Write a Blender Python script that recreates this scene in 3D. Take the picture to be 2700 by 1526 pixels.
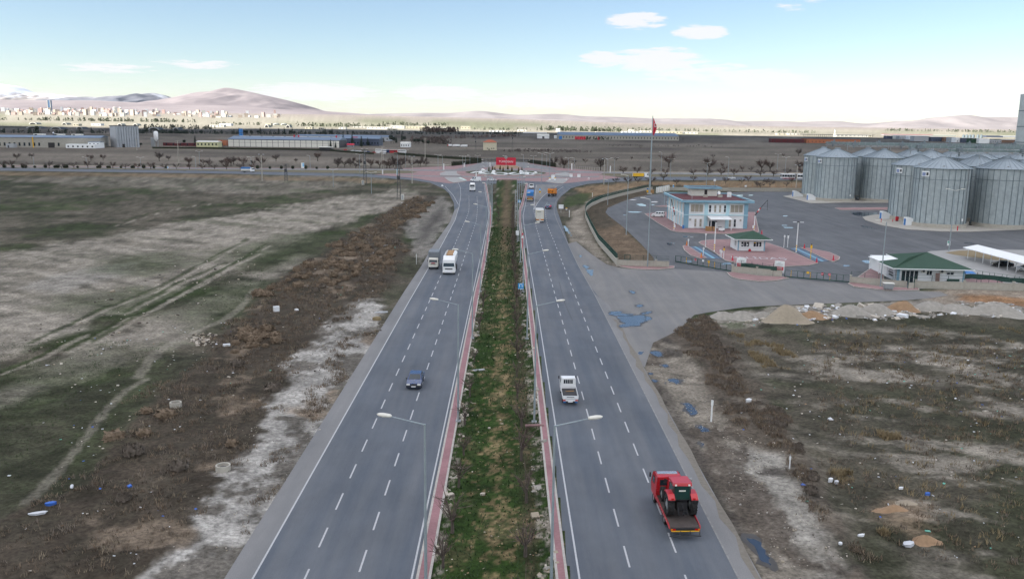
import bpy, bmesh, math, random
import numpy as np
from mathutils import Vector, Matrix
from mathutils.geometry import tessellate_polygon
R = math.radians
rnd = random.Random(11)
scene = bpy.context.scene
col = scene.collection
for o in list(bpy.data.objects):
 bpy.data.objects.remove(o)
# camera
FOC, CAM_H = 2250.0, 29.4            # focal length in px of a 2700 px wide picture, height over the road (m)
PITCH, YAW, ROLL = 0.19007730, -0.00638449, 0.013
cam_d = bpy.data.cameras.new('camera')
cam_d.sensor_fit = 'HORIZONTAL'
cam_d.sensor_width = 36.0
cam_d.lens = 36.0 * FOC / 2700.0
cam_d.clip_start, cam_d.clip_end = 0.5, 90000.0
cam_o = bpy.data.objects.new('camera', cam_d)
col.objects.link(cam_o)
CAM_M = Matrix.Rotation(YAW, 3, 'Z') @ Matrix.Rotation(math.pi / 2 - PITCH, 3, 'X') @ Matrix.Rotation(ROLL, 3, 'Z')
cam_o.matrix_world = Matrix.Translation((0, 0, CAM_H)) @ CAM_M.to_4x4()
scene.camera = cam_o
# sky and sun
SUN_EL, SUN_AZ = R(33), R(-112)       # azimuth measured from +Y towards +X
wd = bpy.data.worlds.new('World')
scene.world = wd
wd.use_nodes = True
wn, wl = wd.node_tree.nodes, wd.node_tree.links
wn.clear()
w_out = wn.new('ShaderNodeOutputWorld')
w_bg = wn.new('ShaderNodeBackground')
w_bg.inputs['Strength'].default_value = 0.054
w_sky = wn.new('ShaderNodeTexSky')
w_sky.sky_type = 'NISHITA'
w_sky.sun_disc = False
w_sky.sun_elevation = SUN_EL
w_sky.sun_rotation = SUN_AZ
w_sky.altitude = 1000
w_sky.air_density = 1.0
w_sky.dust_density = 0.6
w_sky.ozone_density = 1.6
w_tc = wn.new('ShaderNodeTexCoord')
w_sep = wn.new('ShaderNodeSeparateXYZ')
wl.new(w_tc.outputs['Generated'], w_sep.inputs[0])
def wmath(op, a, b=None, c=None, clamp=False):
 n = wn.new('ShaderNodeMath'); n.operation = op; n.use_clamp = clamp
 for i, v in enumerate((a, b, c)):
  if v is None: continue
  if isinstance(v, (int, float)): n.inputs[i].default_value = v
  else: wl.new(v, n.inputs[i])
 return n.outputs[0]
w_den = wmath('ADD', wmath('MAXIMUM', w_sep.outputs['Z'], 0.0), 0.07)
w_cx = wmath('DIVIDE', w_sep.outputs['X'], w_den)
w_cy = wmath('DIVIDE', w_sep.outputs['Y'], w_den)
w_cmb = wn.new('ShaderNodeCombineXYZ')
wl.new(w_cx, w_cmb.inputs[0]); wl.new(w_cy, w_cmb.inputs[1])
def wnoise(scale, detail, rough, off):
 mp = wn.new('ShaderNodeMapping'); mp.inputs['Location'].default_value = off
 wl.new(w_cmb.outputs[0], mp.inputs[0])
 n = wn.new('ShaderNodeTexNoise'); n.inputs['Scale'].default_value = scale
 n.inputs['Detail'].default_value = detail; n.inputs['Roughness'].default_value = rough
 wl.new(mp.outputs[0], n.inputs['Vector'])
 return n.outputs['Fac']
def wramp(v, a, b):
 n = wn.new('ShaderNodeMapRange'); n.interpolation_type = 'SMOOTHSTEP'
 n.inputs['From Min'].default_value = a; n.inputs['From Max'].default_value = b
 wl.new(v, n.inputs['Value']); return n.outputs['Result']
w_big = wnoise(0.45, 3.0, 0.5, (3.1, 1.7, 0.0))
w_fine = wnoise(5.5, 9.0, 0.6, (7.3, 2.2, 0.0))
def wblob(az, el, ra, re):
 """soft mask round the sky direction (azimuth, elevation in degrees)"""
 d = Vector((math.sin(R(az)) * math.cos(R(el)), math.cos(R(az)) * math.cos(R(el)), math.sin(R(el))))
 t = Vector((math.cos(R(az)), -math.sin(R(az)), 0)); u = t.cross(d)
 def dot(v):
  n = wn.new('ShaderNodeVectorMath'); n.operation = 'DOT_PRODUCT'
  wl.new(w_tc.outputs['Generated'], n.inputs[0]); n.inputs[1].default_value = v
  return n.outputs['Value']
 a = wmath('DIVIDE', dot(t), math.sin(R(ra))); b = wmath('DIVIDE', wmath('SUBTRACT', dot(u), 0.0), math.sin(R(re)))
 front = wmath('GREATER_THAN', dot(d), 0.0)
 q = wmath('SUBTRACT', 1.0, wmath('ADD', wmath('MULTIPLY', a, a), wmath('MULTIPLY', b, b)), clamp=True)
 return wmath('MULTIPLY', q, front)
w_tot = None
for az, el, ra, re_, k in ((8.1, 6.6, 2.4, .65, 1.0), (12.1, 5.9, 2.1, .55, 1.1), (6.2, 4.3, 2.0, .7, .9), (9.6, 4.2, 3.4, 1.0, 1.1),
      (16.0, 3.0, 3.6, .75, 1.2), (12.0, 3.4, 5.0, .9, .7), (23.0, 1.9, 5.0, .7, 1.0), (-12.5, 1.9, 5.0, .7, 1.1),
      (-4.5, 2.0, 4.0, .6, 1.0), (18.7, 7.9, 1.4, .5, .7), (17.4, 7.2, 1.2, .5, .6), (-24.5, 3.0, 3.2, .4, .7),
      (-19.5, 3.4, 3.0, .35, .7), (2.0, 1.6, 6.0, .7, .8), (33.0, 2.2, 6.0, .9, 1.0), (-36.0, 3.4, 5.0, .8, .9),
      (60.0, 4.0, 9.0, 1.6, 1.0), (95.0, 6.0, 12.0, 2.0, 1.0), (-70.0, 5.0, 9.0, 1.6, 1.0)):
 m = wmath('MULTIPLY', wblob(az, el, ra, re_), k)
 w_tot = m if w_tot is None else wmath('MAXIMUM', w_tot, m)
w_puff = wmath('MULTIPLY', wramp(wmath('ADD', wmath('MULTIPLY', wmath('SUBTRACT', w_fine, 0.5), 2.8), wmath('MULTIPLY', w_tot, 1.1)), 0.2, 0.8), wramp(w_tot, 0.02, 0.3))
w_low = wn.new('ShaderNodeMapRange'); w_low.interpolation_type = 'SMOOTHSTEP'
w_low.inputs['From Min'].default_value = 0.075; w_low.inputs['From Max'].default_value = 0.0
wl.new(w_sep.outputs['Z'], w_low.inputs['Value'])
w_bank = wmath('MULTIPLY', w_low.outputs['Result'], wramp(wmath('ADD', w_fine, wmath('MULTIPLY', w_big, .5)), 0.55, 0.95))
w_cov = wmath('MULTIPLY', wmath('MAXIMUM', w_puff, wmath('MULTIPLY', w_bank, 0.62)), 0.88, clamp=True)
w_mix = wn.new('ShaderNodeMix'); w_mix.data_type = 'RGBA'
wl.new(w_cov, w_mix.inputs['Factor'])
wl.new(w_sky.outputs[0], w_mix.inputs['A'])
w_mix.inputs['B'].default_value = (6.2, 6.15, 6.3, 1)
wl.new(w_mix.outputs['Result'], w_bg.inputs['Color'])
wl.new(w_bg.outputs[0], w_out.inputs[0])
sun_d = bpy.data.lights.new('sun', 'SUN')
sun_d.energy = 5.0
sun_d.angle = R(0.53)
sun_d.color = (1.0, 0.95, 0.88)
sun_o = bpy.data.objects.new('sun', sun_d)
col.objects.link(sun_o)
SUN_DIR = Vector((math.sin(SUN_AZ) * math.cos(SUN_EL), math.cos(SUN_AZ) * math.cos(SUN_EL), math.sin(SUN_EL)))
sun_o.rotation_euler = SUN_DIR.to_track_quat('Z', 'Y').to_euler()
HAZE = 2.2e-6
vs = scene.view_settings
vs.view_transform = 'Standard'
vs.look = 'None'
vs.exposure = 1.55
vs.gamma = 1.0
vs.use_curve_mapping = False
scene.cycles.max_bounces = 6
scene.cycles.diffuse_bounces = 4
scene.cycles.glossy_bounces = 3
scene.cycles.transmission_bounces = 4
scene.cycles.volume_bounces = 1
scene.cycles.transparent_max_bounces = 6
scene.cycles.caustics_reflective = False
scene.cycles.caustics_refractive = False
scene.cycles.sample_clamp_indirect = 6.0
# helpers
def ray(px, py):
 return CAM_M @ Vector(((px - 1350) / FOC, -(py - 763) / FOC, -1.0))
def at(px, py, z=0.0):
 """survey: the point of the level z met along a sight line of the photograph"""
 d = ray(px, py); t = (z - CAM_H) / d.z
 return Vector((d.x * t, d.y * t, z))
def far_at(px, py, y):
 d = ray(px, py); t = y / d.y
 return Vector((d.x * t, y, CAM_H + d.z * t))
def W(pts, z=0.0):
 return [at(x, y, z).xy for x, y in pts]
class MB:
 """collects shapes, then links them as ONE mesh object"""
 def __init__(s): s.v, s.f, s.mi = [], [], []
 def add(s, vs_, fs, m=0):
  o = len(s.v); s.v += [tuple(p) for p in vs_]
  s.f += [tuple(i + o for i in f) for f in fs]; s.mi += [m] * len(fs); return s
 def box(s, c, d, rz=0.0, m=0, rx=0.0):
  M_ = Matrix.Rotation(rz, 3, 'Z') @ Matrix.Rotation(rx, 3, 'X')
  vs_ = [Vector(c) + M_ @ Vector((x * d[0] / 2, y * d[1] / 2, z * d[2] / 2)) for z in (-1, 1) for y in (-1, 1) for x in (-1, 1)]
  return s.add(vs_, [(0, 2, 3, 1), (4, 5, 7, 6), (0, 1, 5, 4), (2, 6, 7, 3), (0, 4, 6, 2), (1, 3, 7, 5)], m)
 def prism(s, poly, z0, z1, m=0, mside=None):
  n = len(poly); a = sum(poly[i][0] * poly[(i + 1) % n][1] - poly[(i + 1) % n][0] * poly[i][1] for i in range(n))
  p = list(poly) if a > 0 else list(poly)[::-1]
  vs_ = [(q[0], q[1], z0) for q in p] + [(q[0], q[1], z1) for q in p]
  tri = tessellate_polygon([[Vector((q[0], q[1], 0)) for q in p]])
  top = []
  for t in tri:
   a_, b_, c_ = (Vector(p[i][:2]) for i in t)
   t = t if (b_ - a_).cross(c_ - a_) > 0 else t[::-1]
   top.append(tuple(t))
  s.add(vs_, [tuple(i + n for i in t) for t in top], m)
  o = len(s.v) - 2 * n
  fs = [tuple(i + o for i in t[::-1]) for t in top] + [(o + i, o + (i + 1) % n, o + n + (i + 1) % n, o + n + i) for i in range(n)]
  s.f += fs; s.mi += [m if mside is None else mside] * len(fs); return s
 def flat(s, poly, z, m=0):
  p = list(poly); tri = tessellate_polygon([[Vector((q[0], q[1], 0)) for q in p]])
  fs = []
  for t in tri:
   a_, b_, c_ = (Vector(p[i][:2]) for i in t)
   fs.append(tuple(t) if (b_ - a_).cross(c_ - a_) > 0 else tuple(t[::-1]))
  return s.add([(q[0], q[1], z) for q in p], fs, m)
 def side(s, prof, hw, m=0, zt=None, tw=1.0):
  """side profile (y, z) pulled across the width -hw..hw; above zt the width shrinks to tw at the top"""
  n = len(prof); zmax = max(p[1] for p in prof)
  def w(z): return hw if zt is None or z <= zt else hw * (1 + (tw - 1) * (z - zt) / (zmax - zt))
  vs_ = [(-w(z), y, z) for y, z in prof] + [(w(z), y, z) for y, z in prof]
  tri = tessellate_polygon([[Vector((y, z, 0)) for y, z in prof]])
  fs = [tuple(t) for t in tri] + [tuple(i + n for i in t[::-1]) for t in tri] + [(i, (i + 1) % n, n + (i + 1) % n, n + i) for i in range(n)]
  return s.add(vs_, fs, m)
 def cyl(s, p0, p1, r0, r1=None, n=8, m=0):
  p0, p1 = Vector(p0), Vector(p1); r1 = r0 if r1 is None else r1
  ax = (p1 - p0).normalized(); u = ax.orthogonal().normalized(); w = ax.cross(u)
  vs_ = [p + (u * math.cos(2 * math.pi * i / n) + w * math.sin(2 * math.pi * i / n)) * r for p, r in ((p0, r0), (p1, r1)) for i in range(n)]
  fs = [(i, (i + 1) % n, n + (i + 1) % n, n + i) for i in range(n)] + [tuple(range(n))[::-1], tuple(range(n, 2 * n))]
  return s.add(vs_, fs, m)
 def lathe(s, prof, n=24, c=(0, 0, 0), m=0):
  vs_ = [(c[0] + r * math.cos(2 * math.pi * i / n), c[1] + r * math.sin(2 * math.pi * i / n), c[2] + z) for r, z in prof for i in range(n)]
  fs = [(k * n + i, k * n + (i + 1) % n, (k + 1) * n + (i + 1) % n, (k + 1) * n + i) for k in range(len(prof) - 1) for i in range(n)]
  return s.add(vs_, fs, m)
 def slab(s, a, b, c, d, t=0.03, m=0):
  """a thin plate on the quad a b c d, standing t proud of it"""
  a, b, c, d = map(Vector, (a, b, c, d)); nrm = (b - a).cross(d - a).normalized() * t
  vs_ = [a, b, c, d, a + nrm, b + nrm, c + nrm, d + nrm]
  return s.add(vs_, [(3, 2, 1, 0), (4, 5, 6, 7), (0, 1, 5, 4), (1, 2, 6, 5), (2, 3, 7, 6), (3, 0, 4, 7)], m)
 def ribbon(s, pts, w, z0, z1, m=0):
  """a strip of width w along the line, from z0 up to z1"""
  P = [Vector(p[:2]) for p in pts]; L, Rr = [], []
  for i in range(len(P)):
   d = (P[min(i + 1, len(P) - 1)] - P[max(i - 1, 0)]).normalized(); nn = Vector((-d.y, d.x)) * w / 2
   L.append(P[i] + nn); Rr.append(P[i] - nn)
  n = len(P); vs_ = [(p.x, p.y, z1) for p in L] + [(p.x, p.y, z1) for p in Rr]
  fs = [(i, n + i, n + i + 1, i + 1) for i in range(n - 1)]
  if z0 < z1:
   vs_ += [(p.x, p.y, z0) for p in L] + [(p.x, p.y, z0) for p in Rr]
   for i in range(n - 1):
    fs += [(2 * n + i, i, i + 1, 2 * n + i + 1), (n + i, 3 * n + i, 3 * n + i + 1, n + i + 1)]
   fs += [(0, 2 * n, 3 * n, n), (n - 1, 2 * n - 1, 4 * n - 1, 3 * n - 1)]
  return s.add(vs_, fs, m)
 def mesh(s, name, mats, bevel=0.0, smooth=False):
  me = bpy.data.meshes.new(name); me.from_pydata(s.v, [], s.f)
  mats = mats if isinstance(mats, (list, tuple)) else [mats]
  for m_ in mats: me.materials.append(m_)
  if len(mats) > 1: me.polygons.foreach_set('material_index', s.mi)
  if bevel:
   bm = bmesh.new(); bm.from_mesh(me)
   bmesh.ops.remove_doubles(bm, verts=bm.verts, dist=1e-5)
   es = [e for e in bm.edges if len(e.link_faces) == 2 and e.calc_face_angle(0) > 0.35]
   bmesh.ops.bevel(bm, geom=es, offset=bevel, segments=2, profile=0.6, affect='EDGES', clamp_overlap=True)
   bm.to_mesh(me); bm.free()
  if smooth: me.shade_smooth()
  me.update(); return me
 def build(s, name, mats, parent=None, bevel=0.0, smooth=False):
  return put(name, s.mesh(name, mats, bevel, smooth), parent)
def put(name, me, parent=None, loc=(0, 0, 0), rz=0.0):
 o = bpy.data.objects.new(name, me); col.objects.link(o)
 o.location = loc; o.rotation_euler = (0, 0, rz)
 if parent is not None: o.parent = parent
 return o
def tag(o, label=None, cat=None, group=None, kind=None):
 if label: o['label'] = label
 if cat: o['category'] = cat
 if group: o['group'] = group
 if kind: o['kind'] = kind
 return o
def thing(name, label, cat, loc=(0, 0, 0), rz=0.0, group=None):
 o = bpy.data.objects.new(name, None); col.objects.link(o); o.empty_display_size = 0.2
 o.location = loc; o.rotation_euler = (0, 0, rz)
 return tag(o, label, cat, group)
def copy_tree(o, parent=None):
 c = o.copy(); col.objects.link(c)
 if parent is not None: c.parent = parent
 for ch in o.children: copy_tree(ch, c)
 return c
def dup(o, loc, rz, label, group=None, sc=None):
 c = copy_tree(o); c.location = loc; c.rotation_euler = (0, 0, rz); c['label'] = label
 if group: c['group'] = group
 if sc: c.scale = (sc, sc, sc) if isinstance(sc, (int, float)) else sc
 return c
ORD = 'nearest second third fourth fifth sixth seventh eighth ninth tenth eleventh twelfth thirteenth fourteenth fifteenth sixteenth seventeenth eighteenth nineteenth twentieth'.split()
def nth(i):
 w = ORD[1:] ; return 'first' if i == 0 else (w[i - 1] if i < 20 else ('twenty-' + ('first second third fourth fifth sixth seventh eighth ninth'.split()[i - 20]) if i < 29 else 'thirtieth' if i == 29 else 'thirty-' + ('first second third fourth fifth sixth seventh eighth ninth'.split()[(i - 30) % 9])))
# materials
def new_mat(name):
 m = bpy.data.materials.new(name); m.use_nodes = True
 return m, m.node_tree.nodes, m.node_tree.links, m.node_tree.nodes['Principled BSDF']
def mat(name, c, rough=0.7, metal=0.0, var=0.15, scale=1.5, bump=0.0, stretch=None, c2=None, spec=None, coat=0.0):
 """one solid procedural surface: colour broken up by two octaves of noise"""
 m, n, l, b = new_mat(name)
 tc = n.new('ShaderNodeTexCoord'); mp = n.new('ShaderNodeMapping'); l.new(tc.outputs['Object'], mp.inputs[0])
 if stretch: mp.inputs['Scale'].default_value = stretch
 ns = n.new('ShaderNodeTexNoise'); ns.inputs['Scale'].default_value = scale; ns.inputs['Detail'].default_value = 6; ns.inputs['Roughness'].default_value = .65
 l.new(mp.outputs[0], ns.inputs['Vector'])
 mx = n.new('ShaderNodeMix'); mx.data_type = 'RGBA'; l.new(ns.outputs['Fac'], mx.inputs['Factor'])
 c2 = c2 or tuple(min(1, x * (1 + 2 * var)) for x in c); c1 = tuple(x * (1 - 2 * var) for x in c)
 mx.inputs['A'].default_value = (*c1, 1); mx.inputs['B'].default_value = (*c2, 1)
 l.new(mx.outputs['Result'], b.inputs['Base Color'])
 b.inputs['Roughness'].default_value = rough; b.inputs['Metallic'].default_value = metal
 if spec is not None: b.inputs['Specular IOR Level'].default_value = spec
 if coat: b.inputs['Coat Weight'].default_value = coat
 if bump:
  bp = n.new('ShaderNodeBump'); bp.inputs['Strength'].default_value = bump; bp.inputs['Distance'].default_value = 0.05
  l.new(ns.outputs['Fac'], bp.inputs['Height']); l.new(bp.outputs[0], b.inputs['Normal'])
 return m
def ribbed(name, c, scale, rough=0.45, metal=0.6, strength=0.5, axis='X', var=.12):
 """profiled sheet: ribs by bump, weathering by noise"""
 m = mat(name, c, rough, metal, var, 0.6)
 n, l, b = m.node_tree.nodes, m.node_tree.links, m.node_tree.nodes['Principled BSDF']
 tc = n.new('ShaderNodeTexCoord'); wv = n.new('ShaderNodeTexWave'); wv.bands_direction = axis; wv.inputs['Scale'].default_value = scale
 l.new(tc.outputs['Object'], wv.inputs['Vector'])
 bp = n.new('ShaderNodeBump'); bp.inputs['Strength'].default_value = strength; bp.inputs['Distance'].default_value = 0.06
 l.new(wv.outputs['Fac'], bp.inputs['Height']); l.new(bp.outputs[0], b.inputs['Normal'])
 return m
def pavers(name, c1, c2, cm, sx=0.2, sy=0.1):
 m, n, l, b = new_mat(name)
 tc = n.new('ShaderNodeTexCoord'); br = n.new('ShaderNodeTexBrick'); l.new(tc.outputs['Object'], br.inputs['Vector'])
 br.inputs['Color1'].default_value = (*c1, 1); br.inputs['Color2'].default_value = (*c2, 1); br.inputs['Mortar'].default_value = (*cm, 1)
 br.inputs['Scale'].default_value = 1; br.inputs['Brick Width'].default_value = sx; br.inputs['Row Height'].default_value = sy; br.inputs['Mortar Size'].default_value = .008
 ns = n.new('ShaderNodeTexNoise'); ns.inputs['Scale'].default_value = .35; ns.inputs['Detail'].default_value = 7; l.new(tc.outputs['Object'], ns.inputs['Vector'])
 mr = n.new('ShaderNodeMapRange'); mr.inputs['To Min'].default_value = .62; mr.inputs['To Max'].default_value = 1.4; l.new(ns.outputs['Fac'], mr.inputs['Value'])
 mx = n.new('ShaderNodeMix'); mx.data_type = 'RGBA'; mx.blend_type = 'MULTIPLY'; mx.inputs['Factor'].default_value = 1
 l.new(br.outputs['Color'], mx.inputs['A']); l.new(mr.outputs['Result'], mx.inputs['B']); l.new(mx.outputs['Result'], b.inputs['Base Color'])
 b.inputs['Roughness'].default_value = .85
 return m
def asphalt(name, c, c2, stain=.35, rough=.8):
 m, n, l, b = new_mat(name)
 tc = n.new('ShaderNodeTexCoord')
 def noise(sc, stretch, det=6, ro=.6):
  mp = n.new('ShaderNodeMapping'); mp.inputs['Scale'].default_value = stretch; l.new(tc.outputs['Object'], mp.inputs[0])
  q = n.new('ShaderNodeTexNoise'); q.inputs['Scale'].default_value = sc; q.inputs['Detail'].default_value = det; q.inputs['Roughness'].default_value = ro
  l.new(mp.outputs[0], q.inputs['Vector']); return q.outputs['Fac']
 a = noise(.55, (1, .06, 1)); g = noise(14, (1, 1, 1), 3, .7); s = noise(.12, (1, .6, 1), 8, .7)
 mx = n.new('ShaderNodeMix'); mx.data_type = 'RGBA'; mx.inputs['A'].default_value = (*c, 1); mx.inputs['B'].default_value = (*c2, 1)
 mr = n.new('ShaderNodeMapRange'); mr.inputs['From Min'].default_value = .35; mr.inputs['From Max'].default_value = .68; l.new(a, mr.inputs['Value']); l.new(mr.outputs['Result'], mx.inputs['Factor'])
 def mul(col_, fac, lo, hi, f0=.25, f1=.75):
  r = n.new('ShaderNodeMapRange'); r.inputs['From Min'].default_value = f0; r.inputs['From Max'].default_value = f1; r.inputs['To Min'].default_value = lo; r.inputs['To Max'].default_value = hi; l.new(fac, r.inputs['Value'])
  k = n.new('ShaderNodeMix'); k.data_type = 'RGBA'; k.blend_type = 'MULTIPLY'; k.inputs['Factor'].default_value = 1
  l.new(col_, k.inputs['A']); l.new(r.outputs['Result'], k.inputs['B']); return k.outputs['Result']
 o = mul(mx.outputs['Result'], g, .78, 1.22); o = mul(o, s, 1 - stain, 1 + stain * .6)
 l.new(o, b.inputs['Base Color']); b.inputs['Roughness'].default_value = rough; b.inputs['Specular IOR Level'].default_value = .35
 return m
M = {}
M['asphalt'] = asphalt('asphalt', (.080, .095, .117), (.122, .131, .144), .26)
M['asphalt_light'] = asphalt('worn_asphalt', (.165, .168, .17), (.205, .203, .2), .22)
M['asphalt_yard'] = asphalt('yard_asphalt', (.085, .09, .097), (.115, .12, .125), .35)
M['apron'] = asphalt('dusty_asphalt', (.15, .15, .15), (.19, .185, .175), .22)
M['dust'] = mat('road_dust', (.16, .145, .12), .95, var=.25, scale=2.5)
M['paint'] = mat('road_paint', (.40, .41, .42), .7, var=.22, scale=6)
M['pink'] = pavers('red_pavers', (.24, .115, .125), (.28, .145, .155), (.19, .12, .12))
M['pinkpave'] = pavers('faded_red_pavers', (.27, .165, .16), (.24, .14, .14), (.2, .14, .135))
M['kerb'] = mat('kerb_concrete', (.36, .34, .31), .9, var=.2, scale=3)
M['conc'] = mat('concrete', (.38, .36, .31), .9, var=.14, scale=1.2, bump=.2)
M['concpad'] = mat('concrete_pad', (.36, .34, .30), .9, var=.18, scale=.5)
M['grey_pave'] = mat('grey_pavers', (.28, .28, .27), .9, var=.14, scale=.6)
M['white'] = mat('white_paint', (.72, .73, .73), .35, var=.05, scale=2, coat=.3)
M['whitewall'] = mat('white_render', (.72, .74, .74), .85, var=.06, scale=.8)
M['offwhite'] = mat('off_white', (.62, .61, .55), .6, var=.08)
M['cream'] = mat('cream_render', (.52, .48, .36), .9, var=.1)
M['black'] = mat('black_plastic', (.016, .016, .018), .55, var=.2)
M['rubber'] = mat('rubber', (.014, .014, .014), .85, var=.3, scale=6)
M['steel'] = mat('galvanised_steel', (.34, .36, .37), .5, .35, var=.12, scale=3)
M['pole'] = mat('lamp_pole_steel', (.27, .32, .34), .5, .25, var=.12, scale=2)
M['dsteel'] = mat('dark_steel', (.06, .065, .07), .55, .3, var=.2)
M['green'] = mat('dark_green_paint', (.012, .05, .038), .5, var=.2)
M['greenroof'] = mat('green_shingles', (.022, .06, .038), .9, var=.28, scale=5)
M['blue'] = mat('blue_paint', (.03, .16, .42), .45, var=.12)
M['skyblue'] = mat('light_blue_render', (.2, .35, .44), .8, var=.08)
M['paleblue'] = mat('pale_blue_render', (.42, .62, .68), .8, var=.06)
M['red'] = mat('red_paint', (.42, .012, .018), .35, var=.14, coat=.4)
M['signred'] = mat('sign_red', (.48, .012, .04), .5, var=.06)
M['redroof'] = mat('oxblood_roofing', (.085, .018, .022), .85, var=.2, scale=2)
M['tile'] = mat('roof_tiles', (.32, .1, .055), .85, var=.18, scale=2)
M['orange'] = mat('orange_paint', (.62, .2, .015), .45, var=.12)
M['yellow'] = mat('yellow_paint', (.72, .42, .02), .45, var=.1)
M['navy'] = mat('dark_blue_car_paint', (.018, .045, .13), .25, var=.08, coat=.6)
M['blackcar'] = mat('black_car_paint', (.006, .006, .009), .2, var=.1, coat=.7)
M['tarpgrey'] = mat('grey_tarpaulin', (.15, .17, .19), .6, var=.16, scale=1.5, bump=.3)
M['tarpblue'] = mat('blue_tarpaulin', (.025, .16, .42), .55, var=.2, scale=1.2, bump=.4)
M['chrome'] = mat('bright_metal', (.6, .6, .6), .25, .8, var=.05)
M['lens'] = mat('headlamp_lens', (.75, .75, .7), .12, var=.05)
M['tail'] = mat('tail_lamp_red', (.45, .01, .01), .25, var=.1)
M['amber'] = mat('amber_lens', (.7, .22, .02), .25, var=.1)
M['glass'] = mat('dark_glass', (.02, .03, .038), .06, var=.25, scale=.7, spec=.7)
M['glassgreen'] = mat('tinted_glass', (.015, .045, .04), .08, var=.2, spec=.6)
M['blind'] = mat('window_with_blind', (.30, .28, .23), .3, var=.1, scale=1)
M['wood'] = mat('timber', (.32, .19, .085), .85, var=.2, scale=3)
M['trunk'] = mat('bark', (.075, .06, .05), .95, var=.25, scale=5)
M['twig'] = mat('bare_twigs', (.09, .075, .068), .95, var=.3, scale=2)
M['twigred'] = mat('reddish_twigs', (.10, .072, .062), .95, var=.3, scale=2)
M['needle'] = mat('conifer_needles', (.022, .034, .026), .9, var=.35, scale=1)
M['hedge'] = mat('hedge_leaves', (.022, .028, .014), .9, var=.35, scale=1.5)
M['cypress'] = mat('golden_cypress', (.07, .06, .015), .9, var=.3, scale=2)
M['drybush'] = mat('dry_tumbleweed', (.175, .13, .088), .95, var=.28, scale=3)
M['drydark'] = mat('dead_scrub', (.135, .112, .09), .95, var=.3, scale=2)
M['straw'] = mat('straw_grass', (.2, .155, .085), .95, var=.25, scale=3)
M['grassblade'] = mat('grass_blades', (.022, .045, .01), .9, var=.4, scale=.7)
M['stone'] = mat('pale_stone', (.42, .38, .32), .95, var=.2, scale=3)
M['rubble'] = mat('lime_rubble', (.27, .255, .225), .95, var=.25, scale=1.5, bump=.4)
M['sand'] = mat('sand_heap', (.28, .24, .18), .95, var=.15, scale=3, bump=.3)
M['clay'] = mat('clay_heap', (.26, .17, .1), .95, var=.2, scale=2, bump=.4)
M['plasticw'] = mat('white_plastic_waste', (.66, .68, .7), .5, var=.12)
M['plasticb'] = mat('blue_plastic_waste', (.03, .12, .45), .5, var=.15)
M['plasticg'] = mat('green_plastic_waste', (.1, .35, .27), .5, var=.15)
M['tarpw'] = mat('pale_sheeting', (.5, .52, .55), .5, var=.15)
M['siloskin'] = None
# the ground: one sheet out to the foot of the mountains
rs = np.random.RandomState(5)
_lat = rs.rand(256, 256)
def vnoise(x, y):
 xi, yi = np.floor(x).astype(int), np.floor(y).astype(int); fx, fy = x - xi, y - yi
 fx, fy = fx * fx * (3 - 2 * fx), fy * fy * (3 - 2 * fy)
 g = lambda a, b: _lat[a & 255, b & 255]
 return (g(xi, yi) * (1 - fx) + g(xi + 1, yi) * fx) * (1 - fy) + (g(xi, yi + 1) * (1 - fx) + g(xi + 1, yi + 1) * fx) * fy
def fbm(x, y, o=5, ro=.55):
 s = np.zeros_like(x); a, t = 1.0, 0.0
 for k in range(o):
  s += a * vnoise(x * 2 ** k + 17.3 * k, y * 2 ** k + 5.1 * k); t += a; a *= ro
 return s / t
def sstep(a, b, v):
 t = np.clip((v - a) / (b - a), 0, 1); return t * t * (3 - 2 * t)
def seg_dist(X, Y, pts, closed=False):
 d = np.full(X.shape, 1e9); P = list(pts) + ([pts[0]] if closed else [])
 for (x0, y0), (x1, y1) in zip(P[:-1], P[1:]):
  ex, ey = x1 - x0, y1 - y0; L = ex * ex + ey * ey + 1e-9
  t = np.clip(((X - x0) * ex + (Y - y0) * ey) / L, 0, 1)
  d = np.minimum(d, np.hypot(X - x0 - t * ex, Y - y0 - t * ey))
 return d
def inside(X, Y, pts):
 r = np.zeros(X.shape, bool); n = len(pts)
 for i in range(n):
  (x0, y0), (x1, y1) = pts[i], pts[(i + 1) % n]
  if y0 == y1: continue
  c = ((y0 > Y) != (y1 > Y)) & (X < (x1 - x0) * (Y - y0) / (y1 - y0) + x0); r ^= c
 return r
def sdist(X, Y, pts):
 d = seg_dist(X, Y, pts, True); return np.where(inside(X, Y, pts), d, -d)
def rise(y, x=0.0):
 y = np.maximum(y, 1.0)
 return np.interp(y, [0, 2800, 4000, 5500, 7500, 9500, 12000, 16000, 60000], [0, 0, 10, 32, 80, 125, 155, 170, 170]) * np.interp(x / y, [-.2, .0, .12, .3], [1, .8, .55, .4])
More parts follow.
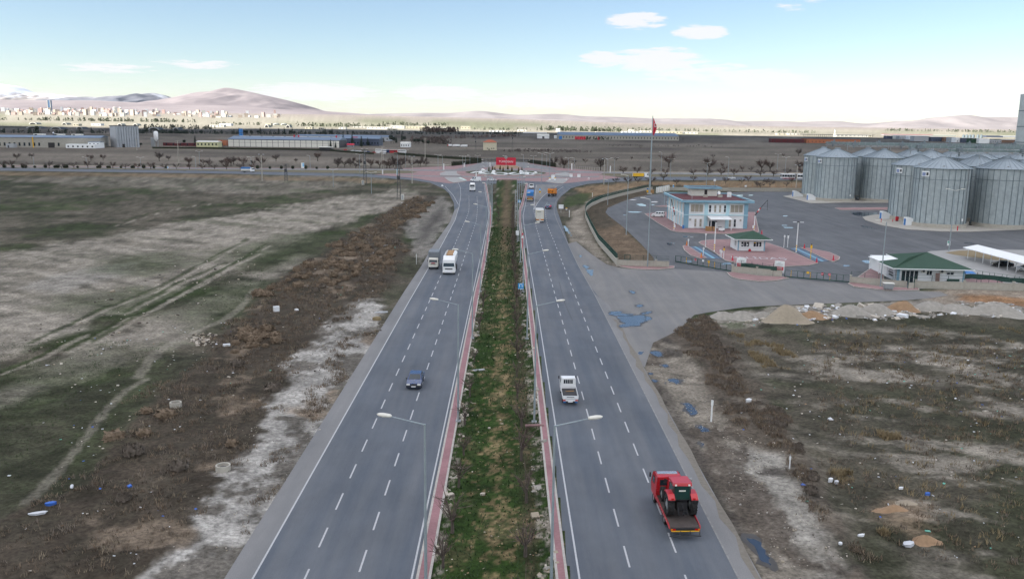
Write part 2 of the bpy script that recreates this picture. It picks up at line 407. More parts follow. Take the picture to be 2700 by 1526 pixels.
# plan of the paved places (surveyed outlines)
AL, LE, L1, L2, LR = -18.3, -16.44, -13.04, -9.62, -6.04
RL, R1X, R2X, RRX, AR = 5.05, 8.59, 12.15, 15.67, 17.2
Y0 = -70.0
lc_left = [Vector((AL, Y0))] + [Vector((AL, 150.))] + W([(1111.6, 700), (1137, 655), (1187, 585), (1197.8, 555), (1196.7, 535), (1184, 510), (1160.9, 489.6), (1134.8, 481)])
lc_right = [Vector((-5.66, Y0)), Vector((-5.66, 150.))] + W([(1270, 700), (1290, 580), (1291.5, 561), (1286, 524), (1278, 483)])
rc_left = [Vector((4.2, Y0)), Vector((4.2, 150.))] + W([(1388, 700), (1373.3, 580), (1374, 560), (1380, 540), (1384.5, 521), (1392, 483.7)])
rc_right = [Vector((AR, Y0)), Vector((AR, 130.))] + W([(1552.4, 750), (1524.7, 700), (1498, 640), (1483, 595), (1470.6, 559), (1467, 545), (1470, 530), (1480, 517), (1497, 504), (1505, 496.5), (1528.6, 490)])
P_left = lc_left + lc_right[::-1]
P_right = rc_left + W([(1415, 479), (1470, 483)]) + rc_right[::-1]
s_up = [(-300, 438.5), (0, 442.7), (600, 451.7), (751, 454.6), (900, 457.5), (970, 459.3), (1040, 465), (1086, 468.6), (1152, 479.8), (1184.8, 484), (1206.5, 482), (1239, 477), (1300, 475.2), (1350, 475.5), (1427, 478), (1466, 484), (1505, 482), (1550, 477), (1600, 472.5), (1640, 468.5), (1700, 467), (2100, 466.7), (2800, 470.5)]
s_lo = [(-300, 446), (0, 450), (600, 458), (751, 462), (900, 464), (970, 466.8), (1040, 471.5), (1086, 474.6), (1134.8, 482), (1175, 500), (1278, 484.5), (1392, 484.5), (1420, 495), (1480, 499), (1505, 496.5), (1528.6, 490), (1550, 485), (1600, 481), (1700, 475), (2100, 475), (2800, 481)]
P_south = W(s_up) + W(s_lo)[::-1]
n_up = [(-300, 435.5), (0, 439.3), (300, 441.3), (600, 444), (900, 445.3), (1045, 445.6), (1150, 447.5), (1250, 446.5), (1350, 447), (1450, 449.5), (1550, 452), (1600, 453.2), (1700, 455), (1900, 456.5), (2100, 458), (2800, 463.5)]
n_lo = [(-300, 437.5), (0, 441), (300, 443.5), (600, 447.6), (900, 448.8), (1045, 449.4), (1150, 451.5), (1250, 450.8), (1350, 452), (1450, 454.5), (1550, 456.5), (1600, 457), (1700, 458.5), (1900, 461), (2100, 463.2), (2800, 469.7)]
P_north = W(n_up) + W(n_lo)[::-1]
P_plaza = W([(1000, 445.8), (1098, 442.4), (1192, 438), (1268, 429.8), (1290, 428.5), (1375, 428.6), (1393.5, 430), (1465, 441.4), (1490, 443.7), (1550, 448.7), (1600, 453.2), (1580, 461), (1640, 468.5), (1600, 472.5), (1550, 477), (1505, 482), (1482, 484.3), (1466, 484), (1435, 479.4), (1350, 475.5), (1239, 477), (1206, 482), (1185, 484), (1152, 479.8), (1086, 468.6), (1040, 465), (985, 460.3), (1060, 456)])
P_yard = W([(1723.6, 679.7), (1691, 643.6), (1644, 599), (1605, 569), (1596.7, 559.8), (1602.5, 548), (1640, 532), (1677, 520), (1705, 515.5), (1752, 508.5), (1943, 507), (2100, 502), (2400, 500), (3000, 505), (3100, 790), (2545, 755), (2425, 762), (2250, 752), (2240, 752), (2100, 742), (1931, 724), (1775, 713), (1724, 705)])
P_apron = W([(1700, 968), (1655, 930), (1535, 750), (1508, 700), (1488, 645), (1519, 637), (1562, 672), (1600, 697), (1630, 705), (1663, 709.5), (1733, 712), (1777, 708.5), (1931, 718), (1917, 721), (1931, 732), (1950, 737.5), (2004, 743.5), (2048.6, 741), (2080, 734.5), (2236, 749), (2252, 757.5), (2340, 767.5), (2423.5, 766.5), (2480, 769), (2500, 778), (2453, 785.6), (2378, 792), (2200, 799), (2050, 804.6), (1960, 810), (1871, 822.6), (1830.7, 830), (1809, 850), (1785, 872), (1762.7, 883), (1722, 903)])
PAVED = [P_left, P_right, P_south, P_north, P_plaza, P_yard, P_apron]
# the sheet
NT, rows = 560, []
y = -70.0
while y < 60000:
 rows.append(y); yy = max(y, 20.0)
 y += max(0.32, (yy * yy) / (CAM_H * FOC) * 4.6) if y > 20 else 4.0
 if yy > 4000: y += 250
ys = np.array(rows)
ts = np.linspace(-1.0, 1.0, NT); ts = np.sign(ts) * (np.abs(ts) * .66 + np.abs(ts) ** 6 * 1.3)
TT, YY = np.meshgrid(ts, ys)
XX = TT * (np.maximum(YY, 0) + 42.0)
n1 = fbm(XX / 23, YY / 23, 6); n2 = fbm(XX / 5.0 + 40, YY / 5.0, 5, .6); n3 = fbm(XX / 70 + 9, YY / 110, 4); n4 = fbm(XX / 1.3, YY / 1.3 + 70, 4, .65)
edge = (n2 - .5)
def blend(C, c, m): return C * (1 - m[..., None]) + np.array(c) * m[..., None]
def region(pts, soft=1.2, rag=5.0, fine=2.5):
 return sstep(-soft, soft, sdist(XX, YY, [tuple(p) for p in W(pts)]) + (n1 - .5) * rag + edge * fine + (n4 - .5) * fine * .6)
def track(pts, w, rag=.5):
 return 1 - sstep(w * .45, w * .8, seg_dist(XX, YY, [tuple(p) for p in W(pts)]) + edge * rag * 1.5)
dirt = np.array((.215, .195, .162)); olive = np.array((.040, .042, .026)); green = np.array((.028, .042, .014)); brown = np.array((.078, .064, .048))
k = sstep(.38, .62, n1 * .6 + n2 * .25 + n3 * .15)
C = olive[None, None] * (1 - k[..., None]) + np.array((.088, .078, .06)) * k[..., None]
C = blend(C, green, sstep(.56, .68, fbm(XX / 15 + 80, YY / 15, 5)) * .7)
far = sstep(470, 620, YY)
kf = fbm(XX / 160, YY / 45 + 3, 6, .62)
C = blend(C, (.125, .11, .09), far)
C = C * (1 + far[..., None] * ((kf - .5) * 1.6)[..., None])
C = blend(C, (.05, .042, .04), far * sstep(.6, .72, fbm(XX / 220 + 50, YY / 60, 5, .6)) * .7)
stre = fbm((XX * .83 - YY * .55) / 26, (XX * .55 + YY * .83) / 3.2, 5, .6)
def dsp(l): return [(a * 1.04814, b * 1.04814) for a, b in l]
pale = np.maximum.reduce([region(dsp([(-60, 650), (300, 590), (560, 545), (800, 505), (1000, 476), (1090, 490), (1040, 516), (860, 560), (760, 600), (600, 668), (450, 735), (250, 800), (-60, 905)]), 3, 14, 7),
 region(dsp([(-60, 1000), (160, 900), (330, 830), (560, 720), (740, 640), (800, 640), (600, 760), (420, 870), (120, 1000), (-60, 1060)]), 2, 8, 5) * .75,
 region(dsp([(0, 455), (300, 470), (700, 490), (1000, 455), (900, 440), (300, 440)]), 3, 20, 8) * .45])
C = blend(C, dirt * 1.02, pale * (.45 + .55 * sstep(.36, .6, stre)))
C = blend(C, (.2, .19, .17), region(dsp([(60, 720), (200, 680), (330, 660), (300, 690), (160, 740)]), 2, 8, 4) * .6)
for l in ([(150, 745), (330, 725), (480, 735), (380, 775), (210, 800), (150, 770)], [(440, 735), (640, 705), (720, 700), (690, 780), (560, 830), (440, 790)], [(-40, 950), (200, 900), (330, 890), (300, 950), (80, 1060), (-40, 1080)],
  [(280, 640), (420, 635), (470, 660), (360, 690), (250, 680)], [(560, 640), (700, 590), (860, 580), (800, 640), (660, 680)], [(120, 1150), (300, 960), (420, 900), (420, 960), (240, 1180), (100, 1300)]):
 C = blend(C, green * .95, region(dsp(l), 5, 14, 9) * .6)
for l, w in (([(386, 1000), (336, 1029), (289, 1069), (253, 1115), (224, 1159), (180, 1213), (119, 1278), (72, 1332)], 1.0), ([(364, 995), (412, 933), (447, 905), (515, 878), (590, 845), (646, 799), (672, 761)], 1.6),
   ([(0, 690), (172, 656), (309, 630), (464, 600), (618, 568), (760, 538)], 1.3)):
 C = blend(C, dirt * 1.05, track(l, w * .7) * .42)
for l in ([(80, 905), (155, 867), (295, 802), (357, 781), (426, 754), (567, 675), (653, 630)], [(173, 924), (240, 888), (310, 847), (447, 788), (536, 740), (618, 692), (700, 644)], [(240, 900), (420, 800), (560, 720), (690, 660)], [(330, 820), (480, 740), (600, 690)],
  [(0, 980), (120, 930), (220, 880)], [(300, 590), (420, 555), (520, 535), (640, 530)]):
 C = blend(C, green * .9, track(l, .7, .6) * .75)
 C = blend(C, dirt * 1.15, track([(a + 9, b + 5) for a, b in l], .6, .5) * .6)
C = blend(C, (.15, .11, .07), region([(-200, 452), (600, 462), (960, 470), (1080, 480), (1000, 482), (600, 470), (-200, 462)], 2, 10, 5) * .7)
weed = region([(-300, 1580), (-100, 1420), (180, 1280), (330, 1150), (420, 1030), (560, 930), (640, 840), (730, 740), (830, 680), (950, 610), (1050, 540), (1100, 512), (1150, 520), (1120, 565), (1060, 610), (1075, 660), (1050, 720), (1010, 790), (985, 870), (919, 1000), (793, 1200), (712, 1326), (560, 1580)], 1.2, 5, 3)
C = blend(C, brown * .62, weed * (.72 + .28 * (n4 > .5)))  # brown deepened, the dimmer near light put into the soil colour
grav = region([(330, 1600), (440, 1500), (520, 1380), (620, 1250), (700, 1130), (745, 1010), (850, 890), (930, 800), (1000, 790), (985, 880), (919, 1010), (800, 1210), (712, 1346), (560, 1600)], .7, 4.5, 5)
C = blend(C, (.27, .26, .238), grav * (.25 + .7 * sstep(.46, .58, fbm(XX / 3.1 + 3, YY / 4.2, 5, .62))))
C = blend(C, (.17, .16, .142), region([(1085, 640), (1060, 600), (1115, 560), (1165, 515), (1195, 540), (1187, 585), (1135, 655), (1110, 700)], 1, 4, 4) * .85)
C = blend(C, (.05, .046, .043), region([(1110, 600), (1135, 575), (1160, 545), (1175, 540), (1165, 575), (1130, 625), (1105, 640)], 1.5, 5, 6) * .75)
C = blend(C, (.17, .135, .1), weed * sstep(.62, .72, fbm(XX / 6 + 31, YY / 7, 4)) * .8)
mudz = region([(1668, 915), (1763, 880), (1800, 900), (1870, 1000), (1900, 1090), (2000, 1180), (2080, 1200), (2130, 1280), (2210, 1420), (2290, 1560), (2010, 1560), (1905, 1326), (1822, 1200), (1712, 1000)], .6, 2.0, 1.6)
C = blend(C, (.185, .165, .135), mudz)
C = blend(C, (.235, .225, .20), region([(1960, 1180), (2080, 1205), (2130, 1290), (2220, 1430), (2300, 1560), (2150, 1560), (2040, 1380), (1930, 1230)], 2, 5, 4) * .8)
C = blend(C, (.075, .062, .05), mudz * sstep(.54, .64, fbm(XX / 4.0 + 60, YY / 7, 5, .6)) * .85)
for l, s in (([(1738, 895), (1775, 880), (1793, 905), (1780, 912)], .75), ([(1750, 918), (1800, 922), (1795, 945), (1765, 935)], .8), ([(2120, 1270), (2150, 1275), (2180, 1320), (2175, 1350), (2130, 1330)], .7), ([(1720, 1000), (1760, 1030), (1850, 1200), (1960, 1400), (2010, 1520), (1980, 1520), (1880, 1320), (1800, 1160)], .6), ([(2020, 1240), (2060, 1240), (2080, 1254), (2010, 1252)], .9)):
 C = blend(C, (.045, .04, .036), region(l, .4, 1.5, 1.5) * s)
scrub = region([(1765, 880), (1810, 850), (1840, 832), (1880, 840), (1960, 1000), (2060, 1080), (2100, 1180), (2180, 1300), (2330, 1560), (2240, 1560), (2130, 1280), (2080, 1200), (2000, 1180), (1900, 1085), (1868, 980)], .8, 4, 3)
C = blend(C, (.085, .071, .056), scrub)
rf = region([(2130, 880), (2500, 860), (2900, 900), (2900, 1560), (2420, 1560), (2250, 1250), (2120, 1050)], 8, 20, 8)
C = blend(C, (.044, .041, .03), rf * .7)
C = blend(C, dirt * .95, rf * sstep(.5, .66, fbm((XX - YY * .4) / 9 + 4, (YY + XX * .4) / 4, 5, .62)) * .85)
C = blend(C, (.2, .15, .105), region([(2280, 1330), (2330, 1300), (2440, 1340), (2470, 1420), (2420, 1440), (2330, 1390)], 1, 3, 3) * .6)
emb = region([(1850, 850), (1900, 825), (2050, 806), (2380, 794), (2500, 782), (2720, 800), (2720, 830), (2450, 826), (2150, 842), (1960, 862), (1880, 860)], .8, 3, 4)
C = blend(C, (.23, .21, .18), emb * .8)
C = blend(C, green, emb * sstep(.55, .62, n2) * .7)
C = blend(C, (.20, .17, .135), region([(2440, 768), (2560, 758), (2760, 766), (2760, 815), (2600, 812), (2490, 800), (2440, 788)], 1, 2, 2))
C = blend(C, (.22, .125, .065), region([(2520, 775), (2600, 778), (2760, 795), (2760, 808), (2620, 806), (2530, 790)], 1, 2, 2) * .9)
C = blend(C, (.165, .118, .072), region([(1508, 498), (1560, 489), (1640, 484), (1720, 478.5), (2100, 479), (2800, 486), (2800, 508), (2100, 502), (1720, 488), (1640, 504), (1560, 521), (1530, 510)], 1.5, 6, 4))
C = blend(C, green * 1.2, region([(1482, 540), (1495, 520), (1545, 505), (1562, 512), (1540, 532), (1500, 545)], 1, 4, 3) * .8)
C = blend(C, (.20, .178, .145), region([(1495, 590), (1520, 560), (1545, 535), (1600, 511), (1648, 498), (1640, 505), (1560, 527), (1543, 556), (1541, 572), (1577, 645), (1624, 700), (1560, 672), (1519, 637), (1500, 650)], .8, 2, 1.5))
C = blend(C, (.045, .05, .03), region([(1598, 650), (1612, 672), (1622, 694), (1610, 690), (1590, 662)], .4, 1, 1) * .8)
C = blend(C, (.11, .082, .056), region([(1545, 570), (1560, 535), (1640, 507), (1705, 493), (1720, 510), (1640, 534), (1605, 548), (1598, 562), (1644, 600), (1690, 645), (1722, 680), (1725, 694), (1632, 690), (1580, 645)], .6, 2, 2))
C = blend(C, (.05, .045, .033), region([(1545, 570), (1560, 535), (1640, 507), (1705, 493), (1712, 508), (1640, 530), (1603, 547), (1598, 562), (1625, 590), (1600, 605), (1560, 600)], 1, 4, 3) * .75)
cx = (XX + 1.0) / 1.0
med = ((XX > -5.4) & (XX < 4.4) & (YY < 470)).astype(float)
C = blend(C, np.array((.020, .043, .008)), med * .94)
C = blend(C, (.055, .05, .026), med * sstep(.52, .66, n2) * .7)
nearf = sstep(150, 250, YY)
lit = fbm(XX / .55, YY / .8, 4, .7)
C = blend(C, (.17, .125, .07), med * sstep(.55, .68, lit + .11 * np.exp(-((XX + .75) / 1.1) ** 2) - .02 * np.abs(XX)) * .75)
C = blend(C, (.10, .075, .048), med * nearf * np.exp(-((XX + .5) / 1.6) ** 2) * .9)
C = blend(C, (.06, .045, .033), med * np.exp(-((XX - 1.9) / .55) ** 2) * .6)
C = blend(C, (.2, .18, .15), med * ((np.abs(XX - 3.0) < .6) | (np.abs(XX + 4.6) < .5)) * sstep(.5, .6, lit) * .9)
sun_tint = sstep(2900, 3300, YY + 500 * (n3 - .5))
C = blend(C, (.26, .24, .19), sun_tint)  # paler plain beyond the cloud edge, sunlight put into the colour
C = C * (1 + sun_tint[..., None] * ((fbm(XX / 900, YY / 260, 5) - .5) * .9)[..., None])
C = blend(C, (.12, .135, .07), sun_tint * sstep(.55, .62, fbm(XX / 700 + 3, YY / 350 + 8, 4)) * .6)
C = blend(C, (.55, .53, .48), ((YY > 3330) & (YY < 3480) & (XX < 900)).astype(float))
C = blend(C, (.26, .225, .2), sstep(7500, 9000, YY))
C = np.clip(C, .008, .6)
mid = np.interp(YY, [0, 500, 700], [1, 1, .25])[..., None]
C = C * (1 + mid * ((n4 - .5) * 1.0 + (n2 - .5) * .9)[..., None])
C = np.clip(C, .008, .6)
pav = np.full(XX.shape, 1e9)
near = YY < 700
for P_ in PAVED:
 d = -sdist(XX, YY, [tuple(p) for p in P_]); pav = np.minimum(pav, d)
off = sstep(.6, 5.0, pav) * (1 - med * .85)
amp = np.interp(YY, [0, 60, 250, 500, 900], [.5, .5, .35, .15, .1])
ZZ = (fbm(XX / 6, YY / 6, 5, .55) - .42) * amp * off * 1.6
ZZ += np.maximum(0, weed * off * .25) + scrub * off * .2
ZZ = np.maximum(ZZ, -.12) - .03
ZZ = np.where(pav < 0.4, -.03, ZZ)
ZZ = np.where(med > .5, np.where(np.abs(XX + .5) < 5.6, .02 + .05 * n2, ZZ), ZZ)
ZZ += rise(YY, XX)
nr, nc = XX.shape
me = bpy.data.meshes.new('ground')
co = np.stack([XX, YY, ZZ], -1).reshape(-1, 3).astype('f4')
idx = np.arange(nr * nc).reshape(nr, nc)
quads = np.stack([idx[:-1, :-1], idx[:-1, 1:], idx[1:, 1:], idx[1:, :-1]], -1).reshape(-1, 4)
me.vertices.add(len(co)); me.vertices.foreach_set('co', co.ravel())
me.loops.add(quads.size); me.loops.foreach_set('vertex_index', quads.ravel().astype('i4'))
me.polygons.add(len(quads)); me.polygons.foreach_set('loop_start', np.arange(0, quads.size, 4).astype('i4'))
me.update(calc_edges=True); me.validate()
at_ = me.color_attributes.new('soil', 'FLOAT_COLOR', 'POINT')
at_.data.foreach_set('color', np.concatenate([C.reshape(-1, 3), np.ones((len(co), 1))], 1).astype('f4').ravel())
me.shade_smooth()
m, n, l, b = new_mat('soil_and_grass')
ca = n.new('ShaderNodeAttribute'); ca.attribute_name = 'soil'
tc = n.new('ShaderNodeTexCoord')
def gn(sc, det, ro):
 q = n.new('ShaderNodeTexNoise'); q.inputs['Scale'].default_value = sc; q.inputs['Detail'].default_value = det; q.inputs['Roughness'].default_value = ro
 l.new(tc.outputs['Object'], q.inputs['Vector']); return q.outputs['Fac']
def gmul(c_, f, f0, f1, lo, hi):
 r = n.new('ShaderNodeMapRange'); r.inputs['From Min'].default_value = f0; r.inputs['From Max'].default_value = f1; r.inputs['To Min'].default_value = lo; r.inputs['To Max'].default_value = hi; l.new(f, r.inputs['Value'])
 q = n.new('ShaderNodeMix'); q.data_type = 'RGBA'; q.blend_type = 'MULTIPLY'; q.inputs['Factor'].default_value = 1
 l.new(c_, q.inputs['A']); l.new(r.outputs['Result'], q.inputs['B']); return q.outputs['Result']
f1, f2 = gn(2.6, 5, .7), gn(.42, 6, .65)
o_ = gmul(ca.outputs['Color'], f1, .32, .68, .55, 1.5)
o_ = gmul(o_, f2, .3, .7, .72, 1.3)
l.new(o_, b.inputs['Base Color']); b.inputs['Roughness'].default_value = 1.0; b.inputs['Specular IOR Level'].default_value = .1
bp = n.new('ShaderNodeBump'); bp.inputs['Strength'].default_value = .6; bp.inputs['Distance'].default_value = .12
l.new(f1, bp.inputs['Height']); l.new(bp.outputs[0], b.inputs['Normal'])
me.materials.append(m)
tag(put('ground', me), 'rough steppe ground of grass, dirt and gravel around the roads', kind='structure')
# roads and paving
def sheet(name, pts, z, m_, label=None, parent=None):
 o = MB().flat([tuple(p) for p in pts], z).build(name, m_, parent)
 if parent is None: tag(o, label, kind='structure')
 return o
def slab(name, pts, z0, z1, m_, label=None, parent=None, kerb=True, kw=.18):
 pts = [tuple(p) for p in pts]
 mb = MB().prism(pts, z0, z1, 0, 1)
 if kerb: mb.ribbon(pts + [pts[0]], kw, z1 - .05, z1 + .012, 1)
 o = mb.build(name, [m_, M['kerb']], parent)
 if parent is None: tag(o, label, kind='structure')
 return o
road_l = sheet('road', P_left, .000, M['asphalt'], 'three-lane asphalt carriageway of the oncoming traffic')
road_r = sheet('road', P_right, .000, M['asphalt'], 'three-lane asphalt carriageway leading away from the viewer')
road_s = sheet('cross_road', P_south, -.004, M['asphalt'], 'near carriageway of the cross road passing the roundabout')
road_n = sheet('cross_road', P_north, .012, M['asphalt_light'], 'far carriageway of the cross road behind the roundabout')
sheet('plaza', P_plaza, .004, M['pinkpave'], 'red paved plaza around the roundabout')
sheet('yard', P_yard, -.008, M['asphalt_yard'], 'large asphalt yard in front of the silos')
sheet('apron', P_apron, -.004, M['apron'], 'dusty asphalt apron between the road and the yard gates')
le_line = [Vector((LE, Y0)), Vector((LE, 140))] + W([(1161, 652.6), (1200, 580), (1210.5, 545), (1215, 515), (1214, 495), (1208, 482)])
lr_line = [Vector((LR, Y0)), Vector((LR, 140))] + W([(1262, 700), (1287, 580), (1289, 561), (1285.5, 540), (1280, 510), (1276.5, 487)])
rl_line = [Vector((RL, Y0)), Vector((RL, 140))] + W([(1397.6, 700), (1380.5, 585), (1379.3, 568), (1383.5, 548), (1388, 526), (1393.5, 487)])
rr_line = [Vector((RRX, Y0)), Vector((RRX, 150))] + W([(1524.7, 700), (1467.9, 580), (1461.2, 559), (1460.8, 550), (1464.9, 532.7), (1472.3, 520.4), (1481, 511.3), (1502, 498), (1535, 487.5), (1560, 483)])
sheet('road_shoulder', lc_left[:6] + le_line[:5][::-1], .004, M['asphalt_light'], 'pale hard shoulder along the oncoming carriageway')
sheet('road_shoulder', [(RRX, Y0), (AR, Y0), (AR, 130), (AR, 140), (RRX, 150)], .004, M['asphalt_light'], 'pale hard shoulder beside the muddy roadside')
sheet('road_dust', [(AR + .12 * math.sin(y_ * 1.7), y_) for y_ in range(-60, 131, 3)] + [(AR - .55 + .25 * math.sin(y_ * .9) + .15 * math.sin(y_ * 2.3), y_) for y_ in range(130, -61, -3)], .008, M['dust'], 'sandy dust blown along the right edge of the asphalt')
sheet('road_gore', W([(1407.6, 553), (1410, 520), (1414, 487), (1466, 486.5), (1482, 487), (1500, 485.5), (1470, 491), (1450, 501), (1429, 519.6), (1417, 536)]), .008, M['apron'], 'gravelly gore between the road and its right-hand slip road')
M['worn'] = mat('worn_road_paint', (.2, .2, .195), .8, var=.35, scale=2)
for nm, line, rd in (('edge_line', le_line, road_l), ('edge_line', lr_line, road_l), ('edge_line', rl_line, road_r), ('edge_line', rr_line, road_r)):
 MB().ribbon([tuple(p) for p in line], .13, .010, .010).build(nm, M['paint'] if line is not rr_line else M['worn'], rd)
for line, rd in ((W([(1407.6, 553), (1410, 520), (1414.2, 488)]), road_r), (W([(1407.6, 553), (1417, 536), (1429.4, 519.6), (1450, 502), (1470.6, 490.5)]), road_r), (W([(1449.2, 521), (1458, 513), (1470.6, 502), (1486, 492)]), road_r),
    (W([(1209, 540), (1195, 515), (1173, 491)]), road_l)):
 MB().ribbon([tuple(p) for p in line], .16, .014, .014).build('edge_line', M['paint'], rd)
MB().ribbon(W([(1474, 742), (1481, 770), (1488, 795), (1497, 818), (1510, 845)]), .09, .009, .009).build('sealed_crack', M['black'], road_r)
dash_me = {}
def dashes(line, y_far, rd, ymax):
 P_ = [Vector(p[:2]) for p in line]
 def x_at(y):
  for a, b_ in zip(P_[:-1], P_[1:]):
   if a.y <= y <= b_.y: return a.x + (b_.x - a.x) * (y - a.y) / (b_.y - a.y)
  return P_[-1].x
 k0 = math.floor((30 - y_far) / 6.0)
 y_ = y_far + 6.0 * k0
 while y_ < ymax:
  xa, xb = x_at(y_ - 3), x_at(y_)
  if 'd' not in dash_me: dash_me['d'] = MB().flat([(-.065, 0), (.065, 0), (.065, 3), (-.065, 3)], 0).mesh('lane_dash', M['paint'])
  o = put('lane_dash', dash_me['d'], rd, (xa, y_ - 3, .010), -math.atan2(xb - xa, 3)); y_ += 6.0
dashes([Vector((L1, -70)), Vector((L1, 200))] + W([(1227.6, 580), (1235.9, 559), (1237, 540), (1236, 513)]), 58.77, road_l, 360)
dashes([Vector((L2, -70)), Vector((L2, 200))] + W([(1255.8, 582.9), (1258.7, 555), (1259, 535), (1257, 513.5)]), 61.45, road_l, 360)
dashes([Vector((R1X, -70)), Vector((R1X, 210))] + W([(1413, 594.6), (1408, 554)]), 62.4, road_r, 310)
dashes([Vector((R2X, -70)), Vector((R2X, 210))] + W([(1443.2, 593.6), (1437.5, 562), (1438, 545), (1444, 530)]), 58.49, road_r, 335)
ml_out = [Vector((-4.85, Y0)), Vector((-4.85, 150.))] + W([(1278.6, 700), (1297, 580), (1297.2, 563), (1289.5, 524), (1282, 484)])
mr_out = [Vector((3.55, Y0)), Vector((3.55, 150.))] + W([(1380.5, 700), (1368, 580), (1367.4, 556), (1374, 540), (1379, 521), (1387, 484.5)])
slab('median_strip', lc_right + ml_out[::-1], -.1, .13, M['pink'], 'red paved strip edging the median on its left side')
slab('median_strip', mr_out + rc_left[::-1], -.1, .13, M['pink'], 'red paved strip edging the median on its right side')
sheet('ring_road', W([(1055, 461), (1086, 462.4), (1150, 463.6), (1220, 463.9), (1259, 465), (1350, 465.8), (1400, 465.5), (1451, 464.3), (1520, 465.5), (1580, 464), (1580, 467), (1505, 469), (1451, 468), (1396, 469.8), (1350, 469.5), (1259, 468), (1216, 467.2), (1150, 466.3), (1086, 465), (1055, 463.5)]), .008, M['asphalt_light'], 'grey lane of the roundabout passing in front of its garden')
for pts, lb in (([(1161.6, 463.2), (1160, 457.5), (1176.4, 452.3), (1204, 452), (1204, 458), (1210.6, 461.3), (1216.8, 463.5)], 'grey paved island left of the roundabout garden'),
    ([(1171.7, 468.3), (1216.8, 468.3), (1231.5, 477), (1208, 481), (1196.6, 482.3), (1183, 477.6)], 'grey paved island in front of the roundabout on the left'),
    ([(1462.6, 462), (1466.5, 458), (1491.3, 455), (1505, 459.6), (1507, 465), (1462.6, 464)], 'grey paved island right of the roundabout garden'),
    ([(1438.5, 479.8), (1447, 473.6), (1451, 471), (1501, 471.5), (1492, 479), (1483.5, 483.7), (1466.5, 483.3)], 'grey paved island in front of the roundabout on the right')):
 slab('traffic_island', W(pts), -.05, .14, M['grey_pave'], lb)
sheet('entrance_drive', W([(1268, 427), (1311, 427.5), (1303, 438), (1283, 441), (1262, 446.5), (1198, 446.8), (1225, 441.5), (1250, 435)]), .016, M['asphalt_light'], 'grey drive behind the roundabout left of the red sign')
sheet('entrance_drive', W([(1358, 427.5), (1387, 428.8), (1395, 432), (1440, 439.5), (1470, 446.3), (1450, 449.2), (1400, 443.5), (1378, 443.5), (1362, 437)]), .016, M['asphalt_light'], 'grey drive behind the roundabout right of the red sign')
slab('sign_bed', W([(1298, 443.5), (1308, 437.2), (1359, 437), (1376, 443.5), (1350, 445), (1310, 445)]), 0, .2, M['clay'], 'bare earth bed below the red sign')
def ell(cx, cy, rx, ry, n_=40): return [(cx + rx * math.cos(2 * math.pi * i / n_), cy + ry * math.sin(2 * math.pi * i / n_)) for i in range(n_)]
cA, cB = at(1204, 458), at(1462, 461); cC, cD = at(1333, 464.8), at(1333, 450.2)
ICX, ICY, IRX, IRY = (cA.x + cB.x) / 2, (cC.y + cD.y) / 2, (cB.x - cA.x) / 2, (cD.y - cC.y) / 2
slab('roundabout_island', ell(ICX, ICY, IRX, IRY), 0, .2, M['pinkpave'], 'red paved rim of the roundabout island')
M['lawn'] = mat('lawn', (.04, .05, .018), .95, var=.35, scale=.25)
M['lawn_dry'] = mat('dry_lawn', (.11, .095, .05), .95, var=.2, scale=.12)
slab('island_lawn', ell(ICX, ICY + .06 * IRY, IRX * .845, IRY * .86), .2, .34, M['lawn'], 'lawn of the roundabout garden', kerb=False)
for pts, lb in (([(-300, 437.9), (0, 441.3), (300, 443.9), (600, 448), (900, 449.4), (1045, 449.9), (1080, 451.3), (1102.6, 454.6), (1086, 457), (1045, 458.4), (900, 456.8), (751, 454), (600, 451.2), (300, 446), (0, 442.4), (-300, 438.3)], 'dry grass median of the cross road left of the roundabout'),
    ([(1579, 461), (1600, 458.3), (1650, 459.2), (1900, 461.8), (2100, 463.9), (2800, 470), (2800, 470.4), (2100, 466.4), (1900, 466.2), (1700, 466.5), (1650, 466.2), (1600, 464)], 'dry grass median of the cross road right of the roundabout')):
 slab('road_median', W(pts), -.02, .16, M['lawn_dry'], lb)
sheet('footpath', W([(-300, 433.5), (0, 437.5), (300, 439.6), (600, 442.4), (900, 444.2), (1000, 445.4), (900, 445.0), (600, 443.6), (300, 441), (0, 439), (-300, 435.2)]), .016, M['pinkpave'], 'red footpath beyond the cross road on the left')
sheet('footpath', W([(1600, 451.6), (1700, 453), (1900, 454.3), (2100, 455.4), (2800, 459.5), (2800, 462.3), (2100, 457.4), (1900, 456.1), (1700, 454.6), (1600, 452.9)]), .016, M['sand'], 'sandy footpath beyond the cross road on the right')
P_off = W([(1700, 564.5), (1730, 561.3), (1762, 559.5), (1990, 560), (2001, 612), (1990, 616), (1917, 617.5), (1865, 617), (1784, 612.5), (1769, 608.5), (1733, 588)])
slab('office_pavement', P_off, -.05, .15, M['pinkpave'], 'red paved surround of the two-storey office')
slab('office_pavement', W([(1722.5, 545), (1761, 541.5), (1775, 543), (1775, 547)]), -.05, .15, M['pinkpave'], 'small red paved wedge behind the parked white van')
P_hut = W([(1842, 641), (1849, 636.6), (1872.7, 633), (1931, 632), (2019.5, 640), (2059, 653), (2100, 670), (2156, 694.8), (2133, 700.5), (2065, 704), (2000, 702), (1938, 694.5), (1913, 688), (1880, 663)])
slab('gate_island', P_hut, -.05, .15, M['pinkpave'], 'big red paved island carrying the guard hut and white letters')
slab('gate_island', W([(1800.5, 650.6), (1805, 648), (1812, 648), (1863, 681), (1847, 682.5), (1821, 674), (1805, 661)]), -.05, .15, M['pinkpave'], 'narrow red paved island left of the weighbridge')
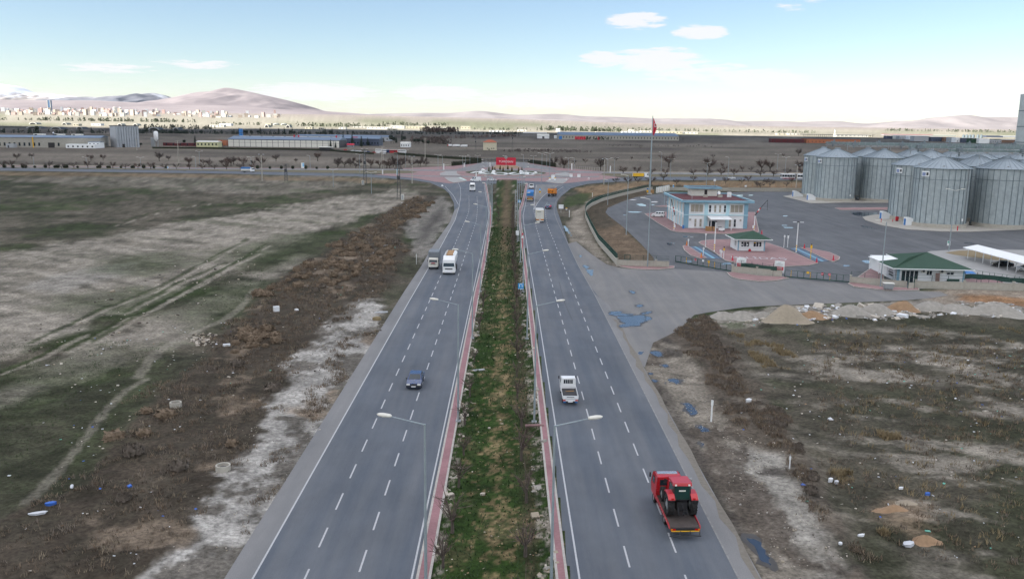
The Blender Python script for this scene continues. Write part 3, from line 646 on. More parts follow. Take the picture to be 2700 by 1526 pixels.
slab('gate_island', W([(2110.6, 653), (2135.8, 655.7), (2186, 665.8), (2214, 678.4), (2211.5, 686), (2198.9, 691), (2183.7, 687.5)]), -.05, .15, M['pinkpave'], 'narrow red paved island right of the far weighbridge')
M['weigh'] = mat('weighbridge_plate', (.075, .115, .17), .5, .3, var=.25, scale=1)
for pts, lb in (([(1817, 650.6), (1846, 650.6), (1905, 682), (1861, 682)], 'blue-grey weighbridge deck left of the guard hut'), ([(2082.8, 655.5), (2107, 653.2), (2186, 688.3), (2154, 691)], 'blue-grey weighbridge deck right of the guard hut')):
 o = MB().prism(W(pts), -.05, .06).build('weighbridge', M['weigh'])
 tag(o, lb, 'weighbridge')
 q = [Vector((*p, .066)) for p in W(pts)]
 MB().add([q[0].lerp(q[1], a_) if b_ == 0 else q[3].lerp(q[2], a_) for a_, b_ in ((.42, 0), (.6, 0), (.6, 1), (.42, 1))], [(3, 2, 1, 0)]).build('centre_stripe', mat('worn_blue_stripe', (.16, .33, .42), .6, var=.2), o)
for pts, lb in (([(1628, 700), (1633, 694.5), (1655, 697), (1720, 702), (1778, 702), (1777, 707.7), (1733, 711.5), (1700, 711.5), (1663, 709), (1640, 705)], 'red pavement in front of the wall left of the gate'),
    ([(1917, 719.5), (1931, 718.5), (2000, 728), (2068, 731), (2080, 734), (2048.6, 740.5), (2004, 743.2), (1950, 737.4), (1931, 732), (1923.6, 727.5)], 'red pavement below the two notice boards'),
    ([(2236.7, 748.5), (2245, 744), (2330, 758), (2420, 760.5), (2423.5, 765.8), (2340, 767.2), (2252, 757)], 'red pavement under the waste container')):
 slab('pavement', W(pts), -.05, .14, M['pinkpave'], lb)
slab('pavement', W([(2262, 731.4), (2323.8, 688.5), (2330, 690), (2330, 740), (2300, 741)]), -.05, .14, M['pinkpave'], 'red paved corner beside the gatehouse')
slab('pavement', W([(2541, 735), (2545, 728), (2640, 736), (2650, 752), (2545, 746)]), -.05, .14, M['pinkpave'], 'red paved court behind the green netting')
slab('silo_plinth', W([(2065, 518.5), (2085, 515), (2130, 509), (2450, 500), (2450, 530), (2347, 535.5), (2226, 535), (2170, 536.5), (2135, 536)]), -.05, .16, M['concpad'], 'concrete pad under the far group of silos')
slab('silo_plinth', W([(2274.6, 573), (2300, 568), (2420, 560), (3000, 560), (3000, 597), (2700, 605.6), (2555, 612), (2479, 610.7), (2390, 605.6), (2322, 594), (2282, 581.6)]), -.05, .16, M['concpad'], 'concrete pad under the near group of silos')
slab('traffic_island', W([(2201, 549), (2345, 547.4), (2380, 550), (2345, 554.3), (2216.5, 554.3)]), -.05, .14, M['pinkpave'], 'low red paved island between the two silo groups')
sheet('parking', W([(2436, 667), (2454, 662), (2550, 656), (2950, 664), (2950, 772), (2540, 744), (2545, 710)]), .004, M['grey_pave'], 'pale paved parking ground under the carport')
sheet('grass_patch', W([(2491.6, 665.8), (2529, 660.7), (2592.5, 660.7), (2700, 686), (2760, 700), (2760, 708), (2700, 694), (2605, 683.5), (2517, 672)]), .03, M['straw'], 'dry grass patch behind the carport')
m, n, l, b = new_mat('standing_water')
b.inputs['Base Color'].default_value = (.04, .055, .08, 1); b.inputs['Roughness'].default_value = .02; b.inputs['IOR'].default_value = 1.45; b.inputs['Specular IOR Level'].default_value = .5
ns = n.new('ShaderNodeTexNoise'); ns.inputs['Scale'].default_value = .8; bp = n.new('ShaderNodeBump'); bp.inputs['Strength'].default_value = .02; l.new(ns.outputs['Fac'], bp.inputs['Height']); l.new(bp.outputs[0], b.inputs['Normal'])
M['water'] = m
M['wet'] = mat('wet_mud', (.042, .036, .03), .5, var=.3, scale=2)
def ragged(pts, r, sub=5):
 out = []
 for i in range(len(pts)):
  a, b_ = Vector(pts[i]), Vector(pts[(i + 1) % len(pts)])
  L = (b_ - a).length; nn = Vector((-(b_ - a).y, (b_ - a).x)).normalized()
  for k in range(sub):
   t = k / sub; out.append(a.lerp(b_, t) + nn * rnd.uniform(-1, 1) * min(r, L * .12) * (1 if k else .4))
 return out
def puddle(pts, lb, z=.02, rim=.35):
 w = W(pts); c = sum((Vector(p) for p in w), Vector((0, 0))) / len(w)
 o = MB().flat(ragged(w, .35), z).build('puddle', M['water']); tag(o, lb, kind='structure')
 if rim:
  big = [c + (Vector(p) - c) * (1 + rim / max(.6, (Vector(p) - c).length)) for p in w]
  MB().flat(ragged(big, .5), z - .008).build('wet_rim', M['wet'], o)
k6 = lambda l_: [(1500 + a / 3.235, 750 + b / 3.235) for a, b in l_]
puddle(k6([(405, 278), (500, 268), (640, 262), (705, 285), (650, 318), (610, 335), (605, 352), (520, 356), (440, 366), (428, 350), (475, 335), (440, 300)]), 'largest sky-blue puddle on the apron beside the road', .024)
puddle(k6([(352, 232), (440, 228), (462, 238), (420, 246), (560, 252), (540, 262), (400, 268), (345, 258)]), 'ragged puddle just above the largest one on the apron', .024)
puddle(k6([(615, 258), (640, 238), (700, 228), (706, 240), (660, 252)]), 'thin puddle touching the largest one on its right', .024)
puddle(k6([(572, 178), (610, 170), (635, 180), (600, 194), (580, 190)]), 'small puddle above the largest one on the apron', .024)
puddle(k6([(512, 56), (540, 54), (570, 72), (545, 80)]), 'small oval puddle on the upper apron', .024)
puddle(k6([(590, 575), (630, 570), (628, 595), (600, 598)]), 'small round puddle at the corner of the mud', .0)
puddle(k6([(685, 575), (740, 566), (790, 575), (796, 608), (760, 614), (720, 595)]), 'blue puddle beside the small round one on the mud', .0)
puddle(k6([(788, 685), (830, 680), (850, 695), (820, 705)]), 'small puddle in the middle of the muddy verge', .0)
puddle(k6([(835, 770), (865, 772), (860, 785), (840, 783)]), 'tiny rusty puddle above the crescent one', .0, .5)
puddle(k6([(845, 800), (885, 798), (945, 820), (930, 850), (880, 853), (850, 835)]), 'crescent puddle in the rusty mud', .0, .6)
puddle(k6([(710, 805), (760, 820), (740, 832), (715, 826)]), 'small puddle next to the road edge by the crescent one', .0)
puddle(k6([(680, 752), (715, 755), (712, 766), (685, 764)]), 'thin puddle at the road edge', .0)
puddle(k6([(975, 1010), (1030, 1008), (1070, 1050), (1085, 1105), (1050, 1112), (1000, 1070)]), 'deep blue long puddle left of the white marker post', .0, .5)
puddle(k6([(1100, 1215), (1130, 1202), (1195, 1245), (1195, 1275), (1150, 1265)]), 'deep blue puddle below the white marker post', .0, .5)
puddle(k6([(1130, 1350), (1160, 1350), (1165, 1365), (1140, 1370)]), 'tiny puddle in a dark mud patch', .0, 1.2)
puddle([(1931, 1258), (1950, 1256), (1968, 1280), (1970, 1300), (1948, 1298), (1932, 1275)], 'dark long puddle near the lower edge of the mud', .0, .5)
puddle([(1968, 1418), (1990, 1420), (2030, 1470), (2032, 1490), (1998, 1470)], 'dark muddy puddle at the bottom edge', .0, .8)
k4 = lambda l_: [(1500 + a / 4.293, 420 + b / 4.293) for a, b in l_]
puddle(k4([(105, 1088), (150, 1088), (140, 1108), (120, 1106)]), 'small triangular puddle beside the road below the dirt lane', .024, 0)
puddle(k4([(160, 1200), (200, 1200), (226, 1225), (200, 1240), (170, 1222)]), 'puddle in a wheel rut on the upper apron', .024)
puddle(k4([(190, 1245), (280, 1255), (262, 1320), (245, 1318), (210, 1275)]), 'triangular puddle at the road edge on the upper apron', .024, 0)
k8 = lambda l_: [(1350 + a / 10.304, 580 + b / 10.304) for a, b in l_]
puddle(k8([(1400, 160), (1450, 160), (1520, 230), (1560, 320), (1500, 320), (1440, 230)]), 'bright water in the ditch beside the slip road', .0, .5)
puddle(k8([(1520, 345), (1590, 340), (1580, 375), (1545, 372)]), 'small bright water patch in the ditch', .0, .4)
puddle(k8([(1590, 405), (1630, 405), (1628, 430), (1600, 430)]), 'smallest bright water patch in the ditch', .0, .5)
for i, (l_, lb) in enumerate((([(760, 508), (830, 502), (880, 520), (860, 534), (800, 528)], 'white gleaming puddle in two lobes left of the office'), ([(660, 592), (760, 590), (830, 597), (780, 607), (680, 602)], 'longest white gleaming puddle left of the parked van'),
    ([(695, 456), (760, 457), (755, 464), (700, 463)], 'thin gleaming puddle nearest the curved wall'), ([(930, 478), (1003, 478), (1000, 489), (935, 488)], 'gleaming puddle left of the office corner'), ([(930, 510), (975, 512), (970, 521), (932, 520)], 'short gleaming puddle left of the office corner'),
    ([(1095, 482), (1128, 482), (1128, 492), (1100, 491)], 'gleaming puddle against the office corner'), ([(612, 628), (650, 629), (648, 635), (615, 634)], 'smallest gleaming puddle near the lamp pole'), ([(1895, 403), (1975, 405), (1970, 415), (1920, 418)], 'gleaming puddle behind the office roof'),
    ([(2030, 402), (2088, 404), (2082, 413), (2035, 411)], 'gleaming puddle near the blue silo door'), ([(2416, 637), (2475, 638), (2470, 648), (2420, 646)], 'gleaming puddle in the open yard'), ([(2430, 767), (2535, 770), (2540, 778), (2440, 778)], 'long gleaming puddle in the open yard'),
    ([(2405, 745), (2470, 744), (2468, 752), (2410, 752)], 'thin gleaming puddle in the open yard'), ([(1280, 870), (1420, 872), (1410, 884), (1300, 880)], 'dull puddle in front of the office'), ([(1110, 945), (1215, 940), (1205, 968), (1150, 972), (1115, 960)], 'dark reflecting puddle left of the weighbridge'),
    ([(1310, 1145), (1400, 1150), (1390, 1165), (1330, 1160)], 'dull puddle behind the gate'), ([(1700, 1175), (1850, 1170), (1850, 1190), (1720, 1192)], 'dull puddle behind the gate below the letters'))):
 puddle(k4(l_), lb, .012, 0)
k5 = lambda l_: [(2050 + a / 3.963, 270 + b / 3.963) for a, b in l_]
puddle(k5([(760, 1145), (880, 1150), (1050, 1150), (1055, 1170), (900, 1190), (790, 1175)]), 'dark reflecting puddle between the silo groups', .012, 0)
k9 = lambda l_: [(2050 + a / 3.963, 580 + b / 3.963) for a, b in l_]
puddle(k9([(875, 425), (930, 418), (1045, 445), (1030, 458), (930, 450)]), 'pale blue puddle left of the gatehouse porch', .012, .3)
puddle(k9([(680, 472), (745, 472), (760, 482), (690, 486)]), 'small puddle behind the second gate', .012, .3)
puddle(k9([(860, 58), (900, 60), (1030, 92), (1000, 97), (900, 75)]), 'dark streak of water on the open yard', .012, 0)
puddle(k9([(1950, 238), (2060, 243), (2060, 250), (1960, 246)]), 'dark streak of water behind the carport', .012, 0)
puddle([(1206.7, 469.5), (1216, 469), (1222, 472), (1231.5, 476.8), (1226, 477), (1217, 473.8)], 'white gleaming water on the grey island before the roundabout', .155, 0)
# mountains
def mtn_mat(name, c1, c2, snow=0.0, snow_z=1200.0):
 m, n, l, b = new_mat(name)
 tc = n.new('ShaderNodeTexCoord'); ns = n.new('ShaderNodeTexNoise'); ns.inputs['Scale'].default_value = .0011; ns.inputs['Detail'].default_value = 9; ns.inputs['Roughness'].default_value = .62
 l.new(tc.outputs['Object'], ns.inputs['Vector'])
 mr = n.new('ShaderNodeMapRange'); mr.inputs['From Min'].default_value = .35; mr.inputs['From Max'].default_value = .65; l.new(ns.outputs['Fac'], mr.inputs['Value'])
 mx = n.new('ShaderNodeMix'); mx.data_type = 'RGBA'; mx.inputs['A'].default_value = (*c1, 1); mx.inputs['B'].default_value = (*c2, 1); l.new(mr.outputs['Result'], mx.inputs['Factor'])
 o = mx.outputs['Result']
 if snow:
  sp = n.new('ShaderNodeSeparateXYZ'); l.new(tc.outputs['Object'], sp.inputs[0])
  ad = n.new('ShaderNodeMath'); ad.operation = 'MULTIPLY_ADD'; ad.inputs[1].default_value = 900.0; l.new(ns.outputs['Fac'], ad.inputs[0]); l.new(sp.outputs['Z'], ad.inputs[2])
  r2 = n.new('ShaderNodeMapRange'); r2.inputs['From Min'].default_value = snow_z + 450 - 90; r2.inputs['From Max'].default_value = snow_z + 450 + 60; r2.inputs['To Max'].default_value = snow; l.new(ad.outputs[0], r2.inputs['Value'])
  m2 = n.new('ShaderNodeMix'); m2.data_type = 'RGBA'; l.new(r2.outputs['Result'], m2.inputs['Factor']); l.new(o, m2.inputs['A']); m2.inputs['B'].default_value = (.8, .82, .86, 1); o = m2.outputs['Result']
 l.new(o, b.inputs['Base Color']); b.inputs['Roughness'].default_value = 1; b.inputs['Specular IOR Level'].default_value = 0
 return m
def mountain(sil, dist, m_, label, depth=.34, rough=.16, seed=0, back=.25):
 """a ridge with the surveyed skyline: its crest at the distance dist, slopes on both sides"""
 P_ = [far_at(x, y, dist) for x, y in sil]
 xs = np.array([p.x for p in P_]); zs = np.array([p.z for p in P_])
 N, K = 150, 34
 u = np.linspace(xs[0], xs[-1], N); base = max(float(rise(dist, float(xs.mean()))) - 60, 5.0)
 h = np.interp(u, xs, zs) - base
 hs = np.convolve(np.pad(h, 2, 'edge'), np.ones(5) / 5, 'valid')
 v = np.concatenate([np.linspace(-1, 0, K), np.linspace(0, 1, 12)[1:]])
 U, V = np.meshgrid(u, v)
 foot = np.where(V < 0, 1 - (-V) ** 1.15, 1 - V ** 1.3)
 Yc = dist + np.where(V < 0, V * depth * dist * .5, V * back * dist)
 g = 1 - np.abs(2 * fbm(U / 1500 + seed, Yc / 2600 + seed * 3, 5, .55) - 1)
 foot = np.clip(foot, 0, 1)
 Hh = np.interp(U, u, hs) * foot
 Hh = Hh * (1 + (g - .8) * rough * 6 * np.clip(-V, 0, 1) * (1 - np.clip(-V, 0, 1)) * 2) + (g - .8) * hs.mean() * rough * 1.2 * np.clip(np.abs(V) * 6, 0, 1)
 end = np.clip(np.minimum(U - u[0], u[-1] - U) / (u[-1] - u[0]) * 14, 0, 1)
 Z = base + np.maximum(Hh, -4) * (.25 + .75 * end)
 vs_ = np.stack([U, Yc, Z], -1).reshape(-1, 3); r_, c_ = U.shape; ix = np.arange(r_ * c_).reshape(r_, c_)
 fs = np.stack([ix[:-1, :-1], ix[:-1, 1:], ix[1:, 1:], ix[1:, :-1]], -1).reshape(-1, 4)
 me = bpy.data.meshes.new('mountain'); me.from_pydata(vs_.tolist(), [], fs.tolist()); me.materials.append(m_); me.shade_smooth()
 return tag(put('mountain', me), label, kind='structure')
mA = mtn_mat('snowy_rock', (.26, .235, .225), (.36, .33, .31), .95, 640)
mB = mtn_mat('blue_grey_rock', (.13, .14, .165), (.21, .21, .23), .9, 720)
mC = mtn_mat('rosy_steppe_slope', (.22, .195, .2), (.30, .265, .265))
mD = mtn_mat('pale_steppe_hills', (.22, .2, .2), (.29, .265, .26))
mountain([(-500, 225), (-250, 205), (-80, 218), (0, 222), (27, 225), (49, 235), (81, 249), (103, 252), (125, 247.5), (152, 250), (190, 256), (217, 258), (300, 268)], 26000, mA, 'snow-covered mountain massif at the far left', seed=1, rough=.22)
mountain([(60, 275), (130, 266), (187, 261), (245, 257), (285, 260), (326, 254), (367, 253), (391, 246), (413, 246), (435, 254), (455, 262), (520, 272), (600, 285)], 21000, mB, 'blue-grey ridge with streaks of snow behind the town', seed=4, rough=.25)
mountain([(250, 284), (361, 272), (448, 260), (516, 243.5), (565, 241), (587, 231), (611, 233), (652, 241), (700, 252), (723, 257), (770, 268.6), (793, 275.6), (821, 288), (863, 294), (921, 298), (960, 302), (1040, 308)], 15000, mC, 'broad rosy hill with a dark right flank', seed=7, rough=.2, depth=.45)
mountain([(-400, 262), (-150, 260), (0, 263), (100, 265), (250, 265), (361, 271), (500, 275), (640, 281), (760, 290), (860, 299), (980, 306)], 11500, mC, 'gentle slope rising behind the distant town', seed=9, rough=.06, depth=.3)
mountain([(840, 306), (940, 302), (1026, 300), (1142, 297.7), (1200, 299), (1236, 293), (1262, 291.5), (1293, 295), (1363, 304.5), (1433, 301), (1480, 299.8), (1526, 306.8), (1596, 308), (1666, 310), (1719, 313), (1800, 312.6), (1886, 313), (1933, 321), (2035, 319), (2120, 323), (2176, 318), (2264, 326), (2300, 327), (2385, 319), (2460, 317), (2600, 318), (2800, 326)], 22000, mD, 'long line of low pale hills across the horizon', seed=12, rough=.2)
mountain([(2270, 338), (2330, 330), (2404, 318.5), (2456, 318.8), (2486, 308.6), (2540, 303.9), (2567, 304.5), (2592, 310), (2662, 309), (2700, 313), (2850, 306), (3100, 325)], 14500, mD, 'rounded pale hill at the far right', seed=15, rough=.18)
# the cloud whose shade lies over the near plain
m, n, l, b = new_mat('cloud'); n.remove(b)
tr = n.new('ShaderNodeBsdfTranslucent'); tr.inputs['Color'].default_value = (.70, .71, .74, 1); l.new(tr.outputs[0], n['Material Output'].inputs['Surface'])
CZ = 1500.0
sh = Vector((SUN_DIR.x, SUN_DIR.y)) * (CZ / SUN_DIR.z)
mb = MB(); NX, NY = 90, 70
gx = np.linspace(-9000, 9000, NX); gy = np.linspace(-7500, 3150, NY)
GX, GY = np.meshgrid(gx, gy)
ed = np.clip(np.minimum(np.minimum(GX + 9000, 9000 - GX), np.minimum(GY + 7500, 3150 - GY)) / 900, 0, 1)
top = CZ + 30 + 260 * fbm(GX / 1500, GY / 1500 + 40, 4) * ed; bot = CZ - 10 - 60 * fbm(GX / 800 + 9, GY / 800, 3) * ed
wob = (fbm(GX / 700, GY * 0 + 3, 4) - .5) * 700 * np.clip((GY - 1500) / 1600, 0, 1)
for ZZ_ in (top, bot):
 mb.v += [tuple(p) for p in np.stack([GX + sh.x, GY + wob + sh.y, ZZ_], -1).reshape(-1, 3)]
ix = np.arange(NX * NY).reshape(NY, NX)
q = np.stack([ix[:-1, :-1], ix[:-1, 1:], ix[1:, 1:], ix[1:, :-1]], -1).reshape(-1, 4)
mb.f += [tuple(a) for a in q] + [tuple(a[::-1] + NX * NY) for a in q]
rim = list(ix[0, :]) + list(ix[1:, -1]) + list(ix[-1, -2::-1]) + list(ix[-2:0:-1, 0])
mb.f += [(int(rim[i]), int(rim[i] + NX * NY), int(rim[(i + 1) % len(rim)] + NX * NY), int(rim[(i + 1) % len(rim)])) for i in range(len(rim))]
mb.mi = [0] * len(mb.f)
tag(mb.build('cloud', m, smooth=True), 'broad white cloud drifting over the road and its fields', kind='structure')
# vehicles (front towards +Y, wheels on z = 0)
def sub(a, b, c, d, u0, u1, v0, v1):
 a, b, c, d = map(Vector, (a, b, c, d))
 f = lambda u, v: a.lerp(b, u).lerp(d.lerp(c, u), v)
 return f(u0, v0), f(u1, v0), f(u1, v1), f(u0, v1)
def pane(root, name, q, m_, u0=0.0, u1=1.0, v0=0.0, v1=1.0, t=.012):
 return MB().slab(*sub(*q, u0, u1, v0, v1), t).build(name, m_, root)
def bx(root, name, c, d, m_, bevel=0.0, rz=0.0, rx=0.0):
 return MB().box((0, 0, 0), d).build(name, m_, root, bevel) if False else _bx(root, name, c, d, m_, bevel, rz, rx)
def _bx(root, name, c, d, m_, bevel, rz, rx):
 o = MB().box((0, 0, 0), d).build(name, m_, root, bevel); o.location = c; o.rotation_euler = (rx, 0, rz); return o
_wm = {}
def wheels(root, spots, r, w, rimm='steel'):
 k = (r, w, rimm)
 if k not in _wm:
  p = [(r * .55, -w / 2), (r * .9, -w / 2), (r, -w * .38), (r, w * .38), (r * .9, w / 2), (r * .55, w / 2), (r * .55, -w / 2)]
  a = MB().lathe(p, 18); a.v = [(z, x, y) for x, y, z in a.v]
  b_ = MB().cyl((-w * .4, 0, 0), (w * .4, 0, 0), r * .57, n=14).cyl((-w * .46, 0, 0), (w * .46, 0, 0), r * .2, n=8)
  _wm[k] = (a.mesh('wheel', M['rubber']), b_.mesh('rim', M[rimm]))
 for x, y in spots:
  o = put('wheel', _wm[k][0], root, (x, y, r)); put('rim', _wm[k][1], o)
def pair(root, name, x, y, z, d, m_, bevel=0.0):
 for s_ in (-1, 1): _bx(root, name, (s_ * x, y, z), d, m_, bevel, 0, 0)
def house_q(prof_a, prof_b, hw, zt, tw, zmax, flip=False):
 """quad on the sloping end of a cabin between two profile points, seen from outside"""
 w = lambda z: hw * (1 + (tw - 1) * max(0, z - zt) / (zmax - zt))
 (ya, za), (yb, zb) = prof_a, prof_b
 q = [(w(za), ya, za), (-w(za), ya, za), (-w(zb), yb, zb), (w(zb), yb, zb)]
 return [q[1], q[0], q[3], q[2]] if flip else q
def car(root, paint, low, cab_, hw=.82, tw=.8, wr=.31, ax=(1.3, -1.25), belt=.9, sides=((.06, .48), (.54, .95)), glass='glass'):
 """low, cab_: side profiles (y, z) of the body and of the glasshouse (front-bottom, front-top, rear-top, rear-bottom)"""
 MB().side(low, hw).build('body', paint, root, .05, False)
 zmax = max(p[1] for p in cab_); zb = min(p[1] for p in cab_)
 MB().side([(cab_[0][0], zb - .05)] + list(cab_) + [(cab_[-1][0], zb - .05)], hw * .97, zt=zb, tw=tw).build('cabin', paint, root, .03)
 k = hw * .97
 pane(root, 'windscreen', house_q(cab_[0], cab_[1], k, zb, tw, zmax), M[glass], .06, .94, .06, .93)
 pane(root, 'rear_window', house_q(cab_[-1], cab_[-2], k, zb, tw, zmax, True), M[glass], .08, .92, .12, .9)
 w = lambda z: k * (1 + (tw - 1) * (z - zb) / (zmax - zb))
 for s_ in (-1, 1):
  q = [(s_ * w(z), y, z) for y, z in (cab_[-1], cab_[0], cab_[1], cab_[-2])]
  if s_ < 0: q = [q[1], q[0], q[3], q[2]]
  for a, b_ in sides:
   if s_ < 0: a, b_ = 1 - b_, 1 - a
   pane(root, 'side_window', q, M[glass], a, b_, .14, .88)
 yf = max(p[0] for p in low); yr = min(p[0] for p in low)
 pair(root, 'headlight', hw * .74, yf - .02, .62, (.36, .1, .15), M['lens'])
 _bx(root, 'grille', (0, yf - .01, .6), (hw * .8, .08, .14), M['black'], 0, 0, 0)
 _bx(root, 'bumper', (0, yf - .02, .4), (hw * 1.96, .18, .2), M['black'], .03, 0, 0)
 _bx(root, 'bumper', (0, yr + .02, .42), (hw * 1.96, .18, .22), M['black'], .03, 0, 0)
 _bx(root, 'number_plate', (0, yf + .075, .4), (.5, .02, .11), M['whitewall'], 0, 0, 0)
 _bx(root, 'number_plate', (0, yr - .075, .5), (.5, .02, .11), M['whitewall'], 0, 0, 0)
 pair(root, 'tail_light', hw * .78, yr - .0, .72, (.3, .1, .18), M['tail'])
 pair(root, 'wing_mirror', hw + .1, cab_[0][0] - .15, zb + .08, (.18, .1, .13), M['black'], .02)
 wheels(root, [(s_ * (hw - .08), y) for s_ in (-1, 1) for y in ax], wr, .19)
SEDAN = ([(2.08, .22), (2.12, .45), (2.05, .72), (1.0, .9), (-1.4, .94), (-2.02, .9), (-2.1, .55), (-2.05, .24)], [(1.02, .88), (.28, 1.36), (-.95, 1.38), (-1.5, .92)])
def sedan(name, label, loc, rz, paint, cat='car', group=None, **kw):
 t = thing(name, label, cat, loc, rz, group); car(t, paint, *SEDAN, **kw); return t
BROAD = ([(2.0, .22), (2.1, .5), (2.0, .85), (1.25, 1.06), (-2.05, 1.08), (-2.1, .6), (-2.05, .24)], [(1.3, 1.02), (.55, 1.72), (-1.85, 1.78), (-2.05, 1.04)])
VAN = ([(2.6, .25), (2.72, .6), (2.6, 1.0), (1.75, 1.3), (-2.75, 1.35), (-2.78, .6), (-2.75, .3)], [(1.85, 1.28), (1.0, 2.2), (-2.6, 2.3), (-2.74, 1.3)])
PICK = ([(2.4, .28), (2.48, .55), (2.4, .88), (1.3, 1.02), (-.8, 1.04), (-2.5, 1.0), (-2.52, .5), (-2.48, .3)], [(1.35, 1.0), (.7, 1.66), (-.55, 1.68), (-.85, 1.0)])
def truck_cab(root, paint, yf, yr, hw, z0, z1, slope=.18, visor=True, deflector=False, mir='black', kb=.5, vt=.8):
 zb = z0 + (z1 - z0) * kb
 prof = [(yf, z0), (yf, zb), (yf - slope, z1 - .08), (yf - slope - .2, z1), (yr, z1), (yr, z0)]
 MB().side(prof, hw, zt=zb, tw=.94).build('cab', paint, root, .06)
 pane(root, 'windscreen', house_q((yf, zb), (yf - slope, z1 - .08), hw, zb, .94, z1), M['glass'], .05, .95, .05, vt)
 for s_ in (-1, 1):
  a = [(s_ * hw, yf - .95, zb), (s_ * hw, yf - .12, zb), (s_ * hw * .96, yf - .25, z1 - .3), (s_ * hw * .96, yf - .95, z1 - .3)]
  if s_ < 0: a = [a[1], a[0], a[3], a[2]]
  pane(root, 'side_window', a, M['glass'], .03, .97, .03, .97)
  _bx(root, 'wing_mirror', (s_ * (hw + .16), yf - .02, zb + .15 + .12 * z1), (.12, .1, .16 * z1), M[mir], .02, 0, 0)
 gh = (zb - z0)
 _bx(root, 'grille', (0, yf + .01, z0 + gh * .62), (hw * 1.1, .05, gh * .2), M['black'], 0, 0, 0)
 _bx(root, 'bumper', (0, yf + .04, z0 + .06), (hw * 2, .2, .34), paint, .04, 0, 0)
 pair(root, 'headlight', hw * .76, yf + .14, z0 + .1, (.36, .04, .2), M['lens'])
 _bx(root, 'number_plate', (0, yf + .15, z0 + .02), (.5, .02, .12), M['whitewall'], 0, 0, 0)
 if visor: _bx(root, 'sun_visor', (0, yf - slope + .12, z1 - .12), (hw * 1.7, .22, .05), M['black'], 0, 0, -.5)
 if deflector:
  MB().side([(yf - slope - .5, z1), (yr, z1 + .55), (yr, z1)], hw * .86).build('wind_deflector', paint, root, .05)
def chassis(root, yf, yr, z=.75, w=.9):
 b_ = MB()
 for s_ in (-1, 1): b_.box((s_ * w / 2, (yf + yr) / 2, z), (.12, yf - yr, .24))
 for k in range(5): b_.box((0, yr + (yf - yr) * (k + .5) / 5, z), (w, .12, .16))
 b_.build('chassis', M['dsteel'], root)
sedan('sedan', 'dark blue saloon car alone in the middle lane of the oncoming carriageway', (-10.35, 94.4, .01), math.pi, M['navy'])
t = thing('flatbed_pickup', 'small white flatbed pickup with an empty dark load bed', 'pickup', (6.95, 90.6, .01), 0)
truck_cab(t, M['white'], 2.0, .38, .8, .5, 1.95, .45, False)
q = [(-.76, .38, 1.22), (.76, .38, 1.22), (.73, .38, 1.9), (-.73, .38, 1.9)]
w_ = pane(t, 'rear_window', q, M['glass'], .16, .84, .2, .85)
for u in (.3, .43, .57, .7): MB().slab(*sub(*q, u - .012, u + .012, .2, .85), .03).build('window_bar', M['white'], w_)
_bx(t, 'load_floor', (0, -1.55, .8), (1.6, 3.5, .08), M['black'], 0, 0, 0)
_bx(t, 'head_board', (0, .27, 1.0), (1.7, .05, .36), M['white'], 0, 0, 0)
for s_ in (-1, 1): _bx(t, 'drop_side', (s_ * .83, -1.55, .98), (.04, 3.6, .32), M['white'], 0, 0, 0)
tg = _bx(t, 'tailgate', (0, -3.37, .98), (1.7, .05, .34), M['white'], 0, 0, 0)
_bx(tg, 'lettering', (0, -.035, .02), (.8, .02, .06), M['dsteel'], 0, 0, 0)
_bx(t, 'tail_board', (0, -3.35, .66), (1.6, .1, .2), M['white'], 0, 0, 0)
pair(t, 'tail_light', .66, -3.42, .66, (.3, .05, .12), M['tail'])
_bx(t, 'number_plate', (0, -3.43, .5), (.52, .03, .12), M['whitewall'], 0, 0, 0)
pair(t, 'mud_flap', .62, -3.3, .42, (.28, .03, .16), M['blue'])
_bx(t, 'tool', (.1, -.9, .88), (.9, .09, .07), M['wood'], 0, .12, 0)
chassis(t, 1.9, -3.2, .55, .7)
wheels(t, [(-.7, 1.35), (.7, 1.35), (-.7, -2.1), (.7, -2.1)], .3, .22)
t = thing('tow_truck', 'red flatbed tow truck with a sloping bed carrying a red tractor', 'truck', (13.05, 60.0, .01), R(2.3))
TOWY = 1.2
truck_cab(t, M['red'], 4.55, 2.95, 1.0, .7, 2.45, .3, False)
_bx(t, 'roof_plate', (0, 3.75, 2.48), (1.6, .5, .06), M['chrome'], 0, 0, 0)
q = [(-.9, 2.95, 1.7), (.9, 2.95, 1.7), (.9, 2.95, 2.3), (-.9, 2.95, 2.3)]
pane(t, 'rear_window', [q[0], q[1], q[2], q[3]], M['glass'], .1, .9, .1, .9)
bed = MB().side([(2.75, .95), (2.75, 1.07), (-2.5, .92), (-2.5, .8)], 1.08).build('load_bed', mat('rusty_deck', (.075, .062, .056), .6, .2, var=.45, scale=1.3), t)
for s_ in (-1, 1):
 rl_ = MB().slab((s_ * 1.1, 2.75, .98), (s_ * 1.1, -2.5, .82), (s_ * 1.1, -2.3, 1.02), (s_ * 1.1, 2.75, 1.3), .06 * -s_).build('side_rail', M['red'], t)
 for k in range(9): _bx(rl_, 'lettering', (s_ * 1.15, 2.1 - .45 * k, 1.13 - .02 * k), (.02, .3, .12), M['offwhite'], 0, 0, 0)
for s_ in (-1, 1): _bx(t, 'post', (s_ * 1.02, 2.68, 1.35), (.1, .1, .6), M['red'], 0, 0, 0)
_bx(t, 'head_board', (0, 2.72, 1.25), (2.1, .06, .4), M['red'], 0, 0, 0)
_bx(t, 'rear_beam', (0, -2.56, .78), (2.16, .08, .22), M['black'], 0, 0, 0)
_bx(t, 'reflective_strip', (0, -2.61, .68), (2.1, .02, .08), M['yellow'], 0, 0, 0)
pair(t, 'tail_light', .88, -2.61, .8, (.34, .04, .13), M['tail']); pair(t, 'indicator', 1.0, -2.63, .82, (.12, .04, .1), M['amber'])
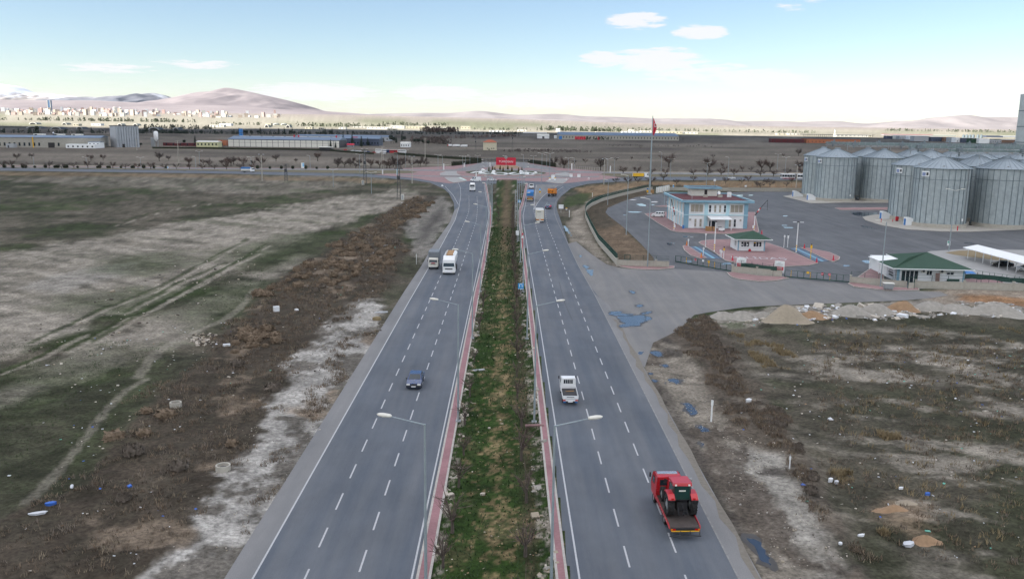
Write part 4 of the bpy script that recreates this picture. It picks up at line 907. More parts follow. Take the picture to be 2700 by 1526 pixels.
b_ = MB()
for k in (-1.05, -.35, .35, 1.05): b_.box((k, -2.66, .5), (.06, .06, .4))
b_.box((0, -2.69, .34), (2.3, .08, .08)); b_.build('underrun_bar', M['dsteel'], t)
chassis(t, 4.3, -2.3, .66, .9)
wheels(t, [(-.85, 3.75), (.85, 3.75), (-.86, -.1), (.86, -.1)], .4, .3)
tw_m, tw_rz = t.location.copy(), t.rotation_euler.z
t = thing('tractor', 'red farm tractor with a closed cab standing on the tow truck', 'tractor', (0, 0, 0), tw_rz)
t.location = Matrix.Rotation(tw_rz, 3, 'Z') @ Vector((.12, .3, 0)) + tw_m + Vector((0, 0, .98))
def tyre(r, w, nl):
 a = MB().lathe([(r * .58, -w / 2), (r * .86, -w / 2), (r * .95, -w * .42), (r * .95, w * .42), (r * .86, w / 2), (r * .58, w / 2), (r * .58, -w / 2)], 26)
 a.v = [(z, x, y) for x, y, z in a.v]
 for k in range(nl):
  for s_ in (-1, 1):
   an = 2 * math.pi * (k + (.5 if s_ > 0 else 0)) / nl; d2 = .42
   p0 = Vector((0, math.cos(an) * r * .95, math.sin(an) * r * .95)); p1 = Vector((s_ * w * .5, math.cos(an - d2 * .6) * r * .95, math.sin(an - d2 * .6) * r * .95))
   a.cyl(p0, p1, r * .05, r * .045, 4)
 return a
for r_, w_, xx, yy, nl in ((.83, .46, .86, -.75, 20), (.58, .34, .8, 1.55, 18)):
 a = tyre(r_, w_, nl).mesh('wheel', M['rubber']); c = MB().cyl((-w_ * .3, 0, 0), (w_ * .3, 0, 0), r_ * .6, n=16).cyl((-w_ * .5, 0, 0), (w_ * .5, 0, 0), r_ * .25, n=10).mesh('rim', M['steel'])
 for s_ in (-1, 1):
  o = put('wheel', a, t, (s_ * xx, yy, r_)); put('rim', c, o)
MB().side([(2.05, .85), (2.1, 1.3), (1.85, 1.6), (.5, 1.75), (.5, .95)], .36).build('bonnet', M['red'], t, .05)
MB().box((0, .4, .75), (.5, 3.0, .5)).box((0, -.9, .8), (.75, .7, .7)).box((0, 1.5, .6), (1.3, .2, .2)).build('chassis', M['black'], t)
cabp = [(.42, 1.2), (.3, 2.35), (-.95, 2.35), (-1.1, 1.25)]
MB().side(cabp, .66, zt=1.2, tw=.94).build('cabin', M['black'], t, .03)
pane(t, 'rear_window', house_q(cabp[3], cabp[2], .66, 1.2, .94, 2.35, True), M['glassgreen'], .07, .93, .06, .93)
pane(t, 'windscreen', house_q(cabp[0], cabp[1], .66, 1.2, .94, 2.35), M['glassgreen'], .07, .93, .06, .93)
for s_ in (-1, 1):
 a = [(s_ * .66, -1.08, 1.25), (s_ * .66, .4, 1.25), (s_ * .62, .3, 2.33), (s_ * .62, -.95, 2.33)]
 if s_ < 0: a = [a[1], a[0], a[3], a[2]]
 pane(t, 'side_window', a, M['glassgreen'], .06, .94, .06, .92)
MB().side([(.52, 2.35), (.46, 2.5), (-.98, 2.56), (-1.06, 2.36)], .7).build('roof', M['red'], t, .06)
for s_ in (-1, 1):
 fd = MB().side([(-.05, 1.62), (-.3, 1.78), (-1.1, 1.76), (-1.5, 1.5), (-1.52, 1.42), (-1.08, 1.66), (-.3, 1.68), (-.1, 1.55)], .25); fd.v = [(x + s_ * .86, y, z) for x, y, z in fd.v]
 fo = fd.build('fender', M['red'], t)
 _bx(fo, 'tail_light', (s_ * .8, -1.54, 1.55), (.2, .05, .12), M['tail'], 0, 0, 0)
 _bx(t, 'mud_guard', (s_ * .9, -1.5, 1.3), (.44, .04, .26), M['black'], 0, 0, .25)
 _bx(t, 'wing_mirror', (s_ * .98, .38, 2.15), (.2, .06, .34), M['chrome'] if s_ > 0 else M['black'], .02, 0, 0)
 _bx(t, 'work_lamp', (s_ * .5, -1.06, 2.42), (.14, .08, .1), M['lens'], 0, 0, 0)
MB().cyl((0, -1.2, .55), (0, -1.75, .42), .07).cyl((-.3, -1.15, .8), (-.36, -1.75, .4), .04).cyl((.3, -1.15, .8), (.36, -1.75, .4), .04).cyl((0, -1.2, .95), (0, -1.65, .85), .05).build('hitch_linkage', M['black'], t)
MB().cyl((.3, 1.0, 1.6), (.3, 1.0, 2.3), .04).build('exhaust_pipe', M['dsteel'], t)
_bx(t, 'rear_sticker', (0, -1.06, 1.98), (.5, .01, .1), M['offwhite'], 0, 0, -.13)
t = thing('tarpaulin_truck', 'small truck with a white cab and a tall grey tarpaulin body', 'truck', (-15.2, 176.4, .01), math.pi)
truck_cab(t, M['offwhite'], 2.9, 1.35, .95, .62, 2.2, .25, False)
_bx(t, 'lettering', (0, 2.925, 1.33), (.75, .02, .14), M['signred'], 0, 0, 0)
MB().side([(1.2, .95), (1.2, 3.3), (1.05, 3.45), (-2.75, 3.45), (-2.9, 3.3), (-2.9, .95)], 1.08).build('tarpaulin_body', M['tarpgrey'], t, .05)
for k in range(4): _bx(t, 'hoop_ridge', (0, 1.24, 1.4 + .5 * k), (2.1, .05, .05), M['tarpgrey'], .02, 0, 0)
chassis(t, 2.6, -2.8, .6); wheels(t, [(-.82, 2.1), (.82, 2.1), (-.82, -1.5), (.82, -1.5)], .38, .26)
t = thing('bulk_truck', 'big white bulk truck with a rounded open-topped hopper behind its cab', 'truck', (-11.55, 171.5, .01), math.pi)
truck_cab(t, M['white'], 4.2, 2.2, 1.22, .55, 3.0, .22, False, False, 'black', .42, .58)
MB().side([(3.5, 3.0), (2.9, 3.5), (2.15, 3.6), (2.15, 3.0)], 1.15).build('wind_deflector', M['white'], t, .06)
_bx(t, 'grille_slats', (0, 4.23, 1.2), (1.5, .04, .2), M['black'], 0, 0, 0)
hb = MB(); n_ = 10
ringp = [(-1.2, 3.4), (-1.24, 2.5), (-1.05, 1.6), (-.55, 1.2), (.55, 1.2), (1.05, 1.6), (1.24, 2.5), (1.2, 3.4), (.7, 3.85), (.66, 3.3), (-.66, 3.3), (-.7, 3.85)]
hb.add([(x, y, z) for y in (1.85, -4.6) for x, z in ringp], [(i, (i + 1) % 12, 12 + (i + 1) % 12, 12 + i) for i in range(12)] + [tuple(range(12))[::-1], tuple(range(12, 24))])
hb.build('hopper', M['white'], t, .04)
_bx(t, 'load', (0, -1.4, 3.5), (1.3, 6.2, .4), M['wood'], 0, 0, 0)
chassis(t, 3.8, -4.6, .8, 1.0); wheels(t, [(-1.02, 3.2), (1.02, 3.2), (-1.02, -2.2), (1.02, -2.2), (-1.02, -3.5), (1.02, -3.5)], .5, .32)
t = thing('tractor_unit', 'white tractor-unit truck without a trailer just past the roundabout', 'truck', tuple(at(1246, 504)), math.pi)
truck_cab(t, M['white'], 2.8, .6, 1.22, .8, 3.2, .22, True, False); MB().side([(1.6, 3.2), (.7, 3.8), (.6, 3.2)], 1.0).build('wind_deflector', M['white'], t)
_bx(t, 'fifth_wheel', (0, -1.6, 1.15), (1.0, 1.3, .16), M['black'], 0, 0, 0)
chassis(t, 2.5, -3.0, .85, 1.0); wheels(t, [(-1.02, 1.8), (1.02, 1.8), (-1.0, -1.8), (1.0, -1.8)], .5, .4)
p = at(1254, 478.5); t = thing('panel_van', 'white high-roofed panel van turning out of the roundabout', 'van', tuple(p), R(118))
car(t, M['white'], *VAN, hw=1.0, tw=.92, wr=.36, ax=(1.9, -1.8), sides=((.74, .93),))
p = at(1296, 476.5); t = thing('pickup', 'white crew-cab pickup passing the top of the median', 'pickup', tuple(p), R(97))
car(t, M['white'], *PICK, hw=.88, tw=.85, wr=.37, ax=(1.55, -1.5)); _bx(t, 'load_bed', (0, -1.7, 1.03), (1.4, 1.4, .06), M['black'], 0, 0, 0)
t = thing('box_lorry', 'white box lorry seen from behind with closed rear doors and orange lamps', 'truck', (10.0, 266, .01), R(-.6))
truck_cab(t, M['white'], 6.2, 4.4, 1.2, .8, 2.9, .25, False)
MB().box((0, 0, 2.45), (2.46, 8.4, 2.7)).build('cargo_box', mat('dull_white_box', (.5, .5, .48), .55, var=.06), t, .03)
fr = MB()
for x, w_ in ((-1.2, .08), (1.2, .08)): fr.box((x, -4.22, 2.45), (w_, .04, 2.7))
for z in (1.12, 3.78): fr.box((0, -4.22, z), (2.4, .04, .08))
fr.build('door_frame', mat('yellowish_trim', (.55, .42, .2), .6), t)
for s_ in (-1, 1):
 d_ = _bx(t, 'rear_door', (s_ * .58, -4.22, 2.45), (1.12, .05, 2.52), M['offwhite'], 0, 0, 0)
 for x in (-.3, .3): MB().cyl((s_ * 0 + x, -.05, -1.2), (x, -.05, 1.2), .02, n=5).build('lock_rod', M['steel'], d_)
_bx(t, 'lettering', (-.2, -4.26, 3.35), (1.2, .02, .14), M['black'], 0, 0, 0)
_bx(t, 'lamp_bar', (0, -4.24, .98), (2.36, .08, .24), M['orange'], 0, 0, 0); _bx(t, 'number_plate', (0, -4.3, .95), (.6, .02, .14), M['whitewall'], 0, 0, 0)
_bx(t, 'underrun_bar', (0, -4.24, .58), (2.3, .1, .26), M['offwhite'], 0, 0, 0)
chassis(t, 5.8, -4.0, .8, 1.0); wheels(t, [(-1.0, 5.2), (1.0, 5.2), (-1.0, -2.6), (1.0, -2.6)], .48, .34)
sedan('hatchback', 'dark blue car just ahead of the white box lorry on the slip road', tuple(at(1446, 550)), R(-14), M['navy'])
p = at(1399, 532); t = thing('tarpaulin_lorry', 'long lorry under a bright blue tarpaulin seen from behind', 'truck', (p.x, p.y + 6, .01), R(-2))
MB().side([(5, 1.5), (5, 3.7), (4.6, 3.95), (-5.6, 3.95), (-6, 3.6), (-6, 1.9)], 1.25).build('tarpaulin', M['tarpblue'], t, .1)
_bx(t, 'tailgate', (0, -6.02, 1.75), (2.45, .1, .9), mat('brown_tailgate', (.24, .17, .14), .7), 0, 0, 0)
_bx(t, 'load_floor', (0, -.5, 1.3), (2.45, 11, .2), M['dsteel'], 0, 0, 0)
_bx(t, 'reflective_strip', (0, -6.08, 1.1), (2.3, .04, .22), M['yellow'], 0, 0, 0); pair(t, 'tail_light', 1.0, -6.1, 1.1, (.34, .04, .2), M['tail'])
_bx(t, 'underrun_bar', (0, -6.02, .62), (2.3, .1, .18), M['offwhite'], 0, 0, 0)
truck_cab(t, M['white'], 7.6, 5.6, 1.2, .85, 3.0, .25, False); chassis(t, 7.2, -5.8, .9, 1.0)
wheels(t, [(s_ * 1.0, y) for s_ in (-1, 1) for y in (6.6, -3.0, -4.3)], .5, .4)
p = at(1402, 498); t = thing('minibus', 'white minibus with pink tail lamps ahead of the blue lorry', 'van', (p.x, p.y + 2.6, .01), R(-4))
car(t, M['white'], *VAN, hw=1.0, tw=.94, wr=.36, ax=(1.9, -1.8), sides=((.1, .35), (.4, .66), (.74, .93)))
_bx(t, 'roof_rack', (0, .2, 2.4), (1.5, 2.2, .16), M['black'], 0, 0, 0)
p = at(1457, 519); t = thing('tipper_truck', 'orange tipper truck seen from behind on the slip road', 'truck', (p.x, p.y + 3.6, .01), R(-14))
MB().side([(1.9, 1.35), (2.2, 3.3), (-3.5, 3.3), (-3.7, 2.9), (-3.6, 1.35)], 1.25).build('tipper_body', M['orange'], t, .06)
_bx(t, 'load', (0, -.7, 3.28), (2.3, 5.4, .12), M['black'], 0, 0, 0)
for x in (-.75, 0, .75): _bx(t, 'tailgate_slot', (x, -3.7, 2.5), (.5, .05, .16), M['black'], 0, 0, 0)
for s_ in (-1, 1): _bx(t, 'tailgate_slot', (s_ * .75, -3.7, 2.0), (.5, .05, .22), M['black'], 0, s_ * .1, 0)
_bx(t, 'underrun_bar', (0, -3.5, .8), (2.3, .16, .3), M['black'], 0, 0, 0); _bx(t, 'number_plate', (0, -3.6, 1.0), (.6, .03, .16), M['whitewall'], 0, 0, 0)
truck_cab(t, M['orange'], 4.3, 2.4, 1.2, .85, 3.0, .2, True); chassis(t, 4.0, -3.4, .9, 1.0)
wheels(t, [(s_ * 1.0, y) for s_ in (-1, 1) for y in (3.4, -1.5, -2.8)], .5, .4)
p = at(1688, 470.5); t = thing('tipper_truck', 'yellow tipper truck with a white cab on the cross road', 'truck', tuple(p), R(-91))
MB().side([(1.7, 1.3), (2.0, 2.9), (-4.3, 2.9), (-4.4, 1.3)], 1.25).build('tipper_body', M['yellow'], t, .06); _bx(t, 'tail_panel', (0, -4.42, 2.0), (2.3, .06, 1.2), M['offwhite'], 0, 0, 0)
truck_cab(t, M['white'], 4.6, 2.3, 1.2, .85, 3.1, .2, True); chassis(t, 4.2, -4.2, .9, 1.0); wheels(t, [(s_ * 1.0, y) for s_ in (-1, 1) for y in (3.6, -1.8, -3.1)], .5, .4)
p = at(1929, 472); sedan('sedan', 'white saloon car on the cross road between the yellow tipper and the bus', tuple(p), R(89), M['white'])
p = at(2099, 472.5); t = thing('articulated_bus', 'white articulated bus half hidden by the silos on the cross road', 'bus', tuple(p), R(89))
for nm, y0, y1 in (('body', 9, 1), ('rear_body', -.2, -8.5)):
 MB().box((0, (y0 + y1) / 2, 1.75), (2.5, y0 - y1, 2.7)).build(nm, M['white'], t, .12)
 for s_ in (-1, 1):
  b_ = _bx(t, 'window_band', (s_ * 1.26, (y0 + y1) / 2, 1.95), (.03, y0 - y1 - .5, 1.3), M['glass'], 0, 0, 0)
  for k in range(1, 5): _bx(t, 'window_pillar', (s_ * 1.275, y1 + (y0 - y1) * k / 5, 1.95), (.03, .14, 1.3), M['white'], 0, 0, 0)
_bx(t, 'bellows', (0, .4, 1.7), (2.35, 1.3, 2.5), M['black'], 0, 0, 0); _bx(t, 'windscreen', (0, 9.01, 2.0), (2.2, .03, 1.4), M['glass'], 0, 0, 0)
_bx(t, 'skirt_stripe', (0, 5, .55), (2.53, 7.6, .3), M['signred'], 0, 0, 0)
wheels(t, [(s_ * 1.1, y) for s_ in (-1, 1) for y in (6.4, 2.2, -4.6)], .48, .3)
p = at(655, 454.5); t = thing('tarpaulin_truck', 'small white truck with a dark blue tarpaulin on the cross road at the left', 'truck', tuple(p), R(-91))
truck_cab(t, M['white'], 3.3, 1.5, 1.1, .7, 2.6, .5, False); _bx(t, 'load_box', (0, -1.3, 1.55), (2.3, 5.4, 1.1), M['offwhite'], .03, 0, 0)
MB().side([(1.4, 2.1), (1.4, 2.75), (1.2, 2.9), (-3.9, 2.9), (-4.05, 2.7), (-4.05, 2.1)], 1.2).build('tarpaulin', M['blue'], t, .06)
chassis(t, 3.0, -4.0, .7, .9); wheels(t, [(s_ * .9, y) for s_ in (-1, 1) for y in (2.4, -2.4)], .42, .34)
p = at(1735, 573); t = thing('estate_van', 'white windowed van parked on red paving beside the office', 'van', tuple(p + Vector((0, 0, .15))), R(70))
car(t, M['white'], *BROAD, hw=.86, tw=.86, wr=.33, ax=(1.3, -1.35), sides=((.04, .28), (.33, .58), (.63, .9)))
p = at(2642, 702.5); sedan('sedan', 'black saloon car parked under the carport', tuple(p), R(76), M['blackcar'])
p = at(2706, 714.5); sedan('sedan', 'white saloon car at the cut-off end of the carport', tuple(p), R(76), M['white'])
# grain silos
m = ribbed('corrugated_zinc', (.33, .38, .39), 1.6, .5, .2, .35, 'Z', .2)
M['zinc'] = m
n, l, b = m.node_tree.nodes, m.node_tree.links, m.node_tree.nodes['Principled BSDF']
M['zincroof'] = mat('zinc_roof', (.25, .30, .335), .5, .255, var=.14, scale=1.2)
M['zincdark'] = mat('zinc_stiffener', (.16, .2, .22), .5, .4, var=.15)
SR, SH, SP, NP = 8.0, 18.1, 21.4, 28
def make_silo():
 t = thing('grain_silo', '', 'silo')
 MB().lathe([(SR + .35, -.1), (SR + .35, 1.15), (SR - .3, 1.2)], 56).build('plinth', M['conc'], t, smooth=False)
 sh_ = MB()
 for k in range(NP * 2):
  a0, a1 = 2 * math.pi * k / (NP * 2), 2 * math.pi * (k + 1) / (NP * 2)
  sh_.add([(SR * math.cos(a), SR * math.sin(a), z) for z in (1.2, SH) for a in (a0, a1)], [(0, 1, 3, 2)])
 sh_.build('shell', M['zinc'], t, smooth=True)
 sm = MB().box((SR + .05, 0, (1.2 + SH) / 2), (.1, .16, SH - 1.2)).mesh('stiffener', M['zincdark'])
 da = math.pi / NP
 rp = MB().add([(.95, -.95 * math.tan(da), SP - .08), (SR + .45, -(SR + .45) * math.tan(da), SH - .1), (SR + .45, (SR + .45) * math.tan(da), SH - .1), (.95, .95 * math.tan(da), SP - .08), (.95, -.95 * math.tan(da), SP - .16), (SR + .45, -(SR + .45) * math.tan(da), SH - .18), (SR + .45, (SR + .45) * math.tan(da), SH - .18), (.95, .95 * math.tan(da), SP - .16)],
    [(0, 1, 2, 3), (7, 6, 5, 4), (1, 5, 6, 2), (0, 4, 5, 1), (3, 2, 6, 7)])
 rp.add([(.95, -.95 * math.tan(da) - .02, SP - .02), (SR + .45, -(SR + .45) * math.tan(da) - .05, SH - .02), (SR + .45, -(SR + .45) * math.tan(da) + .05, SH - .02), (.95, -.95 * math.tan(da) + .02, SP - .02), (.95, -.95 * math.tan(da) - .02, SP - .1), (SR + .45, -(SR + .45) * math.tan(da) - .05, SH - .12), (SR + .45, -(SR + .45) * math.tan(da) + .05, SH - .12), (.95, -.95 * math.tan(da) + .02, SP - .1)],
  [(0, 1, 2, 3), (1, 5, 6, 2), (0, 4, 5, 1), (3, 2, 6, 7)], 1)
 rpm = rp.mesh('roof_panel', [M['zincroof'], M['zincdark']])
 for k in range(NP):
  put('stiffener', sm, t, rz=2 * math.pi * k / NP); put('roof_panel', rpm, t, rz=2 * math.pi * k / NP)
 for z in (14.6, SH - .16): MB().lathe([(SR + .02, z - .06), (SR + .14, z - .06), (SR + .14, z + .06), (SR + .02, z + .06)], 56).build('ring_beam', M['zincdark'], t)
 MB().lathe([(1.15, SP - .15), (1.1, SP + .25), (.01, SP + .3)], 20).build('cap', M['zincroof'], t)
 for a in (-2.0, -1.2, .4, 1.8, 3.0):
  c = MB().box((0, 0, .15), (.55, .5, .35)).build('roof_vent', M['steel'], t, .05); rr = SR * .86
  c.location = (rr * math.cos(a), rr * math.sin(a), SH + (SP - SH) * (1 - rr / SR) - .02); c.rotation_euler = (0, 0, a)
 MB().box((SR * math.cos(-1.05), SR * math.sin(-1.05) - .3, 2.6), (.75, .06, .75), rz=.52).build('number_plate', M['whitewall'], t)
 lad = MB()
 for s_ in (-.22, .22): lad.box((s_, -SR - .2, 9.6), (.05, .05, 17))
 for k in range(42): lad.box((0, -SR - .2, 1.4 + k * .4), (.44, .03, .03))
 o = lad.build('ladder', M['steel'], t); o.rotation_euler = (0, 0, .62)
 return t
silo0 = make_silo(); first_silo = True
silo_spots = []
for i in range(5):
 silo_spots += [(137.1 + 19.6 * i, 359.2 + .3 * i, 'far', 'front', i), (138.0 + 19.6 * i, 377.2 + .6 * i, 'far', 'back', i)]
for i in range(4):
 silo_spots += [(134.9 + 20.0 * i, 266.6 + .8 * i, 'near', 'front', i), (136.2 + 20.3 * i, 285.4 + 1.0 * i, 'near', 'back', i)]
for x, y_, grp, row, i in silo_spots:
 if grp == 'near' and row == 'front': lb = ['silo with a white panel under its eave, front corner of the near group', 'big silo cut by the right picture edge, front row of the near group', 'silo hidden right of the picture in the front row of the near group', 'last silo of the near front row outside the picture'][i]
 elif grp == 'near': lb = ['silo just behind and left of the near front corner silo', 'silo roof showing between the two big front silos of the near group', 'silo behind the right-hand big silo of the near group', 'last silo of the near back row outside the picture'][i]
 elif row == 'front': lb = ['large silo at the left front of the far group', 'second front silo of the far group, right of the dark gap', 'far-group front silo mostly hidden by the near corner silo, only its roof showing', 'far-group front silo showing a sliver of roof between near roofs', 'farthest right front silo of the far group'][i]
 else: lb = ['leftmost silo, peeking out behind the left front silo of the far group', 'silo roof between the first two front silos of the far group', 'silo roof right of the second front silo of the far group', 'fourth silo of the far back row under the gallery', 'fifth silo of the far back row under the gallery'][i]
 if first_silo:
  silo0.location = (x, y_, .15); silo0['label'] = 'galvanised ' + lb; silo0['group'] = 'grain silos'; first_silo = False
 else: dup(silo0, (x, y_, .15), 0, 'galvanised ' + lb, 'grain silos')
for (sx, sy, a), lb in (((134.9, 266.6, -2.62), 'near corner silo'), ((136.2, 285.4, -2.75), 'silo behind the near corner silo'), ((137.1, 359.2, -2.85), 'left front silo of the far group'), ((138.0, 377.2, -2.95), 'leftmost silo')):
 t = thing('emblem_sign', 'white and blue emblem panel high on the ' + lb, 'sign', (sx + (SR + .22) * math.cos(a), sy + (SR + .22) * math.sin(a), 16.4), a + math.pi / 2)
 _bx(t, 'panel', (0, 0, 0), (2.5, .06, 1.6), M['whitewall'], 0, 0, 0)
 _bx(t, 'blue_field', (-.55, -.04, -.1), (1.1, .03, 1.0), mat('sign_blue_grey', (.2, .26, .42), .6), 0, 0, 0); _bx(t, 'emblem', (.6, -.04, 0), (.7, .03, .9), M['dsteel'], 0, .0, 0)
def gallery(y_, x0, x1, z, label, hi=1.5, seed=0):
 t = thing('conveyor_gallery', label, 'conveyor', ((x0 + x1) / 2, y_, z)); L = (x1 - x0)
 _bx(t, 'belt_housing', (0, .5, .45), (L, .9, .7), mat('conveyor_housing', (.15, .21, .21), .6, .1, var=.1), .05, 0, 0)
 _bx(t, 'walkway', (0, -.55, 0), (L, .8, .08), M['steel'], 0, 0, 0)
 b_ = MB(); nb = int(L / 2.4)
 for k in range(nb + 1):
  x = -L / 2 + L * k / nb
  b_.box((x, -.95, .5), (.07, .07, 1.1)).box((x, .0, -.55), (.08, 1.6, .08))
  if k < nb: b_.cyl((x, -.95, -.6), (x + L / nb, -.95, 0), .045, n=4).cyl((x + L / nb, -.95, -.6), (x, -.95, 0), .045, n=4)
 for z_ in (.55, 1.05): b_.box((0, -.95, z_), (L, .05, .05))
 b_.box((0, -.95, -.6), (L, .08, .08)).box((0, .95, -.6), (L, .08, .08)); b_.build('truss_railing', M['steel'], t)
 for k in range(int(L / 19.8) + 1):
  x = -L / 2 + 3 + k * 19.8
  if x > L / 2: break
  c = MB().box((0, 0, .5), (1.5, 1.6, 1.4)).box((.5, .2, 1.5), (.5, .5, .8)).cyl((0, 0, -1.2), (0, 0, -.2), .3, n=8); c.build('drive_head', M['zincdark'], t, .04).location = (x, .2, 0)
 for k in range(int(L / 9) + 1):
  x = -L / 2 + .5 + k * 9
  if x < L / 2: _bx(t, 'support_leg', (x, .3, -1.3), (.14, .14, 1.6), M['steel'], 0, 0, 0)
gallery(377.8, 139, 240, 23.2, 'long conveyor gallery running over the back row of the far silos')
gallery(359.8, 141, 238, 23.0, 'conveyor gallery over the front row of the far silos')
gallery(286, 133, 206, 23.6, 'conveyor gallery over the back row of the near silos')
gallery(267.4, 137, 204, 23.0, 'nearest conveyor gallery over the front row of the near silos')
t = thing('elevator_tower', 'tall pale tower rising out of the right picture edge behind the silos', 'tower', (271.0, 446, 0))
_bx(t, 'wall', (0, 0, 24.2), (12, 12, 48.4), ribbed('tower_cladding', (.42, .47, .48), .5, .6, .2, .2, 'Z'), 0, 0, 0)
for k in range(1, 6): _bx(t, 'floor_band', (0, 0, 8 * k), (12.1, 12.1, .5), M['zincdark'], 0, 0, 0)
MB().box((-7.0, -4, 45.5), (2.2, .12, .12)).box((-8, -4, 45.3), (.5, .4, .3)).build('floodlight', M['dsteel'], t)
for x, y_, lb in ((125.6, 376.6, 'farthest tunnel mouth with a blue door at the leftmost silo'), (125.8, 358.6, 'tunnel mouth with a blue door at the left front silo of the far group'), (125.3, 285.6, 'tunnel mouth with a blue door behind the near corner silo'), (124.9, 266.9, 'nearest tunnel mouth with a blue door at the near corner silo')):
 t = thing('tunnel_mouth', 'white ' + lb, 'tunnel entrance', (x, y_, .15), 0, 'tunnel mouths of the silos')
 tm = MB().add([(px_, s_ * 1.05, z) for s_ in (-1, 1) for px_, z in ((0, 0), (0, 2.5), (1.2, 2.45), (2.2, 2.0), (3.4, 1.2), (4.6, .75), (5.4, .6), (5.4, 0))], [tuple(range(8))[::-1], tuple(range(8, 16))] + [(i, (i + 1) % 8, 8 + (i + 1) % 8, 8 + i) for i in range(8)])
 tm.build('wall', M['whitewall'], t)
 d_ = _bx(t, 'door', (-.05, 0, 1.0), (.08, 1.2, 2.0), M['blue'], 0, 0, 0); _bx(d_, 'handle', (-.07, .42, 0), (.06, .05, .2), M['steel'], 0, 0, 0)
for x, y_, h, w_, lb in ((2323, 587, 1.1, .16, 'short red bollard beside the near tunnel mouths'), (2353.5, 586, .8, .14, 'shortest red bollard left of the red cabinet'), (2524, 609.5, 1.3, .2, 'red bollard in front of the big near silo')):
 p = at(x, y_); o = MB().cyl((0, 0, 0), (0, 0, h), w_ / 1.4, n=10).cyl((0, 0, h), (0, 0, h + .12), w_ / 1.2, w_ / 2.5, 10).build('bollard', M['signred']); o.location = (p.x, p.y, .15); tag(o, lb, 'bollard', 'red bollards by the silos')
p = at(2364.5, 584.5); t = thing('hose_cabinet', 'red fire hose cabinet on the concrete pad between two tunnel mouths', 'cabinet', (p.x, p.y, .15)); _bx(t, 'case', (0, 0, .85), (.9, .5, 1.3), M['signred'], .03, 0, 0); _bx(t, 'door', (0, -.27, .9), (.7, .04, 1.0), M['red'], 0, 0, 0); _bx(t, 'base', (0, 0, .1), (.7, .4, .2), M['dsteel'], 0, 0, 0)
for x, y_, lb in ((2260, 528, 'grey aeration fan between the first two front silos of the far group'), (2563, 595, 'grey aeration fan between the two big near silos')):
 p = at(x, y_); t = thing('aeration_fan', lb, 'fan', (p.x, p.y, .15)); MB().cyl((0, -.5, .9), (0, .5, .9), .75, n=18).build('casing', M['zincdark'], t); _bx(t, 'motor', (0, -.9, .7), (.6, .7, .6), M['steel'], .05, 0, 0); _bx(t, 'base', (0, -.2, .12), (1.5, 1.8, .24), M['dsteel'], 0, 0, 0)
# two-storey office
t = thing('office_building', 'two-storey white and light blue office with an oxblood flat roof', 'building', (52.4, 251.6, .15))
OW, OD, OH = 18.5, 27.6, 7.7
MB().box((OW / 2, OD / 2, OH / 2), (OW, OD, OH)).build('wall', M['whitewall'], t)
def window(parent, x, z, w_, h, ncol=1, face='front', gl='blind', fr='white', frame_w=.09, y_=0.0, nrow=1):
 """a window with its own frame and panes, set on the front (towards -Y) or left (towards -X) wall"""
 fb = MB(); W2 = w_ / 2
 for q_ in ((x - W2, frame_w), (x + W2, frame_w)): fb.box((q_[0], y_ - .06, z + h / 2), (q_[1], .12, h + frame_w))
 for zz in (z, z + h): fb.box((x, y_ - .061, zz), (w_ - frame_w, .12, frame_w))
 for k in range(1, ncol): fb.box((x - W2 + w_ * k / ncol, y_ - .059, z + h / 2), (frame_w * .8, .11, h - frame_w))
 for k in range(1, nrow): fb.box((x, y_ - .058, z + h * k / nrow), (w_ - frame_w, .1, frame_w * .7))
 fb.box((x, y_ - .12, z - frame_w), (w_ + .25, .25, .08))
 pm = MB()
 ob = fb.build('window', M[fr], parent)
 for k in range(ncol):
  g = gl if isinstance(gl, str) else gl[k % len(gl)]
  _bx(ob, 'pane', (x - W2 + w_ * (k + .5) / ncol, y_ - .03, z + h / 2), (w_ / ncol - frame_w, .04, h - frame_w), M[g], 0, 0, 0)
 if face == 'left': ob.rotation_euler = (0, 0, -math.pi / 2)
 return ob
for x in (.55, OW - .5): _bx(t, 'corner_pilaster', (x, -.02, OH / 2), (1.15, .3, OH), M['skyblue'], 0, 0, 0)
for x in (6.25, 12.55): _bx(t, 'pilaster', (x, -.0, OH / 2), (1.05, .22, OH), M['paleblue'], 0, 0, 0)
_bx(t, 'string_course', (OW / 2, -.1, 3.95), (OW + .3, .42, .22), M['paleblue'], 0, 0, 0)
_bx(t, 'string_course', (-.1, OD / 2, 3.95), (.42, OD - .5, .22), M['whitewall'], 0, 0, 0)
_bx(t, 'frieze', (OW / 2, -.06, OH - .2), (OW, .24, .4), M['paleblue'], 0, 0, 0)
window(t, 3.45, 4.75, 3.7, 2.25, 3); window(t, 15.2, 4.75, 3.7, 2.25, 3)
for x, g in ((7.35, 'glass'), (8.85, ['blind']), (10.3, ['blind']), (11.75, 'glass')): window(t, x, 4.75, .68, 2.1, 1, 'front', g, nrow=2)
for x, z, h, g in ((1.65, 2.2, .6, 'blind'), (3.2, .45, 2.3, 'blind'), (4.75, .45, 2.3, 'blind'), (13.45, .45, 2.3, 'blind'), (14.9, .45, 2.3, 'glass'), (16.55, 2.1, .7, 'blind')): window(t, x, z, .68, h, 1, 'front', g, nrow=2)
for k in range(6):
 yy = -(2.2 + k * 4.5)
 window(t, yy, 4.75, 1.5, 2.2, 2, 'left', 'blind'); window(t, yy, .4, 1.5, 2.6, 2, 'left', 'blind')
for k in range(7): _bx(t, 'pilaster', (-.02, .45 + k * 4.45, OH / 2), (.3, .8, OH), M['skyblue' if k in (0, 6) else 'paleblue'], 0, 0, 0)
ro = MB()
x0, x1, y0, y1 = -1.3, OW + 1.5, -1.3, OD + 1.2
